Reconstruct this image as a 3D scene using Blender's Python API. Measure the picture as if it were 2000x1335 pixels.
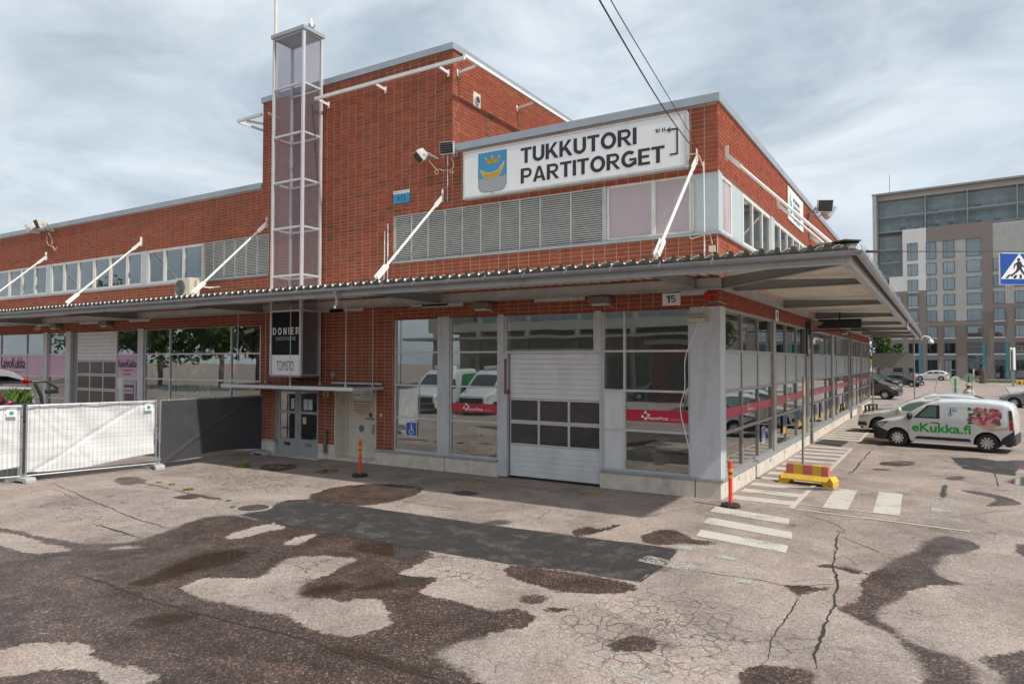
import bpy, bmesh, math, random
import numpy as np
from mathutils import Vector, Matrix
random.seed(7)
for o in list(bpy.data.objects): bpy.data.objects.remove(o)
scene = bpy.context.scene
R = math.radians
# ------------------------------------------------------------------ camera
YAW, PITCH, ROLL, FPX = 0.54949, 0.02691, 0.00146, 1365.36
CAM = Vector((4.0915, -15.3121, 3.0))
FW = Vector((-math.sin(YAW)*math.cos(PITCH), math.cos(YAW)*math.cos(PITCH), math.sin(PITCH)))
RT = Vector((math.cos(YAW), math.sin(YAW), 0)); UP = RT.cross(FW)
RT, UP = RT*math.cos(ROLL)+UP*math.sin(ROLL), UP*math.cos(ROLL)-RT*math.sin(ROLL)
cd = bpy.data.cameras.new('camera'); cam = bpy.data.objects.new('camera', cd)
scene.collection.objects.link(cam)
cam.matrix_world = Matrix(((RT.x, UP.x, -FW.x, CAM.x), (RT.y, UP.y, -FW.y, CAM.y), (RT.z, UP.z, -FW.z, CAM.z), (0, 0, 0, 1)))
cd.sensor_width = 36; cd.lens = FPX*36/2000; cd.clip_end = 3000; cd.clip_start = 0.1
scene.camera = cam
# ------------------------------------------------------------------ sky, sun, exposure
SUN_AZ, SUN_EL = R(-8), R(50.4)
w = bpy.data.worlds.new('World'); scene.world = w; w.use_nodes = True
nt = w.node_tree; N = nt.nodes; K = nt.links
bg = N['Background']; sky = N.new('ShaderNodeTexSky'); sky.sky_type = 'NISHITA'; sky.sun_disc = False
sky.sun_elevation = SUN_EL; sky.sun_rotation = R(90)-SUN_AZ; sky.dust_density = 2.0; sky.air_density = 1.0
K.new(sky.outputs[0], bg.inputs[0]); bg.inputs[1].default_value = 0.12
tc = N.new('ShaderNodeTexCoord'); mp = N.new('ShaderNodeMapping')
mp.inputs['Scale'].default_value = (1.0, 1.0, 2.6); mp.inputs['Rotation'].default_value = (0.15, 0.1, 0.5)
K.new(tc.outputs['Generated'], mp.inputs[0])
n1 = N.new('ShaderNodeTexNoise'); n1.inputs['Scale'].default_value = 2.1; n1.inputs['Detail'].default_value = 7; n1.inputs['Roughness'].default_value = 0.52; n1.inputs['Distortion'].default_value = 0.35
K.new(mp.outputs[0], n1.inputs['Vector'])
rp = N.new('ShaderNodeValToRGB'); rp.color_ramp.elements[0].position = 0.36; rp.color_ramp.elements[1].position = 0.70
rp.color_ramp.elements[0].color = (0.88, 0.88, 0.88, 1); rp.color_ramp.elements[1].color = (1.0, 1.0, 1.0, 1)
K.new(n1.outputs[0], rp.inputs[0])
n2 = N.new('ShaderNodeTexNoise'); n2.inputs['Scale'].default_value = 3.1; n2.inputs['Detail'].default_value = 8; n2.inputs['Roughness'].default_value = 0.56; n2.inputs['Distortion'].default_value = 0.5
K.new(mp.outputs[0], n2.inputs['Vector'])
cr = N.new('ShaderNodeValToRGB'); cr.color_ramp.elements[0].position = 0.34; cr.color_ramp.elements[1].position = 0.68
cr.color_ramp.elements[0].color = (0.270, 0.318, 0.362, 1); cr.color_ramp.elements[1].color = (0.520, 0.560, 0.585, 1)
K.new(n2.outputs[0], cr.inputs[0])
bg2 = N.new('ShaderNodeBackground'); K.new(cr.outputs[0], bg2.inputs[0]); bg2.inputs[1].default_value = 0.88
mx = N.new('ShaderNodeMixShader'); K.new(rp.outputs[0], mx.inputs[0]); K.new(bg.outputs[0], mx.inputs[1]); K.new(bg2.outputs[0], mx.inputs[2])
K.new(mx.outputs[0], N['World Output'].inputs[0])
sd_ = bpy.data.lights.new('sun', 'SUN'); sun = bpy.data.objects.new('sun', sd_); scene.collection.objects.link(sun)
sd_.energy = 2.1; sd_.angle = R(1.2); sd_.color = (1.0, 0.95, 0.87)
SUN = Vector((math.cos(SUN_EL)*math.cos(SUN_AZ), math.cos(SUN_EL)*math.sin(SUN_AZ), math.sin(SUN_EL)))
sun.rotation_euler = SUN.to_track_quat('Z', 'Y').to_euler(); sun.location = (30, -5, 40)
scene.render.engine = 'CYCLES'
scene.view_settings.view_transform = 'Standard'; scene.view_settings.look = 'None'
scene.view_settings.gamma = 1; scene.view_settings.exposure = 0.99
try: scene.view_settings.use_curve_mapping = False
except Exception: pass
scene.cycles.max_bounces = 7; scene.cycles.diffuse_bounces = 5; scene.cycles.glossy_bounces = 3; scene.cycles.transparent_max_bounces = 10; scene.cycles.caustics_reflective = False; scene.cycles.caustics_refractive = False

# ------------------------------------------------------------------ helpers
COL = scene.collection
def G(px, py, z=0.0):
    """where the line of sight through a photo pixel meets the level z"""
    d = FW*FPX + RT*(px-1000) - UP*(py-667.5)
    t = (z-CAM.z)/d.z
    return Vector((CAM.x+d.x*t, CAM.y+d.y*t, z))

def tag(o, label=None, cat=None, group=None, kind=None):
    if label: o['label'] = label
    if cat: o['category'] = cat
    if group: o['group'] = group
    if kind: o['kind'] = kind
    return o
def thing(name, label, cat, loc=(0, 0, 0), rz=0.0, group=None):
    o = bpy.data.objects.new(name, None); COL.objects.link(o); o.empty_display_size = 0.2
    o.location = loc; o.rotation_euler = (0, 0, rz)
    return tag(o, label, cat, group)
def copy_tree(o, parent=None):
    c = o.copy(); COL.objects.link(c); c.parent = parent
    for ch in o.children: copy_tree(ch, c)
    return c

class MB:
    def __init__(s): s.v = []; s.f = []; s.c = []; s.col = None
    def _a(s, vs, fs):
        b = len(s.v); s.v += [tuple(p) for p in vs]; s.f += [tuple(i+b for i in f) for f in fs]
        s.c += [s.col]*len(fs); return s
    def box(s, x0, x1, y0, y1, z0, z1):
        return s._a([(x0,y0,z0),(x1,y0,z0),(x1,y1,z0),(x0,y1,z0),(x0,y0,z1),(x1,y0,z1),(x1,y1,z1),(x0,y1,z1)],
                    [(3,2,1,0),(4,5,6,7),(0,1,5,4),(1,2,6,5),(2,3,7,6),(3,0,4,7)])
    def beam(s, a, b, w, h, up=(0,0,1), w2=None, h2=None):
        a = Vector(a); b = Vector(b); d = (b-a).normalized(); u = Vector(up)
        if abs(d.dot(u)) > 0.98: u = Vector((1,0,0))
        r = d.cross(u).normalized(); u = r.cross(d)
        w2 = w if w2 is None else w2; h2 = h if h2 is None else h2
        vs = [a+r*(i*w/2)+u*(j*h/2) for i, j in ((-1,-1),(1,-1),(1,1),(-1,1))]+[b+r*(i*w2/2)+u*(j*h2/2) for i, j in ((-1,-1),(1,-1),(1,1),(-1,1))]
        return s._a(vs, [(0,1,2,3),(7,6,5,4),(0,4,5,1),(1,5,6,2),(2,6,7,3),(3,7,4,0)])
    def tube(s, pts, r, n=8, cap=True, r2=None):
        pts = [Vector(p) for p in pts]; rings = []; m = len(pts); u = None
        for i, p in enumerate(pts):
            d = (pts[min(i+1, m-1)]-pts[max(i-1, 0)]).normalized()
            if u is None:
                u = Vector((0,0,1)) if abs(d.z) < 0.9 else Vector((1,0,0))
            x = d.cross(u)
            if x.length < 1e-4: x = d.cross(Vector((0.3,0.8,0.1)))
            x.normalize(); u = x.cross(d).normalized()
            rr = r if r2 is None else r+(r2-r)*i/(m-1)
            rings.append([p+x*(math.cos(k*2*math.pi/n)*rr)+u*(math.sin(k*2*math.pi/n)*rr) for k in range(n)])
        vs = [q for rg in rings for q in rg]; fs = []
        for i in range(m-1):
            for k in range(n): fs.append((i*n+k, i*n+(k+1) % n, (i+1)*n+(k+1) % n, (i+1)*n+k))
        if cap: fs += [tuple(range(n-1, -1, -1)), tuple((m-1)*n+k for k in range(n))]
        return s._a(vs, fs)
    def lathe(s, prof, c=(0,0,0), n=16, axis='z'):
        vs = []; fs = []
        for (r, h) in prof:
            for k in range(n):
                a = k*2*math.pi/n; x, y = r*math.cos(a), r*math.sin(a)
                q = (x, y, h) if axis == 'z' else ((x, h, y) if axis == 'y' else (h, x, y))
                vs.append((q[0]+c[0], q[1]+c[1], q[2]+c[2]))
        for i in range(len(prof)-1):
            for k in range(n): fs.append((i*n+k, i*n+(k+1) % n, (i+1)*n+(k+1) % n, (i+1)*n+k))
        fs += [tuple(range(n-1, -1, -1)), tuple((len(prof)-1)*n+k for k in range(n))]
        return s._a(vs, fs)
    def ball(s, c, rx, ry=None, rz=None, n=10, m=7):
        ry = rx if ry is None else ry; rz = rx if rz is None else rz
        vs = []; fs = []
        for i in range(m+1):
            t = math.pi*(i/m); t = min(max(t, 0.02), math.pi-0.02)
            for k in range(n):
                a = 2*math.pi*k/n
                vs.append((c[0]+rx*math.sin(t)*math.cos(a), c[1]+ry*math.sin(t)*math.sin(a), c[2]-rz*math.cos(t)))
        for i in range(m):
            for k in range(n): fs.append((i*n+k, i*n+(k+1) % n, (i+1)*n+(k+1) % n, (i+1)*n+k))
        fs += [tuple(range(n-1, -1, -1)), tuple(m*n+k for k in range(n))]
        return s._a(vs, fs)
    def prism(s, poly, fmap, d0, d1):
        n = len(poly); vs = [fmap(u, v, d0) for u, v in poly]+[fmap(u, v, d1) for u, v in poly]
        fs = [tuple(range(n)), tuple(range(2*n-1, n-1, -1))]+[(i, (i+1) % n, n+(i+1) % n, n+i) for i in range(n)]
        return s._a(vs, fs)
    def poly(s, pts, col=None):
        s.col = col; s._a(pts, [tuple(range(len(pts)))]); s.col = None; return s
    def grid(s, fn, nu, nv):
        vs = [fn(i/nu, j/nv) for j in range(nv+1) for i in range(nu+1)]
        fs = [(j*(nu+1)+i, j*(nu+1)+i+1, (j+1)*(nu+1)+i+1, (j+1)*(nu+1)+i) for j in range(nv) for i in range(nu)]
        return s._a(vs, fs)
    def mesh(s, name, mat, smooth=False, fix=True):
        me = bpy.data.meshes.new(name); me.from_pydata(s.v, [], s.f)
        if fix:
            bm = bmesh.new(); bm.from_mesh(me); bmesh.ops.recalc_face_normals(bm, faces=bm.faces); bm.to_mesh(me); bm.free()
        if mat: me.materials.append(mat)
        if any(c is not None for c in s.c):
            at = me.attributes.new('col', 'FLOAT_COLOR', 'FACE')
            for i, c in enumerate(s.c):
                c = c or (0.5, 0.5, 0.5); at.data[i].color = (c[0], c[1], c[2], 1)
        if smooth:
            for p in me.polygons: p.use_smooth = True
            try: me.set_sharp_from_angle(angle=R(38))
            except Exception: pass
        return me
    def build(s, name, mat, parent=None, smooth=False, bevel=0, fix=True, seg=2):
        o = bpy.data.objects.new(name, s.mesh(name, mat, smooth, fix)); COL.objects.link(o)
        o.parent = parent
        if bevel:
            b = o.modifiers.new('bevel', 'BEVEL'); b.width = bevel; b.segments = seg; b.limit_method = 'ANGLE'
        return o

# ------------------------------------------------------------------ materials
MATS = {}
def mat(name, col, rough=0.6, metal=0.0, var=0.12, vscale=6.0, bump=0.0, bscale=80.0, spec=0.5, stain=0.0, stain_col=(0.05, 0.04, 0.03), sscale=2.0, stretch=1.0):
    if name in MATS: return MATS[name]
    m = bpy.data.materials.new(name); m.use_nodes = True; MATS[name] = m
    t = m.node_tree; n = t.nodes; k = t.links; b = n['Principled BSDF']
    tc = n.new('ShaderNodeTexCoord')
    nz = n.new('ShaderNodeTexNoise'); nz.inputs['Scale'].default_value = vscale; nz.inputs['Detail'].default_value = 6; nz.inputs['Roughness'].default_value = 0.6
    k.new(tc.outputs['Object'], nz.inputs['Vector'])
    r = n.new('ShaderNodeValToRGB'); r.color_ramp.elements[0].position = 0.3; r.color_ramp.elements[1].position = 0.7
    r.color_ramp.elements[0].color = tuple(c*(1-var) for c in col)+(1,); r.color_ramp.elements[1].color = tuple(min(1, c*(1+var)) for c in col)+(1,)
    k.new(nz.outputs[0], r.inputs[0]); out = r.outputs[0]
    if stain > 0:
        mp = n.new('ShaderNodeMapping'); mp.inputs['Scale'].default_value = (1, 1, 1/stretch); k.new(tc.outputs['Object'], mp.inputs[0])
        n2 = n.new('ShaderNodeTexNoise'); n2.inputs['Scale'].default_value = sscale; n2.inputs['Detail'].default_value = 8; n2.inputs['Roughness'].default_value = 0.65
        k.new(mp.outputs[0], n2.inputs['Vector'])
        r2 = n.new('ShaderNodeValToRGB'); r2.color_ramp.elements[0].position = 0.5; r2.color_ramp.elements[1].position = 0.75
        r2.color_ramp.elements[0].color = (0, 0, 0, 1); r2.color_ramp.elements[1].color = (stain, stain, stain, 1)
        k.new(n2.outputs[0], r2.inputs[0])
        mx = n.new('ShaderNodeMix'); mx.data_type = 'RGBA'; k.new(r2.outputs[0], mx.inputs[0]); k.new(out, mx.inputs[6]); mx.inputs[7].default_value = stain_col+(1,)
        out = mx.outputs[2]
    k.new(out, b.inputs['Base Color'])
    b.inputs['Roughness'].default_value = rough; b.inputs['Metallic'].default_value = metal; b.inputs['Specular IOR Level'].default_value = spec
    if bump > 0:
        n3 = n.new('ShaderNodeTexNoise'); n3.inputs['Scale'].default_value = bscale; n3.inputs['Detail'].default_value = 4
        k.new(tc.outputs['Object'], n3.inputs['Vector'])
        bp = n.new('ShaderNodeBump'); bp.inputs['Strength'].default_value = bump; bp.inputs['Distance'].default_value = 0.01
        k.new(n3.outputs[0], bp.inputs['Height']); k.new(bp.outputs[0], b.inputs['Normal'])
    return m
def attr_mat(name, rough=0.5, spec=0.4):
    m = bpy.data.materials.new(name); m.use_nodes = True; MATS[name] = m
    n = m.node_tree.nodes; a = n.new('ShaderNodeAttribute'); a.attribute_name = 'col'
    m.node_tree.links.new(a.outputs['Color'], n['Principled BSDF'].inputs['Base Color'])
    n['Principled BSDF'].inputs['Roughness'].default_value = rough; n['Principled BSDF'].inputs['Specular IOR Level'].default_value = spec
    return m
def glass_mat(name, tint=(0.72, 0.78, 0.76), ior=1.6, add=0.05, wav=0.05, refl=(0.93, 0.96, 0.97), wscale=0.8):
    m = bpy.data.materials.new(name); m.use_nodes = True; MATS[name] = m
    t = m.node_tree; n = t.nodes; k = t.links; n.remove(n['Principled BSDF'])
    tc = n.new('ShaderNodeTexCoord'); nz = n.new('ShaderNodeTexNoise'); nz.inputs['Scale'].default_value = wscale; nz.inputs['Detail'].default_value = 1
    k.new(tc.outputs['Object'], nz.inputs['Vector'])
    bp = n.new('ShaderNodeBump'); bp.inputs['Strength'].default_value = wav; bp.inputs['Distance'].default_value = 0.02; k.new(nz.outputs[0], bp.inputs['Height'])
    fr = n.new('ShaderNodeFresnel'); fr.inputs['IOR'].default_value = ior
    ad = n.new('ShaderNodeMath'); ad.operation = 'ADD'; ad.use_clamp = True; k.new(fr.outputs[0], ad.inputs[0]); ad.inputs[1].default_value = add
    ge = n.new('ShaderNodeNewGeometry'); nb = n.new('ShaderNodeMath'); nb.operation = 'SUBTRACT'; nb.inputs[0].default_value = 1; k.new(ge.outputs['Backfacing'], nb.inputs[1])
    mu = n.new('ShaderNodeMath'); mu.operation = 'MULTIPLY'; k.new(ad.outputs[0], mu.inputs[0]); k.new(nb.outputs[0], mu.inputs[1]); ad = mu
    tr = n.new('ShaderNodeBsdfTransparent'); tr.inputs[0].default_value = tint+(1,)
    gl = n.new('ShaderNodeBsdfGlossy'); gl.inputs['Roughness'].default_value = 0.0; gl.inputs[0].default_value = refl+(1,); k.new(bp.outputs[0], gl.inputs['Normal'])
    mx = n.new('ShaderNodeMixShader'); k.new(ad.outputs[0], mx.inputs[0]); k.new(tr.outputs[0], mx.inputs[1]); k.new(gl.outputs[0], mx.inputs[2])
    k.new(mx.outputs[0], n['Material Output'].inputs[0])
    return m
def cloth_mat(name, col, trans=0.3):
    m = bpy.data.materials.new(name); m.use_nodes = True; MATS[name] = m
    t = m.node_tree; n = t.nodes; k = t.links; b = n['Principled BSDF']
    tc = n.new('ShaderNodeTexCoord'); nz = n.new('ShaderNodeTexNoise'); nz.inputs['Scale'].default_value = 3; nz.inputs['Detail'].default_value = 5
    k.new(tc.outputs['Object'], nz.inputs['Vector'])
    r = n.new('ShaderNodeValToRGB'); r.color_ramp.elements[0].position = 0.35; r.color_ramp.elements[1].position = 0.65
    r.color_ramp.elements[0].color = tuple(c*0.93 for c in col)+(1,); r.color_ramp.elements[1].color = col+(1,)
    k.new(nz.outputs[0], r.inputs[0]); k.new(r.outputs[0], b.inputs['Base Color']); b.inputs['Roughness'].default_value = 0.55
    tl = n.new('ShaderNodeBsdfTranslucent'); k.new(r.outputs[0], tl.inputs[0])
    mx = n.new('ShaderNodeMixShader'); mx.inputs[0].default_value = trans
    k.new(b.outputs[0], mx.inputs[1]); k.new(tl.outputs[0], mx.inputs[2]); k.new(mx.outputs[0], n['Material Output'].inputs[0])
    return m

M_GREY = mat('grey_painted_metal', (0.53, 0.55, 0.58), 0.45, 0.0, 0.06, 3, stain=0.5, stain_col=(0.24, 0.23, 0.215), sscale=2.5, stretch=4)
M_FRAME = mat('aluminium_frame', (0.58, 0.58, 0.585), 0.4, 0.25, 0.06, 3)
M_FRAMEB = mat('bronze_grey_frame', (0.33, 0.31, 0.295), 0.4, 0.2, 0.08, 3)
M_WHITE = mat('white_paint', (0.72, 0.72, 0.70), 0.45, 0, 0.06, 4, stain=0.25, stain_col=(0.42, 0.39, 0.35), sscale=5, stretch=3)
M_WFRAME = mat('white_window_paint', (0.66, 0.64, 0.60), 0.5, 0, 0.08, 5, stain=0.4, stain_col=(0.42, 0.37, 0.30), sscale=6, stretch=3)
M_FLASH = mat('sheet_metal_flashing', (0.36, 0.395, 0.43), 0.42, 0.35, 0.08, 1.2, stain=0.3, stain_col=(0.24, 0.25, 0.26), sscale=2, stretch=3)
M_BLUEP = mat('pale_blue_panel', (0.42, 0.47, 0.49), 0.45, 0.0, 0.05, 2, stain=0.25, stain_col=(0.3, 0.32, 0.32), sscale=2, stretch=4)
M_CONC = mat('plinth_concrete', (0.64, 0.575, 0.50), 0.85, 0, 0.10, 4, 0.25, 60, stain=0.55, stain_col=(0.26, 0.21, 0.165), sscale=2.2)
M_STEEL = mat('dark_grey_steel', (0.25, 0.255, 0.255), 0.5, 0.1, 0.1, 3, stain=0.4, stain_col=(0.12, 0.11, 0.10), sscale=2)
M_BEAM = mat('light_grey_beam', (0.46, 0.465, 0.47), 0.5, 0.1, 0.08, 2, stain=0.4, stain_col=(0.19, 0.185, 0.18), sscale=1.5)
M_GUT = mat('gutter_metal', (0.33, 0.345, 0.375), 0.38, 0.4, 0.08, 2, stain=0.3, stain_col=(0.22, 0.21, 0.20), sscale=3)
M_SHEET = mat('fibre_cement_sheet', (0.79, 0.76, 0.69), 0.8, 0, 0.1, 5, 0.1, 90, stain=0.3, stain_col=(0.30, 0.26, 0.20), sscale=3)
M_DARK = mat('dark_interior', (0.045, 0.046, 0.047), 0.8)
M_ROOM = mat('room_wall', (0.50, 0.50, 0.48), 0.85, 0, 0.1, 2)
M_ROOMF = mat('room_floor', (0.24, 0.23, 0.215), 0.6, 0, 0.2, 3)
M_BLACK = mat('black_plastic', (0.018, 0.018, 0.019), 0.45, 0, 0.2, 10)
M_RUBBER = mat('tyre_rubber', (0.022, 0.022, 0.023), 0.8, 0, 0.2, 12)
M_ALLOY = mat('alloy_silver', (0.62, 0.63, 0.64), 0.3, 0.8, 0.05, 4)
M_GALV = mat('galvanised_steel', (0.42, 0.44, 0.46), 0.4, 0.6, 0.12, 12)
M_LOUV = mat('louvre_metal', (0.52, 0.51, 0.49), 0.5, 0.2, 0.08, 4, stain=0.3, stain_col=(0.2, 0.19, 0.17), sscale=3)
M_PINKW = mat('pinkish_window_film', (0.44, 0.36, 0.385), 0.18, 0, 0.05, 1.2, stain=0.2, stain_col=(0.36, 0.31, 0.32), sscale=1.2)
M_PINK = mat('pink_film', (0.60, 0.36, 0.52), 0.25, 0, 0.03, 1)
M_RED = mat('crimson_film', (0.50, 0.018, 0.055), 0.3, 0, 0.04, 2)
M_SIGNW = mat('sign_white', (0.80, 0.80, 0.81), 0.35, 0, 0.03, 2, stain=0.22, stain_col=(0.52, 0.50, 0.48), sscale=1.6, stretch=5)
M_INK = mat('sign_black', (0.022, 0.022, 0.026), 0.5)
M_INKG = mat('green_black_ink', (0.015, 0.05, 0.04), 0.5)
M_BEIGE = mat('beige_door_paint', (0.62, 0.585, 0.50), 0.5, 0, 0.05, 3, stain=0.5, stain_col=(0.42, 0.27, 0.13), sscale=4)
M_DOORG = mat('grey_door_paint', (0.38, 0.38, 0.385), 0.45, 0, 0.08, 3, stain=0.3, stain_col=(0.2, 0.19, 0.18), sscale=3)
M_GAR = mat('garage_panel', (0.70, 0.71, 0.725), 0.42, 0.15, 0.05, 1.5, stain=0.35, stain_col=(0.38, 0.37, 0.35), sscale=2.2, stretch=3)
M_GARG = mat('garage_acrylic', (0.05, 0.045, 0.048), 0.12, 0, 0.15, 3)
M_FROST = mat('frosted_film', (0.44, 0.48, 0.49), 0.22, 0, 0.05, 1)
M_GLASS = glass_mat('window_glass', ior=1.6, add=0.23, wav=0.10, tint=(0.88, 0.92, 0.90))
M_GLASSU = glass_mat('upper_window_glass', (0.75, 0.8, 0.82), 1.8, 0.16, 0.06)
M_ACRYL = None
M_LAMPGL = mat('lamp_lens', (0.55, 0.54, 0.48), 0.25)
M_PRINT = attr_mat('printed_colours', 0.4)
M_CABLE = mat('cream_cable', (0.52, 0.44, 0.33), 0.6)
M_BCABLE = mat('black_cable', (0.02, 0.02, 0.02), 0.6)
M_CARD = mat('cardboard', (0.42, 0.29, 0.17), 0.8, 0, 0.12, 6)

def text(body, m, parent, org, ux, uy, wd, ht, bold=0.0, name='lettering', off=(0, 0, 0), shear=0.0, spacing=1.0, depth=0.003):
    cu = bpy.data.curves.new('txt', 'FONT'); cu.body = body; cu.offset = bold; cu.shear = shear; cu.space_character = spacing; cu.resolution_u = 3
    ob = bpy.data.objects.new('txt', cu); COL.objects.link(ob)
    bpy.context.view_layer.update()
    me = bpy.data.meshes.new_from_object(ob.evaluated_get(bpy.context.evaluated_depsgraph_get()))
    bpy.data.objects.remove(ob)
    me.name = name
    co = np.empty(len(me.vertices)*3); me.vertices.foreach_get('co', co); co = co.reshape(-1, 3)
    lo = co.min(0); hi = co.max(0)
    a = (co[:, 0]-lo[0])/max(1e-6, hi[0]-lo[0])*wd; b = (co[:, 1]-lo[1])/max(1e-6, hi[1]-lo[1])*ht
    ux = Vector(ux).normalized(); uy = Vector(uy).normalized(); nn = ux.cross(uy)
    P = np.outer(a, ux)+np.outer(b, uy)+np.array(org)+np.array(nn)*depth+np.array(off)
    me.vertices.foreach_set('co', P.ravel()); me.update()
    me.materials.clear(); me.materials.append(m)
    o = bpy.data.objects.new(name, me); COL.objects.link(o); o.parent = parent
    return o

def arc(cx, cz, rx, rz, a0, a1, th, n=14):
    """ring segment as quads, th = stroke"""
    out = []
    for i in range(n):
        t0, t1 = R(a0+(a1-a0)*i/n), R(a0+(a1-a0)*(i+1)/n)
        out.append([(cx+rx*math.cos(t0), cz+rz*math.sin(t0)), (cx+rx*math.cos(t1), cz+rz*math.sin(t1)), (cx+(rx-th)*math.cos(t1), cz+(rz-th)*math.sin(t1)), (cx+(rx-th)*math.cos(t0), cz+(rz-th)*math.sin(t0))])
    return out
def bar(x0, x1, z0, z1): return [(x0, z0), (x1, z0), (x1, z1), (x0, z1)]
S_ = .21
GLY = {
 'T': (.72, [bar(0, .72, 1-.17, 1), bar(.36-S_/2, .36+S_/2, 0, 1-.17)]),
 'U': (.76, [bar(0, S_, .36, 1), bar(.76-S_, .76, .36, 1)]+arc(.38, .36, .38, .37, 180, 360, S_)),
 'K': (.80, [bar(0, S_, 0, 1), [(S_, .30), (S_, .55), (.53, 1), (.77, 1)], [(.28, .47), (.43, .62), (.82, 0), (.58, 0)]]),
 'O': (.90, arc(.45, .5, .45, .515, 0, 360, S_, 28)),
 'R': (.78, [bar(0, S_, 0, 1), bar(S_, .44, .83, 1), bar(S_, .44, .40, .56), [(.30, .40), (.50, .40), (.80, 0), (.58, 0)]]+arc(.44, .70, .30, .30, -90, 90, .165)),
 'I': (.20, [bar(0, S_, 0, 1)]),
 'P': (.74, [bar(0, S_, 0, 1), bar(S_, .43, .83, 1), bar(S_, .43, .36, .52)]+arc(.43, .68, .31, .32, -90, 90, .165)),
 'A': (.84, [[(0, 0), (.21, 0), (.42, .80), (.32, 1)], [(.63, 0), (.84, 0), (.52, 1), (.32, 1), (.42, .80)], bar(.19, .65, .20, .35)]),
 'G': (.88, arc(.45, .5, .45, .515, 48, 325, S_, 24)+[bar(.46, .86, .38, .53), bar(.70, .87, .10, .38)]),
 '1': (.42, [bar(.20, .20+S_, 0, 1), [(0, .66), (.20, .70), (.20, .84), (0, .80)], [(.0, .80), (.20, .84), (.30, 1), (.20, 1)]]),
 '5': (.64, [bar(.05, .60, .84, 1), bar(.05, .21, .46, .84), [(.05, .46), (.21, .46), (.30, .54), (.26, .62)]]+arc(.32, .33, .32, .33, -150, 118, .165, 18)),
 '0': (.64, arc(.32, .5, .32, .51, 0, 360, .165, 24)),
 'H': (.76, [bar(0, S_, 0, 1), bar(.76-S_, .76, 0, 1), bar(S_, .76-S_, .42, .58)]),
 'D': (.80, [bar(0, S_, 0, 1), bar(S_, .40, .84, 1), bar(S_, .40, 0, .16)]+arc(.40, .5, .40, .5, -90, 90, .19)),
 'N': (.78, [bar(0, S_, 0, 1), bar(.78-S_, .78, 0, 1), [(S_, 1), (S_*.2, 1), (.78-S_, 0), (.78-S_*.2, 0)]]),
 ' ': (.3, []),
 'E': (.66, [bar(0, S_, 0, 1), bar(S_, .66, .83, 1), bar(S_, .61, .42, .58), bar(S_, .66, 0, .17)]),
}
def letters(word, m, parent, x0, y, z0, wd, ht, gap=.075, fm=None):
    """heavy grotesque capitals, each letter a part of its own"""
    tot = sum(GLY[c][0] for c in word)+gap*(len(word)-1); kx = wd/tot; x = 0
    for c in word:
        if c == ' ': x += .3+gap; continue
        mb = MB()
        for i, q in enumerate(GLY[c][1]): mb.prism([(x0+(x+u)*kx, z0+v*ht) for u, v in q], fm or (lambda u, v, d: (u, d, v)), y-.003-.0002*(i % 5), y)
        mb.build('letter', m, parent); x += GLY[c][0]+gap
# ================================================================== GROUND
def z4(L): return [(700+.35*x, 900+.35*y) for x, y in L]
def z5(L): return [(.35*x, 900+.35*y) for x, y in L]
def z6(L): return [(1300+.35*x, 900+.35*y) for x, y in L]
def W_(L): return [(1520+.1049*x, 840+.1049*y) for x, y in L]
def gp(L): return np.array([[G(x, min(y, 1420)).x, G(x, min(y, 1420)).y] for x, y in L])
def smooth(P, it=2):
    for _ in range(it):
        Q = np.roll(P, -1, 0); P = np.stack([P*0.75+Q*0.25, P*0.25+Q*0.75], 1).reshape(-1, 2)
    return P
def sdf(poly, X, Y):
    """signed distance, positive inside"""
    d = np.full(X.shape, 1e9); ins = np.zeros(X.shape, bool)
    n = len(poly)
    for i in range(n):
        ax, ay = poly[i]; bx, by = poly[(i+1) % n]; ex, ey = bx-ax, by-ay
        l = ex*ex+ey*ey+1e-12
        t = np.clip(((X-ax)*ex+(Y-ay)*ey)/l, 0, 1)
        d = np.minimum(d, (X-ax-t*ex)**2+(Y-ay-t*ey)**2)
        c = ((ay > Y) != (by > Y)) & (X < ex*(Y-ay)/(ey if abs(ey) > 1e-12 else 1e-12)+ax)
        ins ^= c
    d = np.sqrt(d); return np.where(ins, d, -d)
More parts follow.
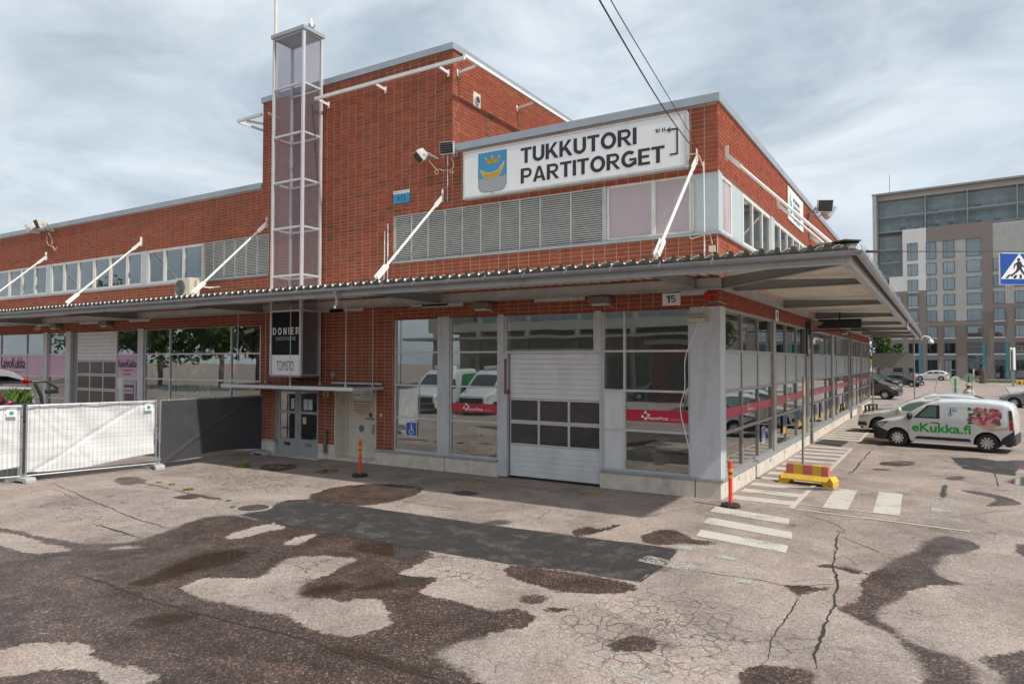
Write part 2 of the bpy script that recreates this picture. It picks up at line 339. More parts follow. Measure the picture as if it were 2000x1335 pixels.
WET = [
 [(-150,1020),(0,1028),(70,1045),(157,1061),(227,1061),(280,1054),(290,1047),(336,1033),(378,1015),(413,1007),(451,1004),(560,1024),(700,1048),(850,1074),(833,1094),(791,1110),(775,1120),(819,1124),(854,1127),(840,1141),(815,1157),(896,1176),(973,1194),(1005,1187),(1053,1201),(1036,1222),(980,1232),(885,1260),(850,1278),(896,1306),(924,1323),(952,1340),(980,1400),(0,1410),(-500,1410),(-500,1010)],
 z4([(820,600),(870,575),(1200,620),(1580,690),(1530,735),(1280,745),(1000,705),(840,650)]),
 z4([(1560,430),(1660,380),(1800,385),(1850,440),(1980,440),(1990,465),(1760,470),(1600,462)]),
 z5([(1690,205),(1800,160),(1900,140),(2050,125),(2250,130),(2380,150),(2300,200),(2150,235),(2000,250),(1850,235)]),
 z6([(1450,450),(1520,410),(1650,430),(1800,480),(1640,510),(1510,550),(1500,620),(1580,660),(1680,690),(1560,690),(1460,690),(1350,740),(1250,800),(1180,830),(1200,880),(1300,950),(1330,1000),(1480,1050),(1600,1080),(1750,1170),(1700,1300),(1400,1300),(1430,1150),(1360,1030),(1180,930),(1050,880),(940,815),(1060,800),(1090,720),(1080,670),(1150,610),(1270,570),(1300,530),(1400,500)]),
 z6([(1730,1100),(1850,1070),(2150,1060),(2150,1300),(1880,1260),(1860,1180),(1780,1130)]),
 z6([(430,1160),(520,1130),(640,1150),(780,1160),(830,1200),(840,1330),(450,1330)]),
 z6([(1940,490),(2000,460),(2150,470),(2150,560),(1980,530)]),
 z6([(840,590),(900,575),(960,590),(1050,600),(1110,620),(1080,640),(960,600)]),
 z6([(630,690),(760,690),(830,705),(920,705),(800,735),(730,760),(700,715)]),
 z6([(1600,150),(1750,170),(1900,195),(2000,235),(1960,245),(1800,255),(1760,245),(1880,215),(1720,185)]),
 z6([(1140,40),(1230,42),(1280,52),(1180,52)]), z6([(1530,95),(1650,80),(1690,100),(1600,110)]),
 z5([(1430,25),(1600,15),(1690,30),(1560,60),(1480,50)]), z5([(1740,55),(1860,42),(1900,55),(1800,75)]),
 z4([(500,175),(600,160),(670,175),(640,192),(540,195)]),
 z4([(1180,390),(1280,360),(1330,380),(1450,345),(1480,360),(1330,405),(1220,420)]),
 z4([(880,760),(1000,745),(1060,770),(1000,800),(920,795)]), z4([(1020,820),(1120,810),(1190,830),(1100,850)]),
 z5([(640,90),(760,85),(830,110),(720,138),(650,125)]), z5([(940,210),(1040,185),(1140,195),(1060,218)]),
 z5([(700,110),(760,105),(900,140),(1060,180),(1260,210),(1240,222),(1080,195),(930,150)]),
 W_([(1420,120),(1900,140),(2300,160),(2300,330),(2000,250),(1600,210)]),
 z4([(1380,1000),(1560,960),(1680,1010),(1640,1060),(1500,1075),(1400,1050)]),
 [(1880,905),(1990,896),(2080,905),(2080,918),(1950,916)],[(1700,905),(1760,898),(1800,904),(1760,912)],
]
DRY = [
 z5([(1025,705),(1050,670),(1200,645),(1420,655),(1490,625),(1600,545),(1700,530),(1830,525),(1880,540),(1990,540),(1900,590),(1850,625),(1700,680),(1640,715),(1680,760),(1760,775),(1850,760),(1900,785),(1990,768),(2090,765),(2150,800),(2185,880),(2160,930),(2100,950),(2000,970),(1950,975),(1830,965),(1700,920),(1600,870),(1440,825),(1200,785),(1060,740)]),
 z5([(-100,1070),(180,1020),(350,1010),(500,1020),(520,1060),(480,1090),(600,1120),(800,1160),(900,1190),(860,1230),(700,1260),(620,1230),(560,1180),(400,1150),(250,1160),(100,1180),(-100,1210)]),
 z5([(1240,430),(1300,400),(1430,360),(1530,350),(1610,370),(1500,390),(1420,410),(1300,440)]),
 z5([(1570,460),(1650,430),(1740,400),(1780,405),(1700,445),(1650,475)]),
 z5([(-100,385),(0,390),(120,415),(300,470),(430,495),(250,515),(120,510),(0,470),(-100,440)]),
 z5([(590,488),(680,476),(790,476),(770,486),(640,492)]),
]
PUD = [
 z5([(870,610),(960,570),(1120,510),(1260,490),(1440,475),(1480,490),(1380,540),(1330,570),(1100,620),(960,660),(800,710),(690,700),(690,680),(800,650)]),
 z5([(700,900),(850,850),(1000,830),(1140,850),(1100,890),(960,920),(820,950),(710,930)]),
 z4([(-60,480),(0,460),(180,450),(400,492),(400,505),(330,540),(200,545),(50,520)]),
 z4([(-60,720),(0,700),(180,655),(420,650),(400,690),(200,705),(50,730)]),
 z4([(-250,1040),(-100,1020),(0,1040),(200,1100),(430,1170),(440,1195),(350,1215),(0,1110),(-200,1080)]),
 z4([(1650,1010),(1720,1000),(1800,1035),(1770,1055),(1690,1045)]),
 z4([(650,345),(760,325),(870,330),(865,358),(740,360)]),
 z6([(1870,112),(1950,85),(2150,70),(2150,145),(1950,140)]),
 z6([(940,585),(1000,578),(1060,595),(1110,618),(1000,612)]), z6([(640,690),(780,693),(800,708),(700,712)]),
 z5([(1650,730),(1760,690),(1900,670),(2000,690),(1900,740),(1800,752),(1700,752)]),
 z5([(1440,30),(1560,20),(1600,35),(1520,52)]), z5([(1760,56),(1850,47),(1880,57),(1800,70)]),
]
PATCH = [z5([(1340,300),(1480,268),(1600,218),(1740,212),(2000,250)])+z4([(400,310),(800,365),(1300,430),(1790,490),(1720,575),(1570,672),(1200,615),(850,575),(400,500),(0,435)])+z5([(1850,405),(1600,365)]),
 z6([(1520,215),(1545,130),(1575,130),(1560,215)]), [(1855,893),(1905,893),(1990,905),(1985,930),(1880,915)]]
ALLI = [z4([(1000,870),(1150,760),(1400,745),(1700,700),(2000,760),(2250,840),(2300,1000),(2150,1180),(2000,1260),(1300,1260),(1120,1050)]),
 z5([(1000,90),(1300,40),(1600,60),(1750,130),(1600,200),(1200,180)]),
 z5([(1490,625),(1600,545),(1830,525),(1990,545),(1850,625),(1650,710)]),
 z4([(215,630),(400,520),(850,575),(820,640),(850,690),(500,700)]),
 z6([(1250,100),(1340,105),(1350,215),(1290,190)]), z5([(200,180),(500,190),(760,400),(560,420),(300,320)])]
xs = np.concatenate([[-900,-400,-180,-90,-50,-38,-32], np.arange(-28,-10,.16), np.arange(-10,6.6,.065), np.arange(6.6,14,.3), [16,20,28,45,80,180,400,900]])
ys = np.concatenate([[-400,-120,-50,-28,-20,-15], np.arange(-13.2,0.6,.065), np.arange(0.6,20,.22), [22,25,30,38,50,70,100,140,200,350,800,1500]])
X, Y = np.meshgrid(xs, ys); nx, ny = len(xs), len(ys)
def field(polys, sm=2, only=True):
    F = np.full(X.shape, -5.0)
    for P in polys: F = np.maximum(F, sdf(smooth(gp(P), sm), X, Y))
    return F
near = (X > -40) & (X < 30) & (Y > -30) & (Y < 40)
wet = np.minimum(field(WET), -field(DRY)); wet = np.maximum(wet, -5)
pud = field(PUD); pat = field(PATCH, 0); all_ = field(ALLI)
gm = bpy.data.meshes.new('ground')
co = np.stack([X, Y, np.zeros_like(X)], -1).reshape(-1, 3)
i, j = np.meshgrid(np.arange(nx-1), np.arange(ny-1)); b = (j*nx+i).ravel()
fa = np.stack([b, b+1, b+nx+1, b+nx], 1)
gm.vertices.add(len(co)); gm.vertices.foreach_set('co', co.ravel())
gm.loops.add(fa.size); gm.loops.foreach_set('vertex_index', fa.ravel().astype(np.int32))
gm.polygons.add(len(fa)); gm.polygons.foreach_set('loop_start', np.arange(0, fa.size, 4, dtype=np.int32))
gm.polygons.foreach_set('loop_total', np.full(len(fa), 4, dtype=np.int32)); gm.update(calc_edges=True); gm.validate()
for nm, F in (('damp', wet), ('pool', pud), ('tarmac', pat), ('crazed', all_)):
    a = gm.attributes.new(nm, 'FLOAT', 'POINT'); a.data.foreach_set('value', F.ravel().astype(np.float32))
ground = bpy.data.objects.new('ground', gm); COL.objects.link(ground); tag(ground, 'worn pinkish grey asphalt yard with damp brown areas', kind='structure')

def ground_material():
    m = bpy.data.materials.new('worn_asphalt'); m.use_nodes = True; t = m.node_tree; n = t.nodes; k = t.links; b = n['Principled BSDF']
    tc = n.new('ShaderNodeTexCoord'); V = tc.outputs['Object']
    def noise(sc, det=4, rough=.6, dist=0):
        q = n.new('ShaderNodeTexNoise'); q.inputs['Scale'].default_value = sc; q.inputs['Detail'].default_value = det; q.inputs['Roughness'].default_value = rough; q.inputs['Distortion'].default_value = dist
        k.new(V, q.inputs['Vector']); return q.outputs[0]
    def math_(op, a, b_=None, c=None, clamp=False):
        q = n.new('ShaderNodeMath'); q.operation = op; q.use_clamp = clamp
        for idx, x in enumerate((a, b_, c)):
            if x is None: continue
            if isinstance(x, (int, float)): q.inputs[idx].default_value = x
            else: k.new(x, q.inputs[idx])
        return q.outputs[0]
    def step(x, lo, hi):
        q = n.new('ShaderNodeMapRange'); q.interpolation_type = 'SMOOTHSTEP'; q.inputs['From Min'].default_value = lo; q.inputs['From Max'].default_value = hi; k.new(x, q.inputs['Value']); return q.outputs[0]
    def attr(nm):
        q = n.new('ShaderNodeAttribute'); q.attribute_name = nm; return q.outputs['Fac']
    def mix(f, a, b_):
        q = n.new('ShaderNodeMix'); q.data_type = 'RGBA'
        if isinstance(f, float): q.inputs[0].default_value = f
        else: k.new(f, q.inputs[0])
        for idx, x in ((6, a), (7, b_)):
            if isinstance(x, tuple): q.inputs[idx].default_value = x+(1,)
            else: k.new(x, q.inputs[idx])
        return q.outputs[2]
    nl = noise(0.35, 3); nm_ = noise(2.2, 4, .65); nf = noise(14, 4, .7); ng = noise(70, 1, .6)
    wob = math_('ADD', math_('MULTIPLY', math_('SUBTRACT', nm_, .5), .36), math_('MULTIPLY', math_('SUBTRACT', nf, .5), .24))
    damp = math_('ADD', math_('DIVIDE', math_('ADD', attr('damp'), wob), math_('MULTIPLY_ADD', step(nl, .48, .68), .14, .03)), .5, clamp=True)
    # scattered damp stains, everywhere on the yard
    spots = math_('MULTIPLY', step(math_('ADD', nm_, math_('MULTIPLY', nl, .5)), .86, .98), .55)
    damp = math_('MAXIMUM', damp, spots)
    pool = step(math_('ADD', attr('pool'), math_('MULTIPLY', wob, .8)), -0.08, 0.16)
    tar = step(math_('ADD', attr('tarmac'), math_('MULTIPLY', wob, .55)), -0.02, 0.03)
    # aggregate
    vo = n.new('ShaderNodeTexVoronoi'); vo.inputs['Scale'].default_value = 58; k.new(V, vo.inputs['Vector'])
    vr = n.new('ShaderNodeValToRGB'); e = vr.color_ramp.elements; e[0].position = 0; e[0].color = (0.62, 0.55, 0.52, 1); e[1].position = 1; e[1].color = (1.5, 1.42, 1.36, 1)
    q_ = e.new(.5); q_.color = (0.98, 0.93, 0.90, 1); q_ = e.new(.88); q_.color = (1.12, 0.98, 0.90, 1)
    sp = n.new('ShaderNodeSeparateColor'); k.new(vo.outputs['Color'], sp.inputs[0]); k.new(sp.outputs[0], vr.inputs[0])
    vr2 = n.new('ShaderNodeValToRGB'); e = vr2.color_ramp.elements; e[0].position = 0.1; e[0].color = (0.40, 0.36, 0.35, 1); e[1].position = 1; e[1].color = (3.6, 3.1, 2.8, 1)
    q_ = e.new(.6); q_.color = (0.9, 0.74, 0.68, 1); q_ = e.new(.84); q_.color = (1.5, 1.05, 0.88, 1); q_ = e.new(.93); q_.color = (2.0, 1.5, 1.3, 1)
    k.new(sp.outputs[1], vr2.inputs[0])
    def mul(a, b_):
        q = n.new('ShaderNodeMix'); q.data_type = 'RGBA'; q.blend_type = 'MULTIPLY'; q.inputs[0].default_value = 1.0
        for idx, x in ((6, a), (7, b_)):
            if isinstance(x, tuple): q.inputs[idx].default_value = x+(1,)
            else: k.new(x, q.inputs[idx])
        return q.outputs[2]
    dry = mix(step(nl, .35, .65), (0.345, 0.300, 0.275), (0.290, 0.262, 0.248))
    dry = mix(math_('MULTIPLY', step(nf, .48, .78), .35), dry, (0.22, 0.19, 0.172))
    so = n.new('ShaderNodeValToRGB'); so.color_ramp.elements[0].position = .42; so.color_ramp.elements[0].color = (1.06, 1.06, 1.06, 1); so.color_ramp.elements[1].position = .72; so.color_ramp.elements[1].color = (.60, .56, .53, 1); k.new(noise(.75, 9, .72, .6), so.inputs[0]); dry = mul(dry, so.outputs[0])
    dry = mul(dry, vr.outputs[0])
    wetc = mix(step(nm_, .35, .65), (0.066, 0.052, 0.045), (0.096, 0.077, 0.068))
    wetc = mix(math_('MULTIPLY', step(nl, .35, .6), .5), wetc, (0.066, 0.061, 0.061))
    wetc = mul(wetc, vr2.outputs[0])
    bl = n.new('ShaderNodeValToRGB'); bl.color_ramp.elements[0].position = .36; bl.color_ramp.elements[0].color = (.62, .58, .55, 1); bl.color_ramp.elements[1].position = .66; bl.color_ramp.elements[1].color = (1.22, 1.22, 1.22, 1); k.new(noise(1.1, 6, .7), bl.inputs[0]); wetc = mul(wetc, bl.outputs[0])
    col = mix(damp, dry, wetc)
    # crazing
    mpn = n.new('ShaderNodeMapping'); k.new(V, mpn.inputs[0])
    def crazing(sc, wdt, thr):
        dv = n.new('ShaderNodeVectorMath'); dv.operation = 'MULTIPLY_ADD'; nn = n.new('ShaderNodeTexNoise'); nn.inputs['Scale'].default_value = 4; nn.inputs['Detail'].default_value = 4
        k.new(V, nn.inputs['Vector']); k.new(nn.outputs['Color'], dv.inputs[0]); dv.inputs[1].default_value = (.22, .22, 0); k.new(V, dv.inputs[2])
        vc = n.new('ShaderNodeTexVoronoi'); vc.feature = 'DISTANCE_TO_EDGE'; vc.inputs['Scale'].default_value = sc; k.new(dv.outputs[0], vc.inputs['Vector'])
        ln = n.new('ShaderNodeMapRange'); ln.inputs['From Min'].default_value = wdt; ln.inputs['From Max'].default_value = 0.0; ln.inputs['To Min'].default_value = 0; ln.inputs['To Max'].default_value = 1; k.new(vc.outputs['Distance'], ln.inputs['Value'])
        return math_('MULTIPLY', math_('MULTIPLY', ln.outputs[0], thr), math_('MULTIPLY_ADD', step(nn.outputs[0], .36, .52), .7, .3))
    amask = step(math_('ADD', attr('crazed'), math_('MULTIPLY', math_('SUBTRACT', nm_, .5), 2.0)), -0.2, 0.5)
    cz = math_('MAXIMUM', math_('MAXIMUM', crazing(5.2, .060, amask), crazing(9.5, .075, step(attr('crazed'), .55, 1.1))), math_('MULTIPLY', crazing(1.5, .014, step(nl, .50, .62)), .7))
    col = mix(math_('MULTIPLY', cz, .85, clamp=True), col, (0.045, 0.036, 0.030))
    tarc = mix(math_('MULTIPLY', step(nm_, .47, .68), math_('MULTIPLY_ADD', step(nf, .4, .6), .6, .4)), (0.030, 0.029, 0.030), (0.095, 0.091, 0.090))
    tarc = mul(mix(math_('MULTIPLY', step(nf, .5, .7), .4), tarc, (0.07, 0.067, 0.066)), vr.outputs[0])
    col = mix(tar, col, tarc)
    col = mix(math_('MULTIPLY', pool, .85), col, (0.040, 0.029, 0.021))
    k.new(col, b.inputs['Base Color'])
    r1 = math_('MULTIPLY_ADD', math_('MULTIPLY', damp, math_('MULTIPLY_ADD', nm_, .7, .65)), -.42, .92)
    rg = math_('MULTIPLY', r1, math_('MULTIPLY_ADD', pool, -.93, 1.0)); k.new(rg, b.inputs['Roughness'])
    b.inputs['Specular IOR Level'].default_value = 0.45
    h = math_('MULTIPLY', math_('SUBTRACT', 1.0, pool), math_('ADD', math_('MULTIPLY', vo.outputs['Distance'], .5), math_('ADD', math_('MULTIPLY', ng, .5), math_('MULTIPLY', cz, -2.0))))
    bp = n.new('ShaderNodeBump'); bp.inputs['Strength'].default_value = .55; bp.inputs['Distance'].default_value = .006; k.new(h, bp.inputs['Height']); k.new(bp.outputs[0], b.inputs['Normal'])
    return m
gm.materials.append(ground_material())

# cracks: open joints, thin dark ribbons lying in the surface
M_CRACK = mat('crack_dirt', (0.030, 0.025, 0.021), 0.95, 0, 0.4, 9)
def ribbon(mb, pts, wd, z=0.004, jit=0.02, step_=0.07, taper=True):
    P = []
    for (a, b_) in zip(pts[:-1], pts[1:]):
        a = Vector((a[0], a[1], 0)); b_ = Vector((b_[0], b_[1], 0)); n = max(1, int((b_-a).length/step_))
        for q in range(n): P.append(a.lerp(b_, q/n))
    P.append(Vector((pts[-1][0], pts[-1][1], 0)))
    vs = []; m = len(P); of = 0.0; wv = 1.0
    for i_, p_ in enumerate(P):
        d = (P[min(i_+1, m-1)]-P[max(i_-1, 0)]); d = d.normalized() if d.length > 0 else Vector((1, 0, 0)); s = Vector((-d.y, d.x, 0))
        of = .86*of+random.uniform(-jit, jit)*.75; wv = .75*wv+.25*random.uniform(.1, 2.0)
        p_ = p_+s*(of+random.uniform(-.004, .004)); ww = .70*wd*wv
        if taper: ww *= min(1, 0.2+min(i_, m-1-i_)*0.12)
        vs += [p_+s*ww/2*random.uniform(.7, 1.3)+Vector((0, 0, z)), p_-s*ww/2*random.uniform(.7, 1.3)+Vector((0, 0, z))]
    mb._a(vs, [(2*i_, 2*i_+1, 2*i_+3, 2*i_+2) for i_ in range(m-1)])
ck = MB()
CR = [(z5([(390,622),(500,650),(640,700),(780,745),(930,800),(1050,835),(1200,870),(1400,920),(1600,970),(1750,1010),(2000,1090),(2150,1130),(2300,1170),(2430,1210),(2560,1260)]), .045),
 (z6([(965,400),(950,480),(930,570),(965,650),(955,720),(920,820),(890,890),(860,980),(830,1080),(815,1160)]), .04),
 (z6([(770,740),(700,840),(650,920),(600,1000),(570,1050),(560,1110),(520,1140)]), .022), (z6([(570,1050),(640,1030),(690,1070),(650,1100),(720,1120)]), .014),
 (z6([(-40,588),(150,610),(350,640),(560,670),(640,690),(760,705),(830,690),(960,682)]), .022), (z6([(600,660),(700,670),(830,655),(960,660)]), .012),
 (z6([(980,420),(1100,470),(1200,510),(1310,525)]), .02), (z6([(730,290),(850,320),(940,350),(1000,385),(970,405)]), .018),
 (z6([(1090,322),(1250,342),(1440,365)]), .022), (z6([(1580,710),(1700,770),(1800,820),(1900,855)]), .008), (z6([(420,285),(600,330),(780,370),(940,405)]), .010),
 (z6([(930,560),(1000,520),(1060,515)]), .016), (z6([(980,520),(1060,570),(1050,600)]), .016), (z6([(1500,330),(1700,300),(2000,265)]), .010), (z6([(1830,480),(1950,495),(2060,540)]), .014),
 (z5([(300,130),(400,170),(560,240),(680,290),(850,345),(960,380)]), .03), (z5([(240,150),(340,165),(420,215)]), .02),
 (z5([(530,350),(620,375),(740,410),(800,430)]), .05), (z5([(1440,490),(1600,520)]), .03), (z5([(1020,395),(1100,410),(1150,415)]), .05),
 (W_([(1720,380),(1600,520),(1480,640),(1380,760),(1310,825)]), .045), (W_([(1720,380),(1760,350),(1810,345)]), .04),
 (z6([(1290,1110),(1140,1112)]), .01), (z6([(1300,870),(1400,880)]), .01), (z6([(1450,865),(1620,852)]), .008),
 (z6([(1830,60),(1850,100),(1855,150)]), .03), (z6([(1090,0),(1060,40),(1030,75)]), .03),
 (z5([(1700,920),(1720,890),(1780,860)]), .008), (z4([(1080,270),(1000,320),(880,335)]), .014), (z4([(200,215),(400,245),(600,275)]), .02), (z4([(1080,285),(940,300)]), .012)]
PE = PATCH[0]
CR += [(PE[0:5]+PE[5:9], .03), (PE[9:13]+PE[13:15], .025), (PE[8:11], .03)]
for L, wd in CR:
    ribbon(ck, [tuple(G(*p_)[:2]) for p_ in L], wd)
for _ in range(60):   # short gouges
    x, y = random.uniform(-9, 7), random.uniform(-10.5, 2); a = random.uniform(-.3, .5); l = random.uniform(.06, .3)
    ribbon(ck, [(x, y), (x+l*math.cos(a), y+l*math.sin(a))], random.uniform(.006, .018), jit=.006, step_=.05)
tag(ck.build('ground_cracks', M_CRACK), 'dark cracks and gouges running across the asphalt', kind='stuff')

# painted markings
def paint_material(name, col, wear):
    m = bpy.data.materials.new(name); m.use_nodes = True; t = m.node_tree; n = t.nodes; k = t.links; b = n['Principled BSDF']
    tc = n.new('ShaderNodeTexCoord')
    def noise(sc, det, ro):
        q = n.new('ShaderNodeTexNoise'); q.inputs['Scale'].default_value = sc; q.inputs['Detail'].default_value = det; q.inputs['Roughness'].default_value = ro; k.new(tc.outputs['Object'], q.inputs['Vector']); return q.outputs[0]
    a = noise(2.0, 3, .5); c = noise(30, 8, .78)
    ad = n.new('ShaderNodeMath'); ad.operation = 'MULTIPLY_ADD'; k.new(a, ad.inputs[0]); ad.inputs[1].default_value = .5; k.new(c, ad.inputs[2])
    r = n.new('ShaderNodeMapRange'); r.inputs['From Min'].default_value = wear; r.inputs['From Max'].default_value = wear+.05; k.new(ad.outputs[0], r.inputs['Value'])
    mx = n.new('ShaderNodeMix'); mx.data_type = 'RGBA'; k.new(a, mx.inputs[0]); mx.inputs[6].default_value = tuple(x*.8 for x in col)+(1,); mx.inputs[7].default_value = col+(1,)
    k.new(mx.outputs[2], b.inputs['Base Color']); b.inputs['Roughness'].default_value = .8
    tr = n.new('ShaderNodeBsdfTransparent'); ms = n.new('ShaderNodeMixShader'); k.new(r.outputs[0], ms.inputs[0]); k.new(b.outputs[0], ms.inputs[1]); k.new(tr.outputs[0], ms.inputs[2])
    k.new(ms.outputs[0], n['Material Output'].inputs[0]); return m
M_PAINT = paint_material('worn_white_paint', (0.58, 0.545, 0.48), .825)
M_PAINT2 = paint_material('very_worn_white_paint', (0.46, 0.43, 0.39), .72)
M_PAINTY = paint_material('worn_yellow_paint', (0.52, 0.30, 0.055), .82)
def marking(name, pts, m, label, z=0.006):
    mb = MB(); vs = [(x, y, z) for x, y in pts]; mb._a(vs, [tuple(range(len(vs)))])
    return tag(mb.build(name, m), label, kind='structure')
def dash(name, a, b_, wd, m, label, z=0.0075):
    a = Vector(a); b_ = Vector(b_); d = (b_-a).normalized(); s = Vector((-d.y, d.x))*wd/2
    return marking(name, [tuple(a+s), tuple(b_+s), tuple(b_-s), tuple(a-s)], m, label, z)
k_ = 0
y = -0.12
for y0 in list(np.arange(0.25, 11.4, .98))+list(np.arange(14.0, 37, .98)):
    marking('walkway_stripe', [(.12, y0), (1.40, y0-.05), (1.40, y0+.42), (.12, y0+.47)], M_PAINT, 'white bar of the striped walkway beside the building')
for (pts) in ([(.10,-.72),(1.60,-1.12),(1.68,-1.62),(.13,-1.27)], [(.26,-1.80),(1.84,-2.22),(1.92,-2.72),(.30,-2.32)], [(.42,-2.86),(1.95,-3.2),(1.99,-3.66),(.48,-3.36)]):
    marking('walkway_stripe', pts, M_PAINT, 'white bar of the walkway crossing in front of the corner')
marking('walkway_stripe', [(.35,-3.85),(1.95,-4.2),(1.9,-4.65),(.3,-4.3)], M_PAINT2, 'almost worn away white bar nearest the dark tarmac patch')
marking('walkway_stripe', [(.2,-4.95),(1.9,-5.2),(1.85,-5.55),(.15,-5.3)], M_PAINT2, 'faint trace of a white bar past the tarmac patch')
marking('walkway_stripe', [tuple(G(1180,1300)[:2]),tuple(G(1270,1318)[:2]),tuple(G(1305,1350)[:2]),tuple(G(1225,1335)[:2])], M_PAINT2, 'faint white paint beside the pothole')
dash('walkway_line', (1.46,-.15), (1.46,11.4), .11, M_PAINT, 'white border line along the near walkway', .0115)
dash('walkway_line', (1.46,13.6), (1.46,37), .11, M_PAINT, 'white border line along the far walkway', .0115)
for j_, (x, m_) in enumerate(((1.93, M_PAINT), (2.85, M_PAINT), (3.86, M_PAINT2))):
    marking('crossing_bar', [(x, 2.88), (x+.48, 2.85), (x+.53, .27), (x+.06, .30)], m_, ['wide white crossing bar nearest the striped barrier', 'middle wide white crossing bar on the asphalt', 'most worn wide white crossing bar'][j_])
dash('bay_line', (1.52,.39), (3.4,.28), .06, M_PAINT, 'thin white line closing the crossing bars', .0105); dash('bay_line', (1.52,3.0), (3.4,2.88), .06, M_PAINT2, 'thin worn line at the far end of the crossing bars', .0105)
dash('bay_line', (1.5,-.14), (4.5,-.5), .07, M_PAINT, 'white parking line in front of the crossing')
for (a, b_) in (((1.52,5.95),(4.1,5.65)), ((1.52,8.65),(4.3,8.2)), ((1.52,11.5),(4.6,11.0))): dash('bay_line', a, b_, .07, M_PAINT2, 'thin white parking bay line ending at walkway, %.0f metres past the corner' % a[1])
dash('bay_line', (6.9,13.6), (6.95,10.5), .14, M_PAINT, 'white line behind the flower van')
dash('bay_line', (-6.80,-.42), (-6.45,-2.5), .09, M_PAINT2, 'white bay line before the boarded window', .0075); dash('bay_line', (-9.6,-2.35), (-8.1,-2.0), .08, M_PAINT2, 'short white line beside the bollard', .0075)
dash('loading_line', (-5.76,-.25), (-5.56,-1.8), .09, M_PAINTY, 'yellow line left of the roller door'); dash('loading_line', (-5.52,-.72), (-3.4,-1.0), .05, M_PAINTY, 'faint yellow line along the roller door')
dash('loading_line', (-2.69,-.18), (-2.62,-1.1), .10, M_PAINTY, 'yellow line right of the roller door'); dash('loading_line', (-3.2,-.86), (-2.75,-.90), .06, M_PAINTY, 'yellow tick right of the roller door')
dash('loading_line', (-12.2,-2.2), (-9.95,-.35), .07, M_PAINTY, 'yellow line in front of the beige door'); dash('loading_line', (-11.0,-2.3), (-9.3,-1.5), .05, M_PAINTY, 'faint yellow line by the left bollard')
# manhole cover, drain, door mat, grass tufts
def lid(name, label, c, r_, col):
    o = thing(name, label, 'manhole cover', (c[0], c[1], 0))
    MB().lathe([(r_*1.25, 0.001), (r_*1.25, .008), (r_*1.0, .010)], n=28).build('concrete_collar', mat('collar_concrete', (.27,.25,.22), .9, 0, .2, 8), o)
    m = MB().lathe([(r_, .010), (r_, .016), (r_*.9, .018)], n=28)
    m.build('iron_lid', mat('rusty_iron', (.10,.075,.06), .7, .3, .3, 14), o)
    h = MB()
    for q in range(-2, 3): h.box(-r_*.6, r_*.6, q*.11-.02, q*.11+.02, .018, .024)
    h.build('lid_rib', MATS['rusty_iron'], o)
lid('manhole_cover', 'round iron manhole cover at the end of the dark patch', G(495, 992), .30, 0)
mm = MB(); q = [(.16,12.3),(.27,13.8),(1.15,13.45),(1.08,11.76)]
mm.prism(q, lambda u, v, d: (u, v, d), .012, .032)
tag(mm.build('door_mat', mat('mat_rubber', (.045,.042,.040), .95, 0, .3, 30, .3, 90)), 'dark rectangular doormat lying on the striped walkway', 'mat')
M_GRASS = mat('grass_blade', (.15,.23,.05), .7, 0, .35, 20)
def tuft(name, label, c, rad, h, n_, cat='weed'):
    mb = MB()
    for _ in range(n_):
        a = random.uniform(0, 6.28); r0 = rad*math.sqrt(random.random())*.6; b0 = Vector((c[0]+r0*math.cos(a), c[1]+r0*math.sin(a), 0.0))
        l = h*random.uniform(.5, 1.1); lean = random.uniform(.1, .9)*l; ww = random.uniform(.006, .018)
        t_ = Vector((-math.sin(a), math.cos(a), 0))*ww; e1 = b0+Vector((math.cos(a)*lean*.4, math.sin(a)*lean*.4, l*.7)); e2 = b0+Vector((math.cos(a)*lean, math.sin(a)*lean, l*.85))
        mb._a([b0-t_, b0+t_, e1+t_*1.2, e1-t_*1.2, e2], [(0,1,2,3),(3,2,4)])
    return tag(mb.build(name, M_GRASS, fix=False), label, cat)
for lab, px, py, rad, h, n_ in (('tall weed tuft in front of the dark fence panel', 473, 912, .34, .22, 34), ('low grass along the asphalt seam, furthest left tuft', 310, 942, .13, .035, 36), ('low grass along the asphalt seam, middle tuft', 335, 946, .12, .04, 36), ('low grass along the asphalt seam, widest tuft', 368, 956, .2, .045, 70), ('small grass tuft beside the manhole cover', 447, 978, .10, .04, 26), ('mossy tuft left of the manhole cover', 455, 990, .08, .04, 20), ('weed at the foot of the plinth near the corner', 1344, 966, .09, .16, 60), ('grass around the bench end', 1692, 795, .4, .3, 120)):
    c = G(px, py); tuft('grass_tuft', lab, c, rad, h, n_)
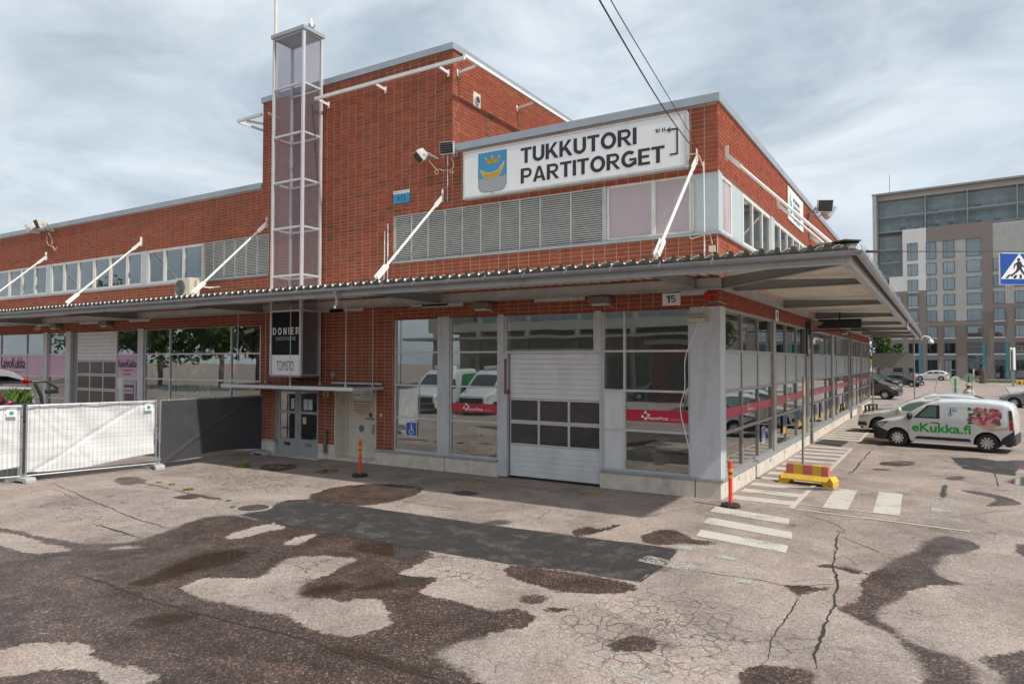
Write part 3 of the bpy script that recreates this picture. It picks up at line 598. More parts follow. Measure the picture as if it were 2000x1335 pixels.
# ================================================================== MARKET HALL
hall = thing('market_hall', 'long red brick market hall with taller brick tower and glazed ground floor', 'building')
def pl(plane, u0, u1, d0, d1, z0, z1):
    """box args on a facade: u along the wall, d inward depth"""
    return (u0, u1, d0, d1, z0, z1) if plane == 'f' else (-d1, -d0, u0, u1, z0, z1)
def brick_material():
    m = bpy.data.materials.new('red_brick'); m.use_nodes = True; t = m.node_tree; n = t.nodes; k = t.links; b = n['Principled BSDF']
    a = n.new('ShaderNodeAttribute'); a.attribute_name = 'tone'; oi = n.new('ShaderNodeObjectInfo')
    ad = n.new('ShaderNodeMath'); ad.operation = 'ADD'; k.new(a.outputs['Fac'], ad.inputs[0]); k.new(oi.outputs['Random'], ad.inputs[1])
    fr = n.new('ShaderNodeMath'); fr.operation = 'FRACT'; k.new(ad.outputs[0], fr.inputs[0])
    r = n.new('ShaderNodeValToRGB'); e = r.color_ramp.elements
    e[0].position = 0; e[0].color = (0.27, 0.074, 0.040, 1); e[1].position = 1; e[1].color = (0.375, 0.092, 0.040, 1)
    for p_, c in ((.03, (0.17, 0.070, 0.050, 1)), (.07, (0.265, 0.070, 0.044, 1)), (.40, (0.318, 0.082, 0.042, 1)), (.62, (0.295, 0.068, 0.037, 1)), (.80, (0.325, 0.090, 0.048, 1)), (.93, (0.30, 0.092, 0.058, 1))):
        q = e.new(p_); q.color = c
    k.new(fr.outputs[0], r.inputs[0])
    tc = n.new('ShaderNodeTexCoord')
    geo = n.new('ShaderNodeNewGeometry')
    nz = n.new('ShaderNodeTexNoise'); nz.inputs['Scale'].default_value = 9; nz.inputs['Detail'].default_value = 6; nz.inputs['Roughness'].default_value = .65; k.new(geo.outputs['Position'], nz.inputs['Vector'])
    mp = n.new('ShaderNodeMapping'); mp.inputs['Scale'].default_value = (3.2, 3.2, .9); k.new(geo.outputs['Position'], mp.inputs[0])
    n2 = n.new('ShaderNodeTexNoise'); n2.inputs['Scale'].default_value = 1.2; n2.inputs['Detail'].default_value = 8; n2.inputs['Roughness'].default_value = .7; k.new(mp.outputs[0], n2.inputs['Vector'])
    r2 = n.new('ShaderNodeMapRange'); r2.inputs['From Min'].default_value = .53; r2.inputs['From Max'].default_value = .76; r2.inputs['To Max'].default_value = .72; k.new(n2.outputs[0], r2.inputs['Value'])
    m1 = n.new('ShaderNodeMix'); m1.data_type = 'RGBA'; m1.blend_type = 'MULTIPLY'; m1.inputs[0].default_value = 1
    rr = n.new('ShaderNodeValToRGB'); rr.color_ramp.elements[0].color = (.78, .78, .78, 1); rr.color_ramp.elements[0].position = .25; rr.color_ramp.elements[1].color = (1.18, 1.18, 1.18, 1); rr.color_ramp.elements[1].position = .75; k.new(nz.outputs[0], rr.inputs[0])
    k.new(r.outputs[0], m1.inputs[6]); k.new(rr.outputs[0], m1.inputs[7])
    m2 = n.new('ShaderNodeMix'); m2.data_type = 'RGBA'; k.new(r2.outputs[0], m2.inputs[0]); k.new(m1.outputs[2], m2.inputs[6]); m2.inputs[7].default_value = (.085, .055, .042, 1)
    n4 = n.new('ShaderNodeTexNoise'); n4.inputs['Scale'].default_value = 1.7; n4.inputs['Detail'].default_value = 9; n4.inputs['Roughness'].default_value = .72; mp4 = n.new('ShaderNodeMapping'); mp4.inputs['Scale'].default_value = (2.2, 2.2, .55); mp4.inputs['Location'].default_value = (9, 4, 2); k.new(geo.outputs['Position'], mp4.inputs[0]); k.new(mp4.outputs[0], n4.inputs['Vector'])
    r4 = n.new('ShaderNodeMapRange'); r4.inputs['From Min'].default_value = .69; r4.inputs['From Max'].default_value = .80; r4.inputs['To Max'].default_value = .55; k.new(n4.outputs[0], r4.inputs['Value'])
    m4 = n.new('ShaderNodeMix'); m4.data_type = 'RGBA'; k.new(r4.outputs[0], m4.inputs[0]); k.new(m2.outputs[2], m4.inputs[6]); m4.inputs[7].default_value = (.50, .42, .36, 1); m2 = m4
    k.new(m2.outputs[2], b.inputs['Base Color']); b.inputs['Roughness'].default_value = .75; b.inputs['Specular IOR Level'].default_value = .12
    n3 = n.new('ShaderNodeTexNoise'); n3.inputs['Scale'].default_value = 70; n3.inputs['Detail'].default_value = 3; k.new(geo.outputs['Position'], n3.inputs['Vector'])
    bp = n.new('ShaderNodeBump'); bp.inputs['Strength'].default_value = .35; bp.inputs['Distance'].default_value = .004; k.new(n3.outputs[0], bp.inputs['Height']); k.new(bp.outputs[0], b.inputs['Normal'])
    return m
M_BRICK = brick_material()
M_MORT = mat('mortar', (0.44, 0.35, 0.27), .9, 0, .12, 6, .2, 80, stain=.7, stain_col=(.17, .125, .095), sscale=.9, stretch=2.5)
M_MORT2 = mat('shadowed_mortar', (0.20, 0.135, 0.10), .9, 0, .2, 6, .2, 80)  # side wall copy, shadow of the recessed joints put into its colour
ALLB = []   # (plane, u0,u1,z0,z1, owner)
def sub(iv, cuts):
    out = [iv]
    for a, b_ in cuts:
        nx_ = []
        for p_, q_ in out:
            if b_ <= p_ or a >= q_: nx_.append((p_, q_)); continue
            if a > p_: nx_.append((p_, a))
            if b_ < q_: nx_.append((b_, q_))
        out = nx_
    return out
def wall(plane, u0, u1, z0, z1, holes, bond, base=0.0, thick=.30, dref=0.0):
    zs = sorted({z0, z1} | {h[2] for h in holes if z0 < h[2] < z1} | {h[3] for h in holes if z0 < h[3] < z1})
    mb = MB()
    for a, b_ in zip(zs[:-1], zs[1:]):
        zc = (a+b_)/2
        for p_, q_ in sub((u0, u1), [(h[0], h[1]) for h in holes if h[2] < zc < h[3]]):
            mb.box(*pl(plane, p_+(.31 if plane == 's' and p_ == 0 else 0), q_-(.0075 if plane == 'f' and q_ in (0, -7.2) else 0), dref+.0065, dref+thick, a, b_))
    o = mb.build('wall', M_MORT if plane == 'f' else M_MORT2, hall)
    nrow = int(round((z1-z0)/.1))
    for r_ in range(nrow):
        a = z0+r_*.1+.005; b_ = min(a+.090, z1); zc = (a+b_)/2
        free = sub((u0, u1), [(h[0], h[1]) for h in holes if h[2] < zc < h[3]])
        off = base if bond == 'stack' else base+random.choice((0, .075, .15, .225, .15))
        for p_, q_ in free:
            i0 = math.floor((p_-off)/.3)
            while True:
                s_ = off+i0*.3; e_ = s_+.3
                if s_ >= q_-.001: break
                i0 += 1
                x0 = max(s_+.0085, p_); x1 = min(e_-.0085, q_)
                if bond != 'stack' and random.random() < .12: pass
                if x1-x0 > .035: ALLB.append((plane, x0, x1, a, b_, o, dref))
    return o
SF = (5.83, 7.17)
front_wall = wall('f', -36, 0, .45, 8.70, [(-36,-15.0,0,4.2),(-14.3,-12.3,0,2.15),(-11.6,-9.93,0,2.25),(-9.25,0,0,4.2),(-36,-14.66,*SF),(-9.27,0,*SF),(-15,-7.2,8.5,9)], 'stack')
tower_wall = wall('f', -15.0, -7.2, 8.5, 11.55, [], 'stack')
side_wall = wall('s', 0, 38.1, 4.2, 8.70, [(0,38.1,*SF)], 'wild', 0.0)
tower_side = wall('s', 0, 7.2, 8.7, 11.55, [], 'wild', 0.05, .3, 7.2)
MB().box(-15.0,-14.7,.31,7.2,8.5,11.55).box(-14.7,-7.5,6.9,7.2,8.5,11.55).build('wall', M_MORT, hall)
# bricks: the 300 nearest as objects, the rest as one facing
def bc(bk):
    plane, u0, u1, z0, z1, o, dr = bk; u = (u0+u1)/2; z = (z0+z1)/2
    return Vector((u, dr, z)) if plane == 'f' else Vector((-dr, u, z))
def brick_size(bk):
    c = bc(bk); d = CAM-c; n_ = Vector((0,-1,0)) if bk[0] == 'f' else Vector((1,0,0))
    hid = 1.0
    if bk[0] == 'f' and -6.7 < c.x < -.65 and 7.25 < c.z < 8.55: hid = 0
    if 4.5 < c.z < 5.3: hid = 0
    return hid*(bk[2]-bk[1])*max(0, d.normalized().dot(n_))/d.length_squared
order = sorted(range(len(ALLB)), key=lambda i_: -brick_size(ALLB[i_])); top = set(order[:300])
def brick_verts(u0, u1, z0, z1, plane, dr, jx):
    d0 = dr-jx; d1 = dr+.012; c = .004
    F = (lambda u, d, z: (u, d, z)) if plane == 'f' else (lambda u, d, z: (-d, u, z))
    vs = [F(u0,d1,z0),F(u1,d1,z0),F(u1,d1,z1),F(u0,d1,z1),F(u0+c,d0,z0+c),F(u1-c,d0,z0+c),F(u1-c,d0,z1-c),F(u0+c,d0,z1-c)]
    fs = [(4,5,6,7),(0,1,5,4),(1,2,6,5),(2,3,7,6),(3,0,4,7)]
    if plane == 's': pass
    return vs, fs
bv, bf, tone = [], [], []; cache = {}
for i_, bk in enumerate(ALLB):
    plane, u0, u1, z0, z1, o, dr = bk; jx = random.uniform(.000, .0035)
    if i_ in top:
        key = (plane, round(u1-u0, 3), round(z1-z0, 3)); me = cache.get(key)
        if me is None:
            vs, fs = brick_verts(-(u1-u0)/2, (u1-u0)/2, 0, z1-z0, plane, 0, .002)
            mb = MB(); mb._a(vs, fs); me = mb.mesh('brick', M_BRICK); cache[key] = me
        q = bpy.data.objects.new('brick', me); COL.objects.link(q); q.parent = o; c = bc(bk)
        q.location = (c.x, c.y-(jx-.002 if plane == 'f' else 0), z0)
    else:
        vs, fs = brick_verts(u0, u1, z0, z1, plane, dr, jx); b0 = len(bv); bv += vs; bf += [tuple(x+b0 for x in f) for f in fs]; tone += [random.random()]*5
mb = MB(); mb.v = bv; mb.f = bf; mb.c = [None]*len(bf)
me = mb.mesh('brick_facing', M_BRICK)
at = me.attributes.new('tone', 'FLOAT', 'FACE'); at.data.foreach_set('value', tone)
bo = bpy.data.objects.new('brick_facing', me); COL.objects.link(bo); bo.parent = hall; bo['kind'] = 'stuff'
# roofs, floors, rooms
MB().box(-36,-.3,.3,38,8.45,8.6).build('roof', mat('roof_felt', (.12,.12,.12), .9), hall)
MB().box(-14.7,-7.5,.3,6.9,11.3,11.45).build('roof', MATS['roof_felt'], hall)
MB().box(-36,-.31,.31,14,4.3,4.6).box(-9,-.31,14,38,4.3,4.6).build('ceiling', M_ROOM, hall)
MB().box(-36,-.31,.31,14,-.05,.02).box(-9,-.31,14,38,-.05,.02).build('floor', M_ROOMF, hall)
MB().box(-36,-9,14,14.2,.02,4.3).box(-9.2,-9,14.2,38,.02,4.3).box(-9,-.31,38,38.2,.02,8.45).box(-15.2,-15.0,.32,14,.02,4.3).box(-9.6,-9.45,.32,14,.02,4.3).box(-36,-.6,8,8.2,4.6,8.45).box(-36.2,-36,.3,14,.02,8.45).box(-5,-4.8,8.2,38,4.6,8.45).build('room_partition', M_ROOM, hall)
# parapet flashing
fl = MB().box(-36,-15.03,-.05,.35,8.69,8.885).box(-7.17,.05,-.05,.35,8.69,8.885).box(-.35,.05,.35,38.15,8.69,8.885); fl.build('parapet_flashing', M_FLASH, hall, bevel=.008)
MB().box(-15.05,-7.15,-.05,.35,11.53,11.72).box(-7.5,-7.15,.35,7.25,11.53,11.72).box(-15.05,-14.7,.35,7.25,11.53,11.72).build('parapet_flashing', M_FLASH, hall, bevel=.008)
# upper corner posts, sills
def panel(name, plane, u0, u1, d0, d1, z0, z1, m, bevel=0, parent=None):
    return MB().box(*pl(plane, u0, u1, d0, d1, z0, z1)).build(name, m, parent or hall, bevel=bevel)
panel('window_sill', 'f', -36, -14.64, -.06, .20, 5.775, 5.83, M_FLASH); panel('window_sill', 'f', -9.29, .06, -.06, .20, 5.775, 5.83, M_FLASH); panel('window_sill', 's', .21, 38, -.06, .20, 5.775, 5.83, M_FLASH)
def glazing(plane, u0, u1, z0, z1, vs, hs, fw, mf, fills=None, d=.03, dep=.07, gm_=None, name='window', edge=None):
    """one framed window: the frame is the part, each pane its child"""
    fills = fills or {}; gm_ = gm_ or M_GLASS; us = [u0]+list(vs)+[u1]; zz = sorted([z0, z1]+list(hs), reverse=True); mb = MB(); e = fw if edge is None else edge
    mb.box(*pl(plane, u0, u0+e, d, d+dep, z0, z1)); mb.box(*pl(plane, u1-e, u1, d, d+dep, z0, z1))
    mb.box(*pl(plane, u0+e, u1-e, d, d+dep, z1-e, z1)); mb.box(*pl(plane, u0+e, u1-e, d, d+dep, z0, z0+e))
    for v in vs: mb.box(*pl(plane, v-fw/2, v+fw/2, d, d+dep-.002, z0+e, z1-e))
    for h_ in hs:
        for a, b_ in zip(us[:-1], us[1:]): mb.box(*pl(plane, a+(e if a == u0 else fw/2), b_-(e if b_ == u1 else fw/2), d+.002, d+dep-.002, h_-fw/2, h_+fw/2))
    o = mb.build(name, mf, hall)
    for ci, (a, b_) in enumerate(zip(us[:-1], us[1:])):
        for ri, (t_, s_) in enumerate(zip(zz[:-1], zz[1:])):
            k_ = fills.get((ci, ri), fills.get(('*', ri), 'glass'))
            if k_ == 'none': continue
            m_ = {'glass': gm_, 'pink': M_PINK, 'frost': M_FROST, 'panel': M_GAR, 'pinkw': M_PINKW}.get(k_)
            dd = d+dep*.55 if k_ == 'glass' else d+dep*.35
            tilt = random.uniform(-.0016, .0016)
            MB().box(*pl(plane, a+.012, b_-.012, dd, dd+.008, s_+.012, t_-.012)).build('pane' if k_ != 'panel' else 'panel', m_, o)
    return o
HS = [3.23, 2.31, 1.39]
# right ground floor
glazing('f', -9.25, -7.67, .44, 4.2, [], HS, .045, M_FRAME)
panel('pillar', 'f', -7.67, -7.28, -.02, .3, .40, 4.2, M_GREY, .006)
glazing('f', -7.28, -5.71, .44, 4.2, [], HS, .045, M_FRAME)
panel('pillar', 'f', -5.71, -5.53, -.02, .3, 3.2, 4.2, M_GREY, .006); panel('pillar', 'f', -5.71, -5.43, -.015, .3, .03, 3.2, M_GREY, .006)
glazing('f', -5.53, -2.96, 3.2, 4.2, [], [], .05, M_FRAME)
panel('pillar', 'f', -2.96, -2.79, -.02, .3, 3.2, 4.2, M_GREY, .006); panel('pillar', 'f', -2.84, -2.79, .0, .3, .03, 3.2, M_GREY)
glazing('f', -2.79, -.65, .44, 4.2, [-2.22], HS, .05, M_FRAME, {(0, 2): 'panel', (0, 3): 'panel'})
panel('pillar', 'f', -.65, .03, -.03, .34, .44, 4.2, M_GREY, .008); panel('pillar', 's', .34, .43, -.028, .2, .44, 4.2, M_BEAM, .006)
# sectional garage door
def garage(x0, x1, z0, z1, sections, parent_name, mrow):
    """sections: list of (zlow, zhigh, kind)"""
    body = MB().box(x0, x1, .13, .17, z0, z1).build(parent_name, M_DARK, hall)
    for (a, b_, kd) in sections:
        if kd == 'solid':
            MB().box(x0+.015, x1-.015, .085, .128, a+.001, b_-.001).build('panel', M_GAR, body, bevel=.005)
        else:
            n_ = 3; w_ = (x1-x0-.03)/n_; fr_ = MB(); fr_.box(x0+.015, x1-.015, .085, .128, a, a+.045).box(x0+.015, x1-.015, .085, .128, b_-.045, b_)
            for q in range(n_+1):
                c = x0+.015+q*w_; lo = max(x0+.015, c-.03); hi = min(x1-.015, c+.03); fr_.box(lo, hi, .086, .127, a+.045, b_-.045)
            fr_.build('pane_frame', M_FRAME, body, bevel=.004)
            for q in range(n_): MB().box(x0+.03+q*w_, x0+q*w_+w_, .105, .115, a+.03, b_-.03).build('pane', M_GARG, body)
    return body
sec = [(z, z+.125, 'solid') for z in np.arange(2.045, 3.18, .1255)]+[(1.445, 2.04, 'win'), (.85, 1.44, 'win')]+[(z, z+.130, 'solid') for z in np.arange(.062, .80, .1305)]
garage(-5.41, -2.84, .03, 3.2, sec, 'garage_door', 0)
MB().box(-5.42,-2.83,.09,.135,.015,.058).build('bottom_seal', M_BLACK, hall)
MB().box(-5.5,-5.44,-.03,.07,2.25,3.05).build('door_guide', mat('brown_rust', (.22,.075,.04), .7, 0, .3, 9), hall); MB().box(-5.5,-5.40,-.035,.05,2.15,2.25).build('door_guide', MATS['brown_rust'], hall)
# plinths with their flashing
for a, b_ in ((-15.0,-14.3),(-12.3,-11.6),(-9.93,-7.45),(-7.43,-5.72),(-2.83,-.56),(-.54,.02)):
    panel('plinth', 'f', a, b_, -.005, .33, -.3, .40, M_CONC, .012)
panel('plinth_flashing', 'f', -9.95, -5.72, -.045, .03, .385, .44, M_FLASH, .006); panel('plinth_flashing', 'f', -2.83, .075, -.05, .03, .385, .44, M_FLASH, .006)
panel('plinth_flashing', 'f', -15.02, -14.28, -.03, .01, .40, .45, M_FLASH); panel('plinth_flashing', 'f', -12.32, -11.58, -.02, .01, .40, .45, M_CONC)
for a, b_ in ((.34,6.0),(6.02,12.05),(12.6,19.0),(19.02,25.3),(25.9,32),(32.02,38)):
    panel('plinth', 's', a, b_, -.02, .33, -.3, .40, M_CONC, .012); panel('plinth_flashing', 's', a-(.29 if a < 1 else .05), b_-.06, -.065, .04, .385, .44, M_FLASH, .006)
    for q in np.linspace(a+1.2, b_-.9, 3): panel('plinth_slot', 's', q, q+.06, -.024, .0, .20, .30, M_DARK)
# side glazing
bays = [(.43,5.72,[2.15,3.92]),(6.1,11.6,[7.85,9.73]),(12.1,18.5,[13.35,16.9]),(19.1,25.2,[20.4,23.8]),(26.1,31.9,[27.5,29.7]),(32.1,37.7,[33.4,34.9,36.4])]
for a, b_, v in bays:
    glazing('s', a, b_, .44, 4.2, v, HS, .07, M_FRAMEB, {('*', 1): 'frost'}, d=.02, dep=.08)
for a, b_ in ((5.72,6.1),(11.6,12.1),(18.5,19.1),(25.2,26.1),(31.9,32.1),(37.7,38.05)): panel('pillar', 's', a, b_, -.02, .2, .40, 4.2, M_FRAMEB, .006)
[MB().tube([(.07,y,.0),(.07,y,4.5)], .04, 10).build('downpipe', M_STEEL, hall, smooth=True) for y in (12.3, 25.55)]
panel('plinth', 's', 29.0, 29.25, -.27, -.025, 0, .52, M_CONC, .01)
# upper band right: louvres, pink windows, corner panels
def louvre(u0, u1, cuts, nm):
    us = [u0]+cuts+[u1]; z0, z1 = 5.84, 7.16; fr_ = MB()
    for q in us: fr_.box(q-.018, q+.018, .02, .10, z0, z1)
    MB().box(u0, u1, .101, .14, z0, z1).build('louvre_backing', M_DARK, hall); fr_.box(u0+.02, u1-.02, .021, .10, z1-.04, z1)
    o = fr_.build('louvre', M_LOUV, hall)
    for a, b_ in zip(us[:-1], us[1:]):
        s_ = MB(); n_ = 24
        for r_ in range(n_):
            z = z0+.015+r_*(z1-z0-.06)/n_; A_, B_ = a+.018, b_-.018
            s_._a([(A_,.028,z),(B_,.028,z),(B_,.028,z+.026),(A_,.028,z+.026),(A_,.085,z+.045),(B_,.085,z+.045),(B_,.085,z+.040),(A_,.085,z+.040)], [(0,1,2,3),(3,2,5,4),(7,6,1,0)])
        q = s_.build('slats', M_LOUV, o); q['kind'] = 'stuff'
louvre(-9.25, -2.75, [-8.65,-8.05,-7.46,-6.88,-6.28,-5.67,-5.07,-4.47,-3.61], 'r')
panel('post', 'f', -2.73, -2.655, .0, .2, 5.83, 7.17, M_BLUEP)
glazing('f', -2.65, -.60, 5.85, 7.17, [-1.49], [], .10, M_WFRAME, {('*', 0): 'pinkw'}, d=.02, edge=.06)
panel('corner_panel', 'f', -.60, .0, .012, .3, 5.83, 7.17, M_BLUEP); panel('corner_panel', 's', .30, .33, -.0, .2, 5.83, 7.17, M_BLUEP)
panel('corner_panel', 's', 1.25, 2.30, .02, .2, 5.83, 7.17, M_BLUEP)
glazing('s', .33, 1.25, 5.85, 7.17, [], [], .08, M_WFRAME, {('*', 0): 'pinkw'}, d=.02)
glazing('s', 2.32, 5.60, 5.85, 7.17, [3.4,4.55], [], .10, M_WFRAME, None, d=.02, gm_=M_GLASSU)
y0 = 6.1
while y0 < 37:
    glazing('s', y0, y0+5.6, 5.85, 7.17, [y0+1.0,y0+2.1,y0+3.2,y0+4.4], [], .10, M_WFRAME, None, d=.02, gm_=M_GLASSU); panel('post', 's', y0-.48, y0-.02, .0, .2, 5.83, 7.17, M_BLUEP); y0 += 6.1
# upper band left
louvre(-18.08, -14.68, [-17.55,-16.98,-16.40,-15.82,-15.25], 'l')
glazing('f', -21.53, -18.12, 5.85, 7.16, [-20.45,-19.28], [], .16, M_WFRAME, None, d=.02, gm_=M_GLASSU, edge=.1)
panel('post', 'f', -21.85, -21.55, .0, .2, 5.83, 7.17, M_BLUEP)
glazing('f', -28.73, -21.87, 5.85, 7.16, [-27.65,-26.5,-25.3,-24.1,-22.9], [], .18, M_WFRAME, None, d=.02, gm_=M_GLASSU, edge=.1)
panel('post', 'f', -29.05, -28.75, .0, .2, 5.83, 7.17, M_BLUEP)
glazing('f', -35.9, -29.07, 5.85, 7.16, [-34.8,-33.7,-32.55,-31.35,-30.15], [], .18, M_WFRAME, None, d=.02, gm_=M_GLASSU, edge=.1)
for a in (-34.4,-32.0,-29.9,-27.1,-25.9,-23.5,-20.9,-19.8): MB().grid(lambda u, v, a=a: (a+u*.75, .42+.05*math.sin(u*26), 5.86+v*1.28), 18, 1).build('curtain', cloth_mat('pale_curtain', (.42,.45,.48), .3) if 'pale_curtain' not in MATS else MATS['pale_curtain'], hall)
# left ground floor
glazing('f', -35.5, -29.22, .44, 4.2, [-33.25,-30.8], HS, .055, M_FRAME, {('*', 1): 'pink'})
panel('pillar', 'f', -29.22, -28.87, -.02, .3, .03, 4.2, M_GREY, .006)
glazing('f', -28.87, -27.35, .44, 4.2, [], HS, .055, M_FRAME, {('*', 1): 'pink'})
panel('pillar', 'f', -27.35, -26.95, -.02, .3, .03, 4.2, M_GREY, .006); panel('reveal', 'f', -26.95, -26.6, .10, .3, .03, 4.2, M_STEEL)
garage(-26.6, -23.62, .03, 4.17, [(z, z+.14, 'solid') for z in np.arange(3.0, 4.1, .145)]+[(2.42, 2.98, 'win'), (1.82, 2.40, 'win'), (1.2, 1.80, 'win'), (.6, 1.18, 'solid'), (.1, .58, 'solid')], 'garage_door', 0)
glazing('f', -23.6, -22.05, .03, 4.2, [], [3.23, 2.30], .055, M_FRAME, {(0, 1): 'pink', (0, 2): 'panel'})
dr = panel('shop_door', 'f', -23.05, -22.15, .0, .03, .06, 2.24, M_DOORG, .006)
panel('door_pane', 'f', -22.9, -22.28, -.008, -.001, .9, 2.05, M_GARG, 0, dr)
MB().tube([(-23.25,-.06,1.0),(-23.25,-.06,1.9)], .018).build('handle', M_GALV, dr)
panel('door_notice', 'f', -22.88, -22.30, -.015, -.009, 1.72, 1.95, M_PINK, 0, dr)
panel('pillar', 'f', -22.05, -21.67, -.02, .3, .03, 4.2, M_GREY, .006)
glazing('f', -21.65, -15.02, .44, 4.2, [-20.06,-16.56], HS, .055, M_FRAME)
panel('plinth', 'f', -36, -26.95, -.005, .3, -.3, .40, M_CONC); panel('plinth', 'f', -22.05, -15.0, .0, .3, -.3, .40, M_CONC); panel('plinth_flashing', 'f', -22.05, -15.03, -.04, .03, .385, .44, M_FLASH)
# grey door pair under the entrance slab
for a, b_, hinge in ((-14.26,-13.31,-1), (-13.30,-12.33,1)):
    d_ = MB(); d_.box(a, a+.13, .10, .15, .02, 2.12).box(b_-.13, b_, .10, .15, .02, 2.12).box(a+.13, b_-.13, .10, .15, 2.0, 2.12).box(a+.13, b_-.13, .10, .15, 1.31, 1.40).box(a+.13, b_-.13, .10, .15, .02, .52)
    o = d_.build('entrance_door', M_DOORG, hall, bevel=.005)
    for z0, z1 in ((.52,1.31),(1.40,2.0)): MB().box(a+.13, b_-.13, .12, .13, z0, z1).build('pane', M_GLASS, o)
    MB().box((a+b_)/2-.14, (a+b_)/2+.14, .085, .099, .30, .40).build('letter_slot', mat('brass_slot', (.12,.085,.07) if hinge < 0 else (.3,.3,.3), .4, .5) if hinge < 0 else M_STEEL, o)
    for z in (.35,1.1,1.85): MB().tube([((a+.01) if hinge < 0 else (b_-.01), .07, z-.06), ((a+.01) if hinge < 0 else (b_-.01), .07, z+.06)], .018).build('hinge', M_GALV, o)
    notes = [(a+.62, a+.78, 1.46, 1.80)] if hinge < 0 else [(a+.23, a+.42, 1.45, 1.78), (a+.45, a+.63, 1.45, 1.78)]
    for q in notes: MB().box(q[0], q[1], .112, .115, q[2], q[3]).build('paper_notice', mat('paper', (.62,.68,.72), .7), o)
    if hinge > 0: MB().box(a+.20, a+.36, .112, .115, 1.0, 1.22).build('paper_notice', mat('yellow_paper', (.55,.55,.28), .7), o); MB().tube([(a+.03,.06,.75),(a+.03,.05,1.0)], .016).build('handle', M_GALV, o)
MB().box(-14.3,-14.262,.08,.2,.0,2.15).box(-12.33,-12.3,.08,.2,0,2.15).box(-14.262,-12.33,.08,.2,2.12,2.15).build('door_frame', M_DOORG, hall)
MB().box(-14.2,-12.0,-.35,.1,-.02,.02).build('threshold', M_CONC, hall)
# beige steel door in its recess
MB().box(-11.6,-11.56,.0,.42,.0,2.25).box(-9.97,-9.93,.0,.42,0,2.25).box(-11.56,-9.97,.0,.42,2.21,2.25).box(-11.56,-11.42,.38,.44,.08,2.21).box(-10.16,-9.97,.38,.44,.08,2.21).build('door_frame', M_BEIGE, hall)
sdr = MB().box(-11.42,-10.16,.40,.45,.08,2.21).build('steel_door', M_BEIGE, hall, bevel=.006)
MB().box(-11.56,-9.97,.0,.46,-.02,.08).build('threshold', M_CONC, hall)
MB().box(-11.2,-10.83,.392,.399,1.83,2.1).build('notice', M_SIGNW, sdr); MB().box(-10.80,-10.45,.392,.399,1.83,2.1).build('notice', M_SIGNW, sdr)
M_REDT = mat('faded_red_ink', (.36,.12,.09), .6); M_GREYT = mat('grey_ink', (.16,.16,.17), .6)
def bars(parent, m, x, y, z, w_, h, n_):
    """a row of print too small to read: short dashes"""
    mb = MB(); x0 = x
    while x0 < x+w_-.001:
        l = min(random.uniform(.03, .085)*n_, x+w_-x0); mb.box(x0, x0+l, y-.002, y, z, z+h); x0 += l+.014*n_
    return mb.build('small_print', m, parent)
for r_ in range(4): bars(sdr, M_GREYT, -10.76, .391, 2.04-r_*.052, .27, .018, .7)
bars(sdr, M_GREYT, -11.06, .391, 1.94, .17, .035, 1.2); MB().prism([(0,0),(.03,.09),(.06,0)], lambda u, v, d: (-11.15+u, d, 1.92+v), .388, .391).build('small_print', M_GREYT, sdr)
mbr = MB()
for q in range(13): mbr.box(-11.2+q*.055, -11.2+q*.055+random.uniform(.018,.036), .397, .399, 1.72, 1.775)
mbr.build('small_print', M_REDT, sdr)
for r_, w_ in enumerate((.70,.68,.62,.58,.46)): bars(sdr, M_REDT, -11.19+(.70-w_)/2, .398, 1.64-r_*.062, w_, .026, 1)
MB().lathe([(.075,.393),(.075,.399)], (-10.50,0,1.37), 12, 'y').build('round_sticker', mat('brown_ink', (.14,.10,.05), .6), sdr); bars(sdr, MATS['brown_ink'], -10.70, .398, 1.23, .36, .05, .8)
MB().lathe([(.11,.393),(.11,.399)], (-10.86,0,.95), 14, 'y').build('round_sticker', mat('blue_grey_sticker', (.12,.17,.24), .5), sdr)
MB().box(-10.40,-10.34,.33,.399,.82,1.08).build('handle', M_GALV, sdr)
MB().box(-10.30,-10.22,.30,.40,2.05,2.2).box(-10.18,-10.10,.30,.40,2.05,2.2).build('door_closer', M_BLACK, sdr)
# light fittings and boxes in the rooms behind the glass
def carton(x, y, z, sx, sy, sz, lab):
    MBt = MB().box(x, x+sx, y, y+sy, z, z+sz); o = tag(MBt.build('cardboard_box', M_CARD, bevel=.008), lab, 'box', 'cardboard boxes behind the window')
    MB().box(x+sx*.42, x+sx*.58, y-.004, y+sy+.002, z+.02, z+sz+.003).build('tape', mat('brown_tape', (.40,.30,.19), .4), o)
    MB().box(x+sx*.2, x+sx*.35, y-.006, y-.003, z+sz*.35, z+sz*.6).build('handle_hole', M_DARK, o)
carton(-6.98,.55,.46,.52,.5,.34,'lower left cardboard box behind the second window'); carton(-6.44,.55,.46,.46,.5,.34,'lower middle cardboard box behind the second window'); carton(-5.97,.6,.46,.22,.5,.30,'small cardboard box at the right of the second window')
carton(-6.8,.62,.82,.6,.45,.32,'upper left cardboard box behind the second window'); carton(-6.15,.6,.82,.38,.45,.36,'upper right cardboard box behind the second window')
tb = thing('work_table', 'low blue legged table inside the corner window', 'table', (-1.4, 1.0, 0)); MB().box(-.55,.55,-.3,.4,.98,1.02).build('table_top', M_ROOM, tb)
for x, y in ((-.5,-.25),(.5,-.25),(-.5,.35),(.5,.35)): MB().box(x-.02,x+.02,y-.02,y+.02,.02,.98).build('leg', mat('blue_leg', (.02,.06,.25), .5), tb)
tag(MB().box(-1.28,-.72,.75,1.15,.45,.80).build('red_crate', mat('red_crate', (.20,.03,.025), .6), bevel=.02), 'dark red crate low inside the corner window', 'crate')
carton(-1.95,.8,.46,.4,.4,.4,'brown box behind the corner window, under the table'); carton(-1.8,.9,1.03,.25,.2,.12,'small pale box on the table in the corner window')
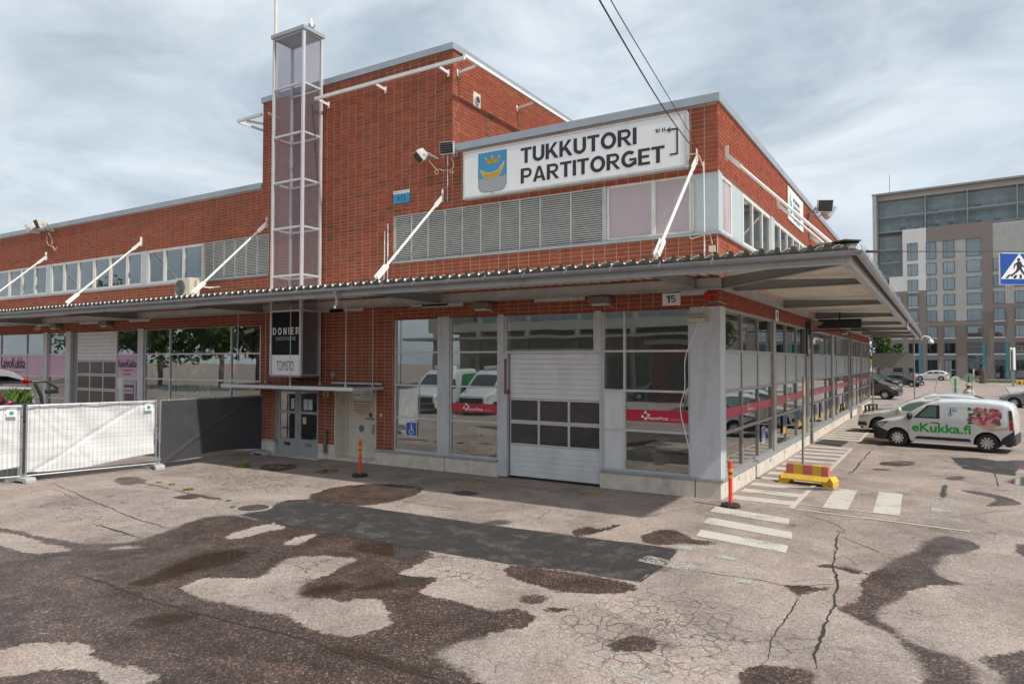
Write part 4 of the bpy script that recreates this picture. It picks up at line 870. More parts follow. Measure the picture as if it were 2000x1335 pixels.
M_FLOW = cloth_mat('green_film', (.20,.26,.24), .2)
MB().box(-21.55,-20.12,.30,.31,1.0,3.1).box(-20.0,-16.62,.30,.31,1.0,3.1).build('window_film', M_FLOW, hall)
fm = MB()
for _ in range(170):
    x = random.choice((random.gauss(-20.9,.35), random.gauss(-17.0,.28), random.gauss(-18.8,.6), random.uniform(-21.5,-16.7))); z = random.choice((2.95, 2.85, 2.75, 1.3))+random.gauss(0,.16)
    if not (-21.55 < x < -16.65) or -20.12 < x < -20.0: continue
    c = random.choice(((.55,.12,.06),(.6,.3,.28),(.6,.45,.08),(.5,.5,.42),(.25,.35,.06),(.12,.2,.05),(.5,.2,.3))); r_ = random.uniform(.05,.15)
    fm.poly([(x+r_*(1+.25*math.cos(5*t_))*math.cos(t_), .292, z+r_*(1+.25*math.cos(5*t_))*math.sin(t_)) for t_ in np.linspace(0, 6.28, 15)[:-1]], c)
for i_, f in enumerate(fm.f):
    for v in f: fm.v[v] = (fm.v[v][0], .297-.0004*(i_ % 18), fm.v[v][2])
fm.build('flower_print', M_PRINT, hall, fix=False)
text('KaivoKukka', mat('pale_ink', (.5,.54,.52), .6), hall, (-18.1,.288,1.72), (-1,0,0), (0,0,1), 2.1, .42, .01)
M_PLUM = mat('plum_ink', (.055,.012,.06), .5)
text('KaivoKukka', M_PLUM, hall, (-33.3,.045,2.62), (1,0,0), (0,0,1), 2.35, .50, .012); bars(hall, M_PLUM, -32.2, .045, 2.45, .9, .03, 1.2)
text('KaivoKukka', M_PLUM, hall, (-23.45,.045,2.72), (1,0,0), (0,0,1), 1.25, .30, .012)
bars(hall, M_PLUM, -23.28, .045, 2.62, .9, .02, 1); bars(hall, M_PLUM, -23.05, .045, 2.57, .42, .02, 1); bars(hall, M_PLUM, -23.08, .045, 2.44, .48, .035, 1); bars(dr, M_PLUM, -22.84, -.016, 1.81, .5, .05, .9)
# ================================================================== CANOPY round the corner
can = thing('canopy', 'corrugated sheet canopy with grey gutter wrapping round the building corner', 'canopy')
PER = .256
def prof(t):
    """height of the corrugation at t metres along the edge"""
    q = (t/PER) % 1.0; H = .085
    if q < .30: return 0.0
    if q < .42: return H*(q-.30)/.12
    if q < .47: return H+.006
    if q < .61: return H+.010
    if q < .66: return H+.006
    if q < .78: return H*(.78-q)/.12
    return 0.0
KN = [0, .30, .42, .47, .61, .66, .78]
OUT = 2.97
def sheet_front():
    xs_ = sorted({round(a*PER+f*PER-36, 4) for a in range(0, 156) for f in KN if a*PER+f*PER-36 < OUT-.05}); vs = []; fs = []
    for x in xs_:
        ye = -.02 if x < .02 else min(-.02, -x-.01); z = 4.812+prof(x)+.005*math.sin(math.floor((x+36)/1.02)*2.3)
        vs += [(x, -OUT, z), (x, ye, z+.055*(OUT+ye)/OUT)]
    fs = [(2*i_, 2*i_+2, 2*i_+3, 2*i_+1) for i_ in range(len(xs_)-1)]
    mb = MB(); mb._a(vs, fs); o = mb.build('corrugated_sheet', M_SHEET, can); md = o.modifiers.new('s', 'SOLIDIFY'); md.thickness = .012; md.offset = 0; return o
def sheet_side():
    ys_ = sorted({round(a*PER+f*PER-OUT, 4) for a in range(0, 166) for f in KN}); vs = []
    for y in ys_:
        xe = .10 if y > -.1 else -y+.0; z = 4.812+prof(y+.1)*.92
        vs += [(OUT, y, z), (xe, y, z+.05*(OUT-xe)/OUT)]
    mb = MB(); mb._a(vs, [(2*i_, 2*i_+2, 2*i_+3, 2*i_+1) for i_ in range(len(ys_)-1)])
    o = mb.build('corrugated_sheet', M_SHEET, can); md = o.modifiers.new('s', 'SOLIDIFY'); md.thickness = .012; md.offset = 0
sheet_front(); sheet_side()
cs_ = MB(); M_MOSSSHADE = mat('moss_and_shade', (.085,.075,.058), .9, 0, .4, 8, .3, 40)  # moss tone, also dark enough to stand in for shade under the sheet
for a in range(0, 152):
    x0 = -36+a*PER
    if x0 > 2.6: break
    cs_.prism([(x0+.28*PER,4.81),(x0+.41*PER,4.905),(x0+.47*PER,4.914),(x0+.61*PER,4.918),(x0+.67*PER,4.905),(x0+.80*PER,4.81)], lambda u, v, d: (u, d, v), -2.980, -2.972)
q = cs_.build('hollow_shade_pieces', M_MOSSSHADE, can); q['kind'] = 'stuff'  # dark fill painting the shade of the crest hollows, with mossy sheet ends
MB().box(-36, 2.86, -2.977, -2.925, 4.71, 4.824).build('edge_gap_shade', M_MOSSSHADE, can); MB().box(2.875, 2.93, -2.86, 39.4, 4.71, 4.80).build('edge_gap_shade', M_MOSSSHADE, can)  # dark strips standing in for the shaded gap between sheet and gutter
# hip capping at the outer corner
mb = MB(); mb.beam((.05,-.05,4.99), (2.93,-2.93,4.945), .30, .02); mb.build('hip_capping', M_MOSSSHADE, can)
MB().beam((2.35,-2.80,4.94), (3.0,-2.78,4.93), .16, .012, up=(.3,-.4,1)).build('hip_capping', MATS['moss_and_shade'], can)
def halfpipe(mb, a, b_, r_, n_=9):
    a = Vector(a); b_ = Vector(b_); d = (b_-a).normalized(); s = d.cross(Vector((0,0,1)))
    vs = []
    for p_ in (a, b_):
        for rr in (r_, r_-.008):
            for q in range(n_+1):
                t_ = math.pi*q/n_; vs.append(p_+s*(math.cos(t_)*rr)-Vector((0,0,1))*(math.sin(t_)*rr))
    m = n_+1; fs = []
    for q in range(n_):
        fs += [(q, q+1, 2*m+q+1, 2*m+q), (m+q+1, m+q, 3*m+q, 3*m+q+1), (q+1, q, m+q, m+q+1), (2*m+q, 2*m+q+1, 3*m+q+1, 3*m+q)]
    fs += [(0, 2*m, 3*m, m), (n_, m+n_, 3*m+n_, 2*m+n_)]
    mb._a(vs, fs); mb.beam(a-s*-r_, b_-s*-r_, .014, .014); mb.beam(a-s*r_, b_-s*r_, .014, .014)
GY = -2.985
mb = MB(); halfpipe(mb, (-36, GY, 4.757), (3.06, GY, 4.757), .066); mb.build('gutter', M_GUT, can, smooth=True)
mb = MB(); halfpipe(mb, (3.0, GY-.05, 4.752), (3.0, 39.5, 4.752), .066); mb.build('gutter', M_GUT, can, smooth=True)
for x in np.arange(.69, -35.5, -.965): MB().box(x-.013, x+.013, GY-.070, GY-.064, 4.70, 4.775).box(x-.010, x+.010, GY-.06, GY+.12, 4.773, 4.781).box(x-.012, x+.012, GY+.0, GY+.012, 4.781, 4.83).build('gutter_hook', M_GALV, can)
for y in np.arange(-2.2, 39, .965): MB().box(3.064, 3.071, y-.013, y+.013, 4.69, 4.77).box(2.88, 3.06, y-.010, y+.010, 4.768, 4.776).build('gutter_hook', M_GALV, can)
MB().box(-36, 2.80, -2.87, -2.80, 4.575, 4.705).box(-36, 2.80, -2.92, -2.871, 4.575, 4.59).build('fascia_beam', M_BEAM, can, bevel=.004)
MB().box(2.801, 2.87, -2.87, 39.4, 4.572, 4.705).box(2.74, 2.80, -2.80, 39.4, 4.572, 4.586).build('fascia_beam', M_BEAM, can, bevel=.004)
MB().box(-36, .10, -.16, -.02, 4.553, 4.80).box(-36, .10, -.22, -.161, 4.553, 4.567).build('wall_beam', M_BEAM, can); MB().box(.02, .16, -.01, 38.1, 4.553, 4.80).box(.161, .22, -.01, 38.1, 4.553, 4.567).build('wall_beam', M_BEAM, can)
SX = [-.46, -7.5, -14.72, -21.88, -29.07]; SYs = [.58, 6.45, 12.62, 18.7, 24.8, 30.9, 36.9]
for x in SX:
    mb = MB(); mb.prism([(-.17,4.57),(-2.79,4.59),(-2.79,4.70),(-.17,4.81)], lambda u, v, d, x=x: (x+d, u, v), -.012, .012); mb.beam((x,-.17,4.565), (x,-2.79,4.583), .10, .014); mb.build('cantilever_beam', M_STEEL, can)
for y in SYs:
    mb = MB(); mb.prism([(.17,4.57),(2.74,4.59),(2.74,4.70),(.17,4.81)], lambda u, v, d, y=y: (u, y+d, v), -.012, .012); mb.beam((.17,y,4.565), (2.74,y,4.583), .10, .014); mb.build('cantilever_beam', M_STEEL, can)
mb = MB(); mb.prism([(.15,4.57),(3.95,4.59),(3.95,4.70),(.15,4.81)], lambda u, v, d: ((u+d)*.7071, (-u+d)*.7071, v), -.014, .014); mb.beam((.12,-.12,4.563), (2.78,-2.78,4.582), .10, .014); mb.build('cantilever_beam', M_STEEL, can)
for x in np.arange(-3.9, -36, -3.6):
    MB().box(x-.7, x+.7, -.05, -.02, 4.47, 4.55).build('joint_plate', M_GREY, can) if int(x) % 2 else None
MB().box(-8.6,-7.3,-.05,-.02,4.50,4.552).build('joint_plate', M_GREY, can); MB().box(-12.2,-11.2,-.05,-.02,4.47,4.552).build('joint_plate', M_GREY, can); MB().box(-.84,-.25,-.05,-.02,4.46,4.552).build('joint_plate', M_GREY, can)
M_STRUT = M_WHITE
def strut(a, b_, side):
    a = Vector(a); b_ = Vector(b_); d = (b_-a).normalized()
    o = MB().tube([a+d*.35, b_-d*.42], .034, 10).build('strut', M_STRUT, can, smooth=True)
    ax = Vector((1,0,0)) if side == 'f' else Vector((0,1,0))
    k_ = MB()
    for s in (-.045, .045): k_.beam(a+ax*s-d*.05, a+ax*s+d*.45, .012, .11, up=(0,-1,1) if side == 'f' else (1,0,1))
    k_.beam(a+d*.30, a+d*.40, .08, .05); k_.tube([a-ax*.07+d*.05, a+ax*.07+d*.05], .02)
    k_.beam(a-Vector((0,0,.16)), a+d*.02, .02, .09, up=(0,1,0) if side == 'f' else (1,0,0)); k_.build('strut_shoe', M_STRUT, o)
    k_ = MB()
    k_.beam(b_-d*.46, b_, .05, .10, up=(0,-1,1) if side == 'f' else (1,0,1)); 
    nrm = Vector((0,1,0)) if side == 'f' else Vector((-1,0,0))
    k_.beam(b_-Vector((0,0,.14))+nrm*.0, b_+Vector((0,0,.20)), .016, .10, up=nrm); k_.build('wall_plate', M_STRUT, o)
for x in SX: strut((x,-2.62,5.03), (x,-.03,7.50), 'f')
for y in SYs: strut((2.62,y,5.02), (.03,y,7.66), 's')
def spout(p_, side):
    p_ = Vector(p_); dx = Vector((0,1,0)) if side == 'f' else Vector((-1,0,0))
    o = MB().tube([p_, p_+Vector((0,0,-.06)), p_+dx*.06+Vector((0,0,-.16)), p_+dx*.06+Vector((0,0,-.33)), p_+dx*-.02+Vector((0,0,-.43))], .045, 12, cap=False).build('gutter_spout', M_GUT, can, smooth=True)
spout((-8.55, GY, 4.70), 'f'); spout((3.0, 17.6, 4.70), 's')
mb = MB()      # anti-bird spikes along the side gutter
for y in np.arange(-2.6, 39, .12):
    for s in (-.035, .0, .035): mb.tube([(3.02, y+s, 4.80), (3.02+random.uniform(-.03,.05), y+s*2.2, 4.92)], .0022, 4)
q = mb.build('bird_spikes', M_GALV, can); q['kind'] = 'stuff'

# ================================================================== glazed light column
M_ACRYL = glass_mat('hazy_acrylic', (0.88, 0.85, 0.87), 1.3, 0.0, 0.02, (.85,.82,.84))
t_ = M_ACRYL.node_tree; n = t_.nodes; k = t_.links
mxa = [x for x in n if x.type == 'MIX_SHADER'][0]; k.remove(mxa.inputs[0].links[0]); mxa.inputs[0].default_value = .05
df = n.new('ShaderNodeBsdfDiffuse'); df.inputs[0].default_value = (.46,.41,.435,1); tl = n.new('ShaderNodeBsdfTranslucent'); tl.inputs[0].default_value = (.46,.41,.435,1)
m1 = n.new('ShaderNodeMixShader'); m1.inputs[0].default_value = .5; k.new(df.outputs[0], m1.inputs[1]); k.new(tl.outputs[0], m1.inputs[2])
m2 = n.new('ShaderNodeMixShader'); m2.inputs[0].default_value = .22; k.new([x for x in n if x.type == 'MIX_SHADER' and x not in (m1, m2)][0].outputs[0], m2.inputs[1]); k.new(m1.outputs[0], m2.inputs[2]); k.new(m2.outputs[0], n['Material Output'].inputs[0])
lc = thing('light_column', 'tall square column of framed hazy acrylic panes on the tower front', 'column', (-12.85, -.44, 2.55))
cx0, cx1, cy0, cy1 = -.66, .66, -.36, .36; zt = 10.50
zl = [.0, 1.955, 3.03, 4.49, 5.92, 7.35, 8.85, zt-.06]
mb = MB()
for x in (cx0, cx1):
    for y in (cy0, cy1): mb.box(x-.035 if x < 0 else x-.045, x+.045 if x < 0 else x+.035, y-.035 if y < 0 else y-.045, y+.045 if y < 0 else y+.035, 0, zt-.05)
mb.build('corner_post', M_FRAME, lc, bevel=.005)
for z in zl:
    MB().box(cx0+.046, cx1-.046, cy0-.015, cy0+.03, z-.03, z+.03).box(cx0+.046, cx1-.046, cy1-.03, cy1+.015, z-.03, z+.03).box(cx0-.015, cx0+.03, cy0+.046, cy1-.046, z-.03, z+.03).box(cx1-.03, cx1+.015, cy0+.046, cy1-.046, z-.03, z+.03).build('rail', M_FRAME, lc)
for i_, (a, b_) in enumerate(zip(zl[:-1], zl[1:])):
    for nm, bx in (('f', (cx0+.03, cx1-.03, cy0+.0, cy0+.008)), ('b', (cx0+.03, cx1-.03, cy1-.008, cy1)), ('l', (cx0, cx0+.008, cy0+.03, cy1-.03)), ('r', (cx1-.008, cx1, cy0+.03, cy1-.03))):
        if nm == 'f' and i_ == 0: continue
        xm, ym = (bx[0]+bx[1])/2, (bx[2]+bx[3])/2; mb = MB()
        mb._a([(bx[0],ym,a+.02),(bx[1],ym,a+.02),(bx[1],ym,b_-.02),(bx[0],ym,b_-.02)] if nm in 'fb' else [(xm,bx[2],a+.02),(xm,bx[3],a+.02),(xm,bx[3],b_-.02),(xm,bx[2],b_-.02)], [(0,1,2,3)]); mb.build('pane', M_ACRYL, lc)
MB().box(cx0-.08, cx1+.08, cy0-.08, cy1+.06, zt-.05, zt+.07).build('cap', M_FLASH, lc, bevel=.01); MB().box(cx0-.02, cx1+.02, cy0-.02, cy1+.0, -.05, .0).build('base_plate', M_STEEL, lc)
MB().box(cx0+.02, cx1-.02, cy1-.06, cy1-.02, .0, 1.9).build('back_plate', M_STEEL, lc)
ds = thing('office_sign', 'black and white DONIER GASTRONOMIE and TOIMISTO sign at the column foot', 'sign', (-12.85, -.805, 2.55))
MB().box(-.61,.61,.0,.02,.62,1.92).build('black_panel', mat('gloss_black', (.006,.008,.011), .5, spec=.15), ds); MB().box(-.61,.61,.0,.02,.03,.617).build('white_panel', M_SIGNW, ds)
M_SW = mat('white_ink', (.78,.78,.78), .5); M_SG = mat('grey_white_ink', (.42,.42,.42), .5)
letters('DONIER', M_SW, ds, -.58, 0, 1.235, 1.16, .215, .42); text('GASTRONOMIE', M_SG, ds, (-.45,0,1.06), (1,0,0), (0,0,1), .88, .115)
text('TOIMISTO', M_INK, ds, (-.40,0,.14), (1,0,0), (0,0,1), .76, .30)
# entrance slab canopy hung on rods
es = thing('entrance_slab', 'thin flat entrance canopy hung on rods above the two doors', 'canopy', (-12.4, -.6, 2.2))
MB().box(-2.9,2.75,-.62,.59,-.02,.05).build('slab', mat('slab_grey', (.16,.155,.145), .8, 0, .2, 5), es); MB().box(-2.92,2.77,-.65,-.621,-.04,.06).box(2.751,2.78,-.62,.59,-.035,.055).box(-2.93,-2.901,-.62,.59,-.035,.055).build('edge_trim', M_FRAME, es)
MB().box(.75,2.75,.50,.58,.10,.15).build('rear_angle', M_FRAME, es)
for x, y in ((-2.3,-.5),(.1,-.5),(2.35,-.5),(-2.2,.48),(.3,.48),(2.45,.48)):
    MB().tube([(x,y,.04),(x,y,2.42)], .012, 6).tube([(x,y,.05),(x,y,.14)], .03, 8).build('hanging_rod', M_FRAME, es)

# ================================================================== signs
def signbox(name, label, x0, x1, y0, y1, z0, z1, m, cat='sign', trim=None):
    o = MB().box(x0, x1, y0, y1, z0, z1).build(name, m, None, bevel=.006); tag(o, label, cat)
    return o
o = signbox('hall_sign', 'large white TUKKUTORI PARTITORGET sign with blue shield above the louvres', -6.66, -.67, -.20, -.02, 7.31, 8.53, M_SIGNW)
mb = MB(); e = .045
mb.box(-6.70,-.63,-.215,-.0,8.50,8.55).box(-6.70,-.63,-.215,0,7.285,7.335).box(-6.70,-6.65,-.213,0,7.335,8.50).box(-.68,-.63,-.213,0,7.335,8.50); mb.build('frame', mat('sign_frame', (.50,.50,.50), .4, .3), o)
letters('TUKKUTORI', M_INK, o, -4.91, -.201, 7.985, 3.10, .39); letters('PARTITORGET', M_INK, o, -4.91, -.201, 7.475, 3.77, .38)
letters('10 H', M_INK, o, -1.36, -.201, 8.165, .24, .085)
mb = MB(); mb.box(-.87,-.83,-.206,-.2005,7.60,8.20).box(-1.02,-.8701,-.206,-.2005,8.16,8.20).box(-1.02,-.8701,-.206,-.2005,7.60,7.64).prism([(-1.10,8.18),(-1.0,8.25),(-1.03,8.18),(-1.0,8.11)], lambda u, v, d: (u, d, v), -.206, -.2005); mb.build('arrow', M_INK, o)
em = MB(); EY = -.203
def ep(pts, c, y): em.poly([(-6.2+(x+6.27)*1.147, y, z) for x, z in pts], c)
sx0, sx1, sz0, sz1 = -6.27, -5.52, 7.37, 8.42
ep([(sx0-.008,sz1+.008),(sx1+.008,sz1+.008),(sx1+.008,sz0+.17),(sx1-.05,sz0+.06),(sx1-.14,sz0+.02),(-5.86,sz0+.01),(-5.895,sz0-.03),(-5.93,sz0+.01),(sx0+.13,sz0+.02),(sx0+.04,sz0+.07),(sx0-.008,sz0+.17)], (.03,.04,.06), EY)
ep([(sx0,sz1),(sx1,sz1),(sx1,sz0+.17),(sx1-.05,sz0+.065),(sx1-.14,sz0+.03),(-5.86,sz0+.02),(-5.895,sz0-.018),(-5.93,sz0+.02),(sx0+.13,sz0+.03),(sx0+.045,sz0+.075),(sx0,sz0+.17)], (.33,.35,.37), EY-.001)
ep([(sx0,sz1),(sx1,sz1),(sx1,7.80),(-5.58,7.77),(-5.68,7.75),(-5.76,7.79),(-5.86,7.73),(-5.96,7.76),(-6.06,7.72),(-6.14,7.78),(-6.2,7.74),(sx0,7.78)], (.045,.27,.50), EY-.002)
ep([(-6.23,8.02),(-6.18,7.97),(-6.10,7.95),(-6.09,7.91),(-5.95,7.89),(-5.80,7.91),(-5.72,7.96),(-5.70,8.01),(-5.62,8.08),(-5.585,8.15),(-5.57,8.10),(-5.60,7.98),(-5.66,7.85),(-5.72,7.78),(-5.90,7.735),(-6.06,7.74),(-6.16,7.83),(-6.21,7.93)], (.62,.50,.30), EY-.003)
ep([(-6.20,7.985),(-6.15,7.955),(-6.085,7.935),(-6.07,7.895),(-5.95,7.875),(-5.80,7.895),(-5.71,7.94),(-5.685,7.99),(-5.61,8.06),(-5.59,8.09),(-5.615,7.98),(-5.675,7.855),(-5.73,7.79),(-5.90,7.75),(-6.05,7.755),(-6.14,7.84),(-6.185,7.92)], (.60,.34,.03), EY-.004)
for q in (7.80,7.84): ep([(-6.10,q+.005),(-5.9,q-.01),(-5.70,q+.02),(-5.70,q+.014),(-5.9,q-.018),(-6.10,q-.002)], (.30,.12,.02), EY-.005)
ep([(-6.05,8.12),(-5.73,8.12),(-5.715,8.19),(-5.69,8.29),(-5.735,8.285),(-5.76,8.21),(-5.81,8.22),(-5.85,8.24),(-5.86,8.31),(-5.90,8.33),(-5.94,8.31),(-5.94,8.24),(-5.98,8.22),(-6.02,8.21),(-6.05,8.28),(-6.095,8.29),(-6.07,8.19)], (.42,.24,.02), EY-.003)
for x, z, r_ in ((-6.07,8.27,.03),(-5.90,8.30,.035),(-5.71,8.275,.03),(-5.98,8.15,.022),(-5.82,8.15,.022)): ep([(x+r_*math.cos(a), z+r_*math.sin(a)) for a in np.linspace(0,6.28,9)[:-1]], (.62,.36,.05), EY-.004)
em.build('shield_emblem', M_PRINT, o, fix=False)
o = signbox('address_plate', 'small white and blue R15 plate on the tower brickwork', -9.275, -8.685, -.03, -.008, 7.49, 7.86, mat('plate_blue', (.02,.27,.48), .35))
MB().box(-9.275,-8.685,-.034,-.0305,7.77,7.86).build('white_band', M_SIGNW, o); text('R15', M_INK, o, (-9.13,-.031,7.56), (1,0,0), (0,0,1), .30, .15); text('Vanha talvitie 10 aR', M_GREYT, o, (-9.25,-.035,7.795), (1,0,0), (0,0,1), .54, .045)
o = signbox('number_plate', 'white plate with dark green number 15 facing the yard', -1.27, -.85, -.035, -.012, 4.25, 4.53, M_SIGNW); letters('15', M_INKG, o, -1.165, -.036, 4.315, .21, .16)
o = signbox('number_plate', 'white plate with number 15 above the side windows', .012, .035, 6.0, 6.42, 4.18, 4.50, M_SIGNW); letters('15', M_INKG, o, 6.11, .0405, 4.26, .2, .16, fm=lambda u, v, d: (d, u, v))
o = signbox('letter_plate', 'small yellow plate with letter A beside the entrance door', -12.07, -11.80, -.035, -.012, 1.90, 2.08, mat('yellow_plate', (.42,.38,.18), .4)); text('A', M_INK, o, (-11.99,-.036,1.935), (1,0,0), (0,0,1), .12, .11, .03)
o = signbox('company_board', 'white company board high on the side wall beneath the floodlights', .012, .04, 8.1, 10.95, 7.52, 8.58, M_SIGNW)
for z, b_, s in ((8.22,'HELSINGIN',1.2),(8.0,'TUKKUTORI',1.25),(7.80,'HELSINGFORS',1.4),(7.6,'PARTITORG',1.2)): text(b_, M_INKG, o, (.041,8.95,z), (0,1,0), (0,0,1), s, .14, .02)
for pts in ([(8.30,8.10),(8.42,8.30),(8.50,8.42),(8.55,8.30),(8.46,8.12),(8.60,7.96),(8.52,7.92),(8.40,8.06)], [(8.56,8.14),(8.66,8.22),(8.74,8.08),(8.66,7.96)], [(8.40,7.72),(8.44,7.90),(8.62,7.86),(8.72,7.92),(8.70,7.74),(8.54,7.66)]):
    MB().prism(pts, lambda u, v, d: (d, u, v), .0405, .044).build('logo_shape', mat('teal_print', (.02,.28,.2), .5), o)
# crimson film bands with the florist's logo
def film(name, label, plane, u0, u1, z0, z1, logo_u, cat='banner'):
    o = tag(MB().box(*pl(plane, u0, u1, .045 if plane == 'f' else .035, .052 if plane == 'f' else .042, z0, z1)).build(name, M_RED), label, cat)
    if logo_u is None: return o
    ux = (1,0,0) if plane == 'f' else (0,1,0); P = (lambda u, z: (u, .044, z)) if plane == 'f' else (lambda u, z: (-.034, u, z))
    text('FleuraMetz', M_SW, o, P(logo_u, z0+.05), ux, (0,0,1), .52, .075, .02); text('Helsinki', M_SG, o, P(logo_u+.57, z0+.045), ux, (0,0,1), .26, .055)
    mb = MB(); cx, cz = logo_u-.03, z0+.14
    for a in (90, 200, 10, 275): 
        r1, a = .075, R(a); px, pz = cx+math.cos(a)*r1, cz+math.sin(a)*r1*.95
        pts = [(px+math.cos(b_+a)*.032*(1+.35*math.cos(3*b_)), pz+math.sin(b_+a)*.032*(1+.35*math.cos(3*b_))) for b_ in np.linspace(0,6.28,12)[:-1]]
        mb.prism(pts, (lambda u, v, d: (u, d, v)) if plane == 'f' else (lambda u, v, d: (-d, u, v)), .041 if plane == 'f' else .031, .0445 if plane == 'f' else .0345)
    mb.build('flower_logo', M_SW, o); return o
film('window_banner', 'crimson FleuraMetz film band across the narrow second window', 'f', -7.23, -5.76, 1.63, 1.865, -6.72); film('window_banner', 'crimson FleuraMetz film band across the corner window', 'f', -2.18, -.70, 1.61, 1.875, -1.68)
for i_, (a, b_, v) in enumerate(bays): film('window_banner', 'crimson film band along the side windows, bay %s from the corner' % ['first','second','third','fourth','fifth','sixth'][i_], 's', a+.09, b_-.09, 1.71, 1.94, a+(2.4 if i_ == 0 else 1.9))
# accessibility stickers
def access(name, label, plane, u, z, s):
    F = (lambda a, b_, d: (u+a*s, .042-d, z+b_*s)) if plane == 'f' else (lambda a, b_, d: (-.032+d, u+a*s, z+b_*s))
    mb = MB(); mb.prism([(0,0),(1,0),(1,1),(0,1)], F, 0, .003); o = tag(mb.build(name, M_SW), label, 'sign')
    MB().prism([(.05,.05),(.95,.05),(.95,.95),(.05,.95)], F, .0031, .0045).build('blue_field', mat('sign_blue', (.008,.10,.42), .4), o)
    w_ = MB(); pts = [(.52+.24*math.cos(a), .35+.22*math.sin(a)) for a in np.linspace(R(150), R(385), 12)]
    for p_, q in zip(pts[:-1], pts[1:]): w_.prism([(p_[0],p_[1]),(q[0],q[1]),(.52+(q[0]-.52)*.78,.35+(q[1]-.35)*.78),(.52+(p_[0]-.52)*.78,.35+(p_[1]-.35)*.78)], F, .0046, .006)
    w_.prism([(.46,.45),(.54,.45),(.56,.72),(.47,.72)], F, .0046, .006); w_.prism([(.48,.45),(.72,.45),(.80,.26),(.73,.24),(.67,.38),(.48,.38)], F, .0046, .006); w_.prism([(.51+.06*math.cos(a), .81+.06*math.sin(a)) for a in np.linspace(0,6.28,10)[:-1]], F, .0046, .006); w_.prism([(.54,.60),(.70,.58),(.70,.54),(.54,.55)], F, .0046, .006)
    w_.build('wheelchair_symbol', M_SW, o)
access('access_sign', 'blue and white wheelchair sign low in the leftmost right-hand window', 'f', -8.83, .88, .40); access('access_sign', 'blue and white wheelchair sign in the first side bay', 's', 4.30, .80, .42)
for i_, (y, z) in enumerate(((7.25,.78),(9.95,.78),(13.7,.72),(15.2,.72),(17.2,.72),(20.9,.72),(23.0,.72),(27.9,.72),(30.2,.72),(33.8,.72))):
    o = tag(MB().box(-.032,-.026,y,y+.42,z,z+.62).build('window_sticker', mat('sticker_blue', (.03,.07,.28), .4)), 'small blue and yellow sticker low on the side glass', 'sticker', 'stickers low on the side glass')
    MB().box(-.0255,-.022,y,y+.42,z,z+.24).build('yellow_half', mat('sticker_yellow', (.55,.33,.02), .4), o)
# ================================================================== wall fittings
def floodlight(name, label, base, head, aim, body_m, s=1.0, up=(0,0,1)):
    base = Vector(base); head = Vector(head); f = Vector(aim).normalized(); u = Vector(up); r_ = f.cross(u).normalized(); u = r_.cross(f)
    o = tag(MB().beam(base, head-f*.16*s, .05, .04).tube([base-Vector((0,-.02,0)), base+Vector((0,.04,0))], .05, 10).build(name, M_STEEL), label, 'floodlight')
    def P(a, b_, c): return head+r_*(a*s)+u*(b_*s)+f*(c*s)
    h = MB(); a, b_, c, d = .20, .16, .10, .11
    h._a([P(-a,-b_,.12),P(a,-b_,.12),P(a,b_,.12),P(-a,b_,.12),P(-c,-d,-.14),P(c,-d,-.14),P(c,d,-.14),P(-c,d,-.14),P(-a,-b_,.04),P(a,-b_,.04),P(a,b_,.04),P(-a,b_,.04)],
         [(0,1,9,8),(1,2,10,9),(2,3,11,10),(3,0,8,11),(8,9,5,4),(9,10,6,5),(10,11,7,6),(11,8,4,7),(4,5,6,7),(3,2,1,0)])
    h.build('housing', body_m, o, bevel=.008)
    g = MB(); g._a([P(-.185,-.145,.122),P(.185,-.145,.122),P(.185,.145,.122),P(-.185,.145,.122)], [(0,1,2,3)]); g.build('lens', mat('dark_lens', (.025,.025,.023), .5, 0, .3, 9, spec=.2), o)
    v = MB()
    for q in (-.09,-.03,.03,.09): v.beam(P(-.18,q,.126), P(.18,q,.126), .004, .006)
    v.build('reflector_rib', M_STEEL, o)
    y = MB(); y.beam(P(-.21,-.02,0), P(-.21,-.20,-.12), .03, .012); y.beam(P(.21,-.02,0), P(.21,-.20,-.12), .03, .012); y.beam(P(-.21,-.20,-.12), P(.21,-.20,-.12), .03, .012); y.build('yoke', M_STEEL, o)
    return o
M_LAMPH = mat('lamp_housing', (.50,.49,.47), .5, 0, .1, 6, stain=.4, stain_col=(.25,.22,.2), sscale=8)
fl1 = floodlight('floodlight', 'white floodlight pointing down left beside the R15 plate', (-7.70,-.02,8.58), (-7.96,-.42,8.62), (-.42,-.60,-.68), M_LAMPH)
fl2 = floodlight('floodlight', 'black faced floodlight facing the yard at the tower corner', (-7.12,-.02,8.52), (-7.05,-.40,8.66), (.22,-.95,-.10), M_LAMPH)
floodlight('floodlight', 'pale floodlight tilted left on the left wing parapet', (-28.6,-.02,8.55), (-29.3,-.45,8.72), (-.75,-.2,-.60), M_LAMPH, 1.2); floodlight('floodlight', 'dark faced floodlight on the left wing parapet', (-28.45,-.02,8.55), (-28.5,-.55,8.80), (-.15,-.85,-.35), M_LAMPH, 1.25)
floodlight('floodlight', 'dark faced floodlight high on the side wall', (.02,12.3,8.45), (.55,12.2,8.66), (.45,-.80,-.25), M_LAMPH, 1.35); floodlight('floodlight', 'pale floodlight turned away on the side wall', (.02,12.5,8.40), (.62,12.7,8.52), (.75,.3,-.5), M_LAMPH, 1.35)
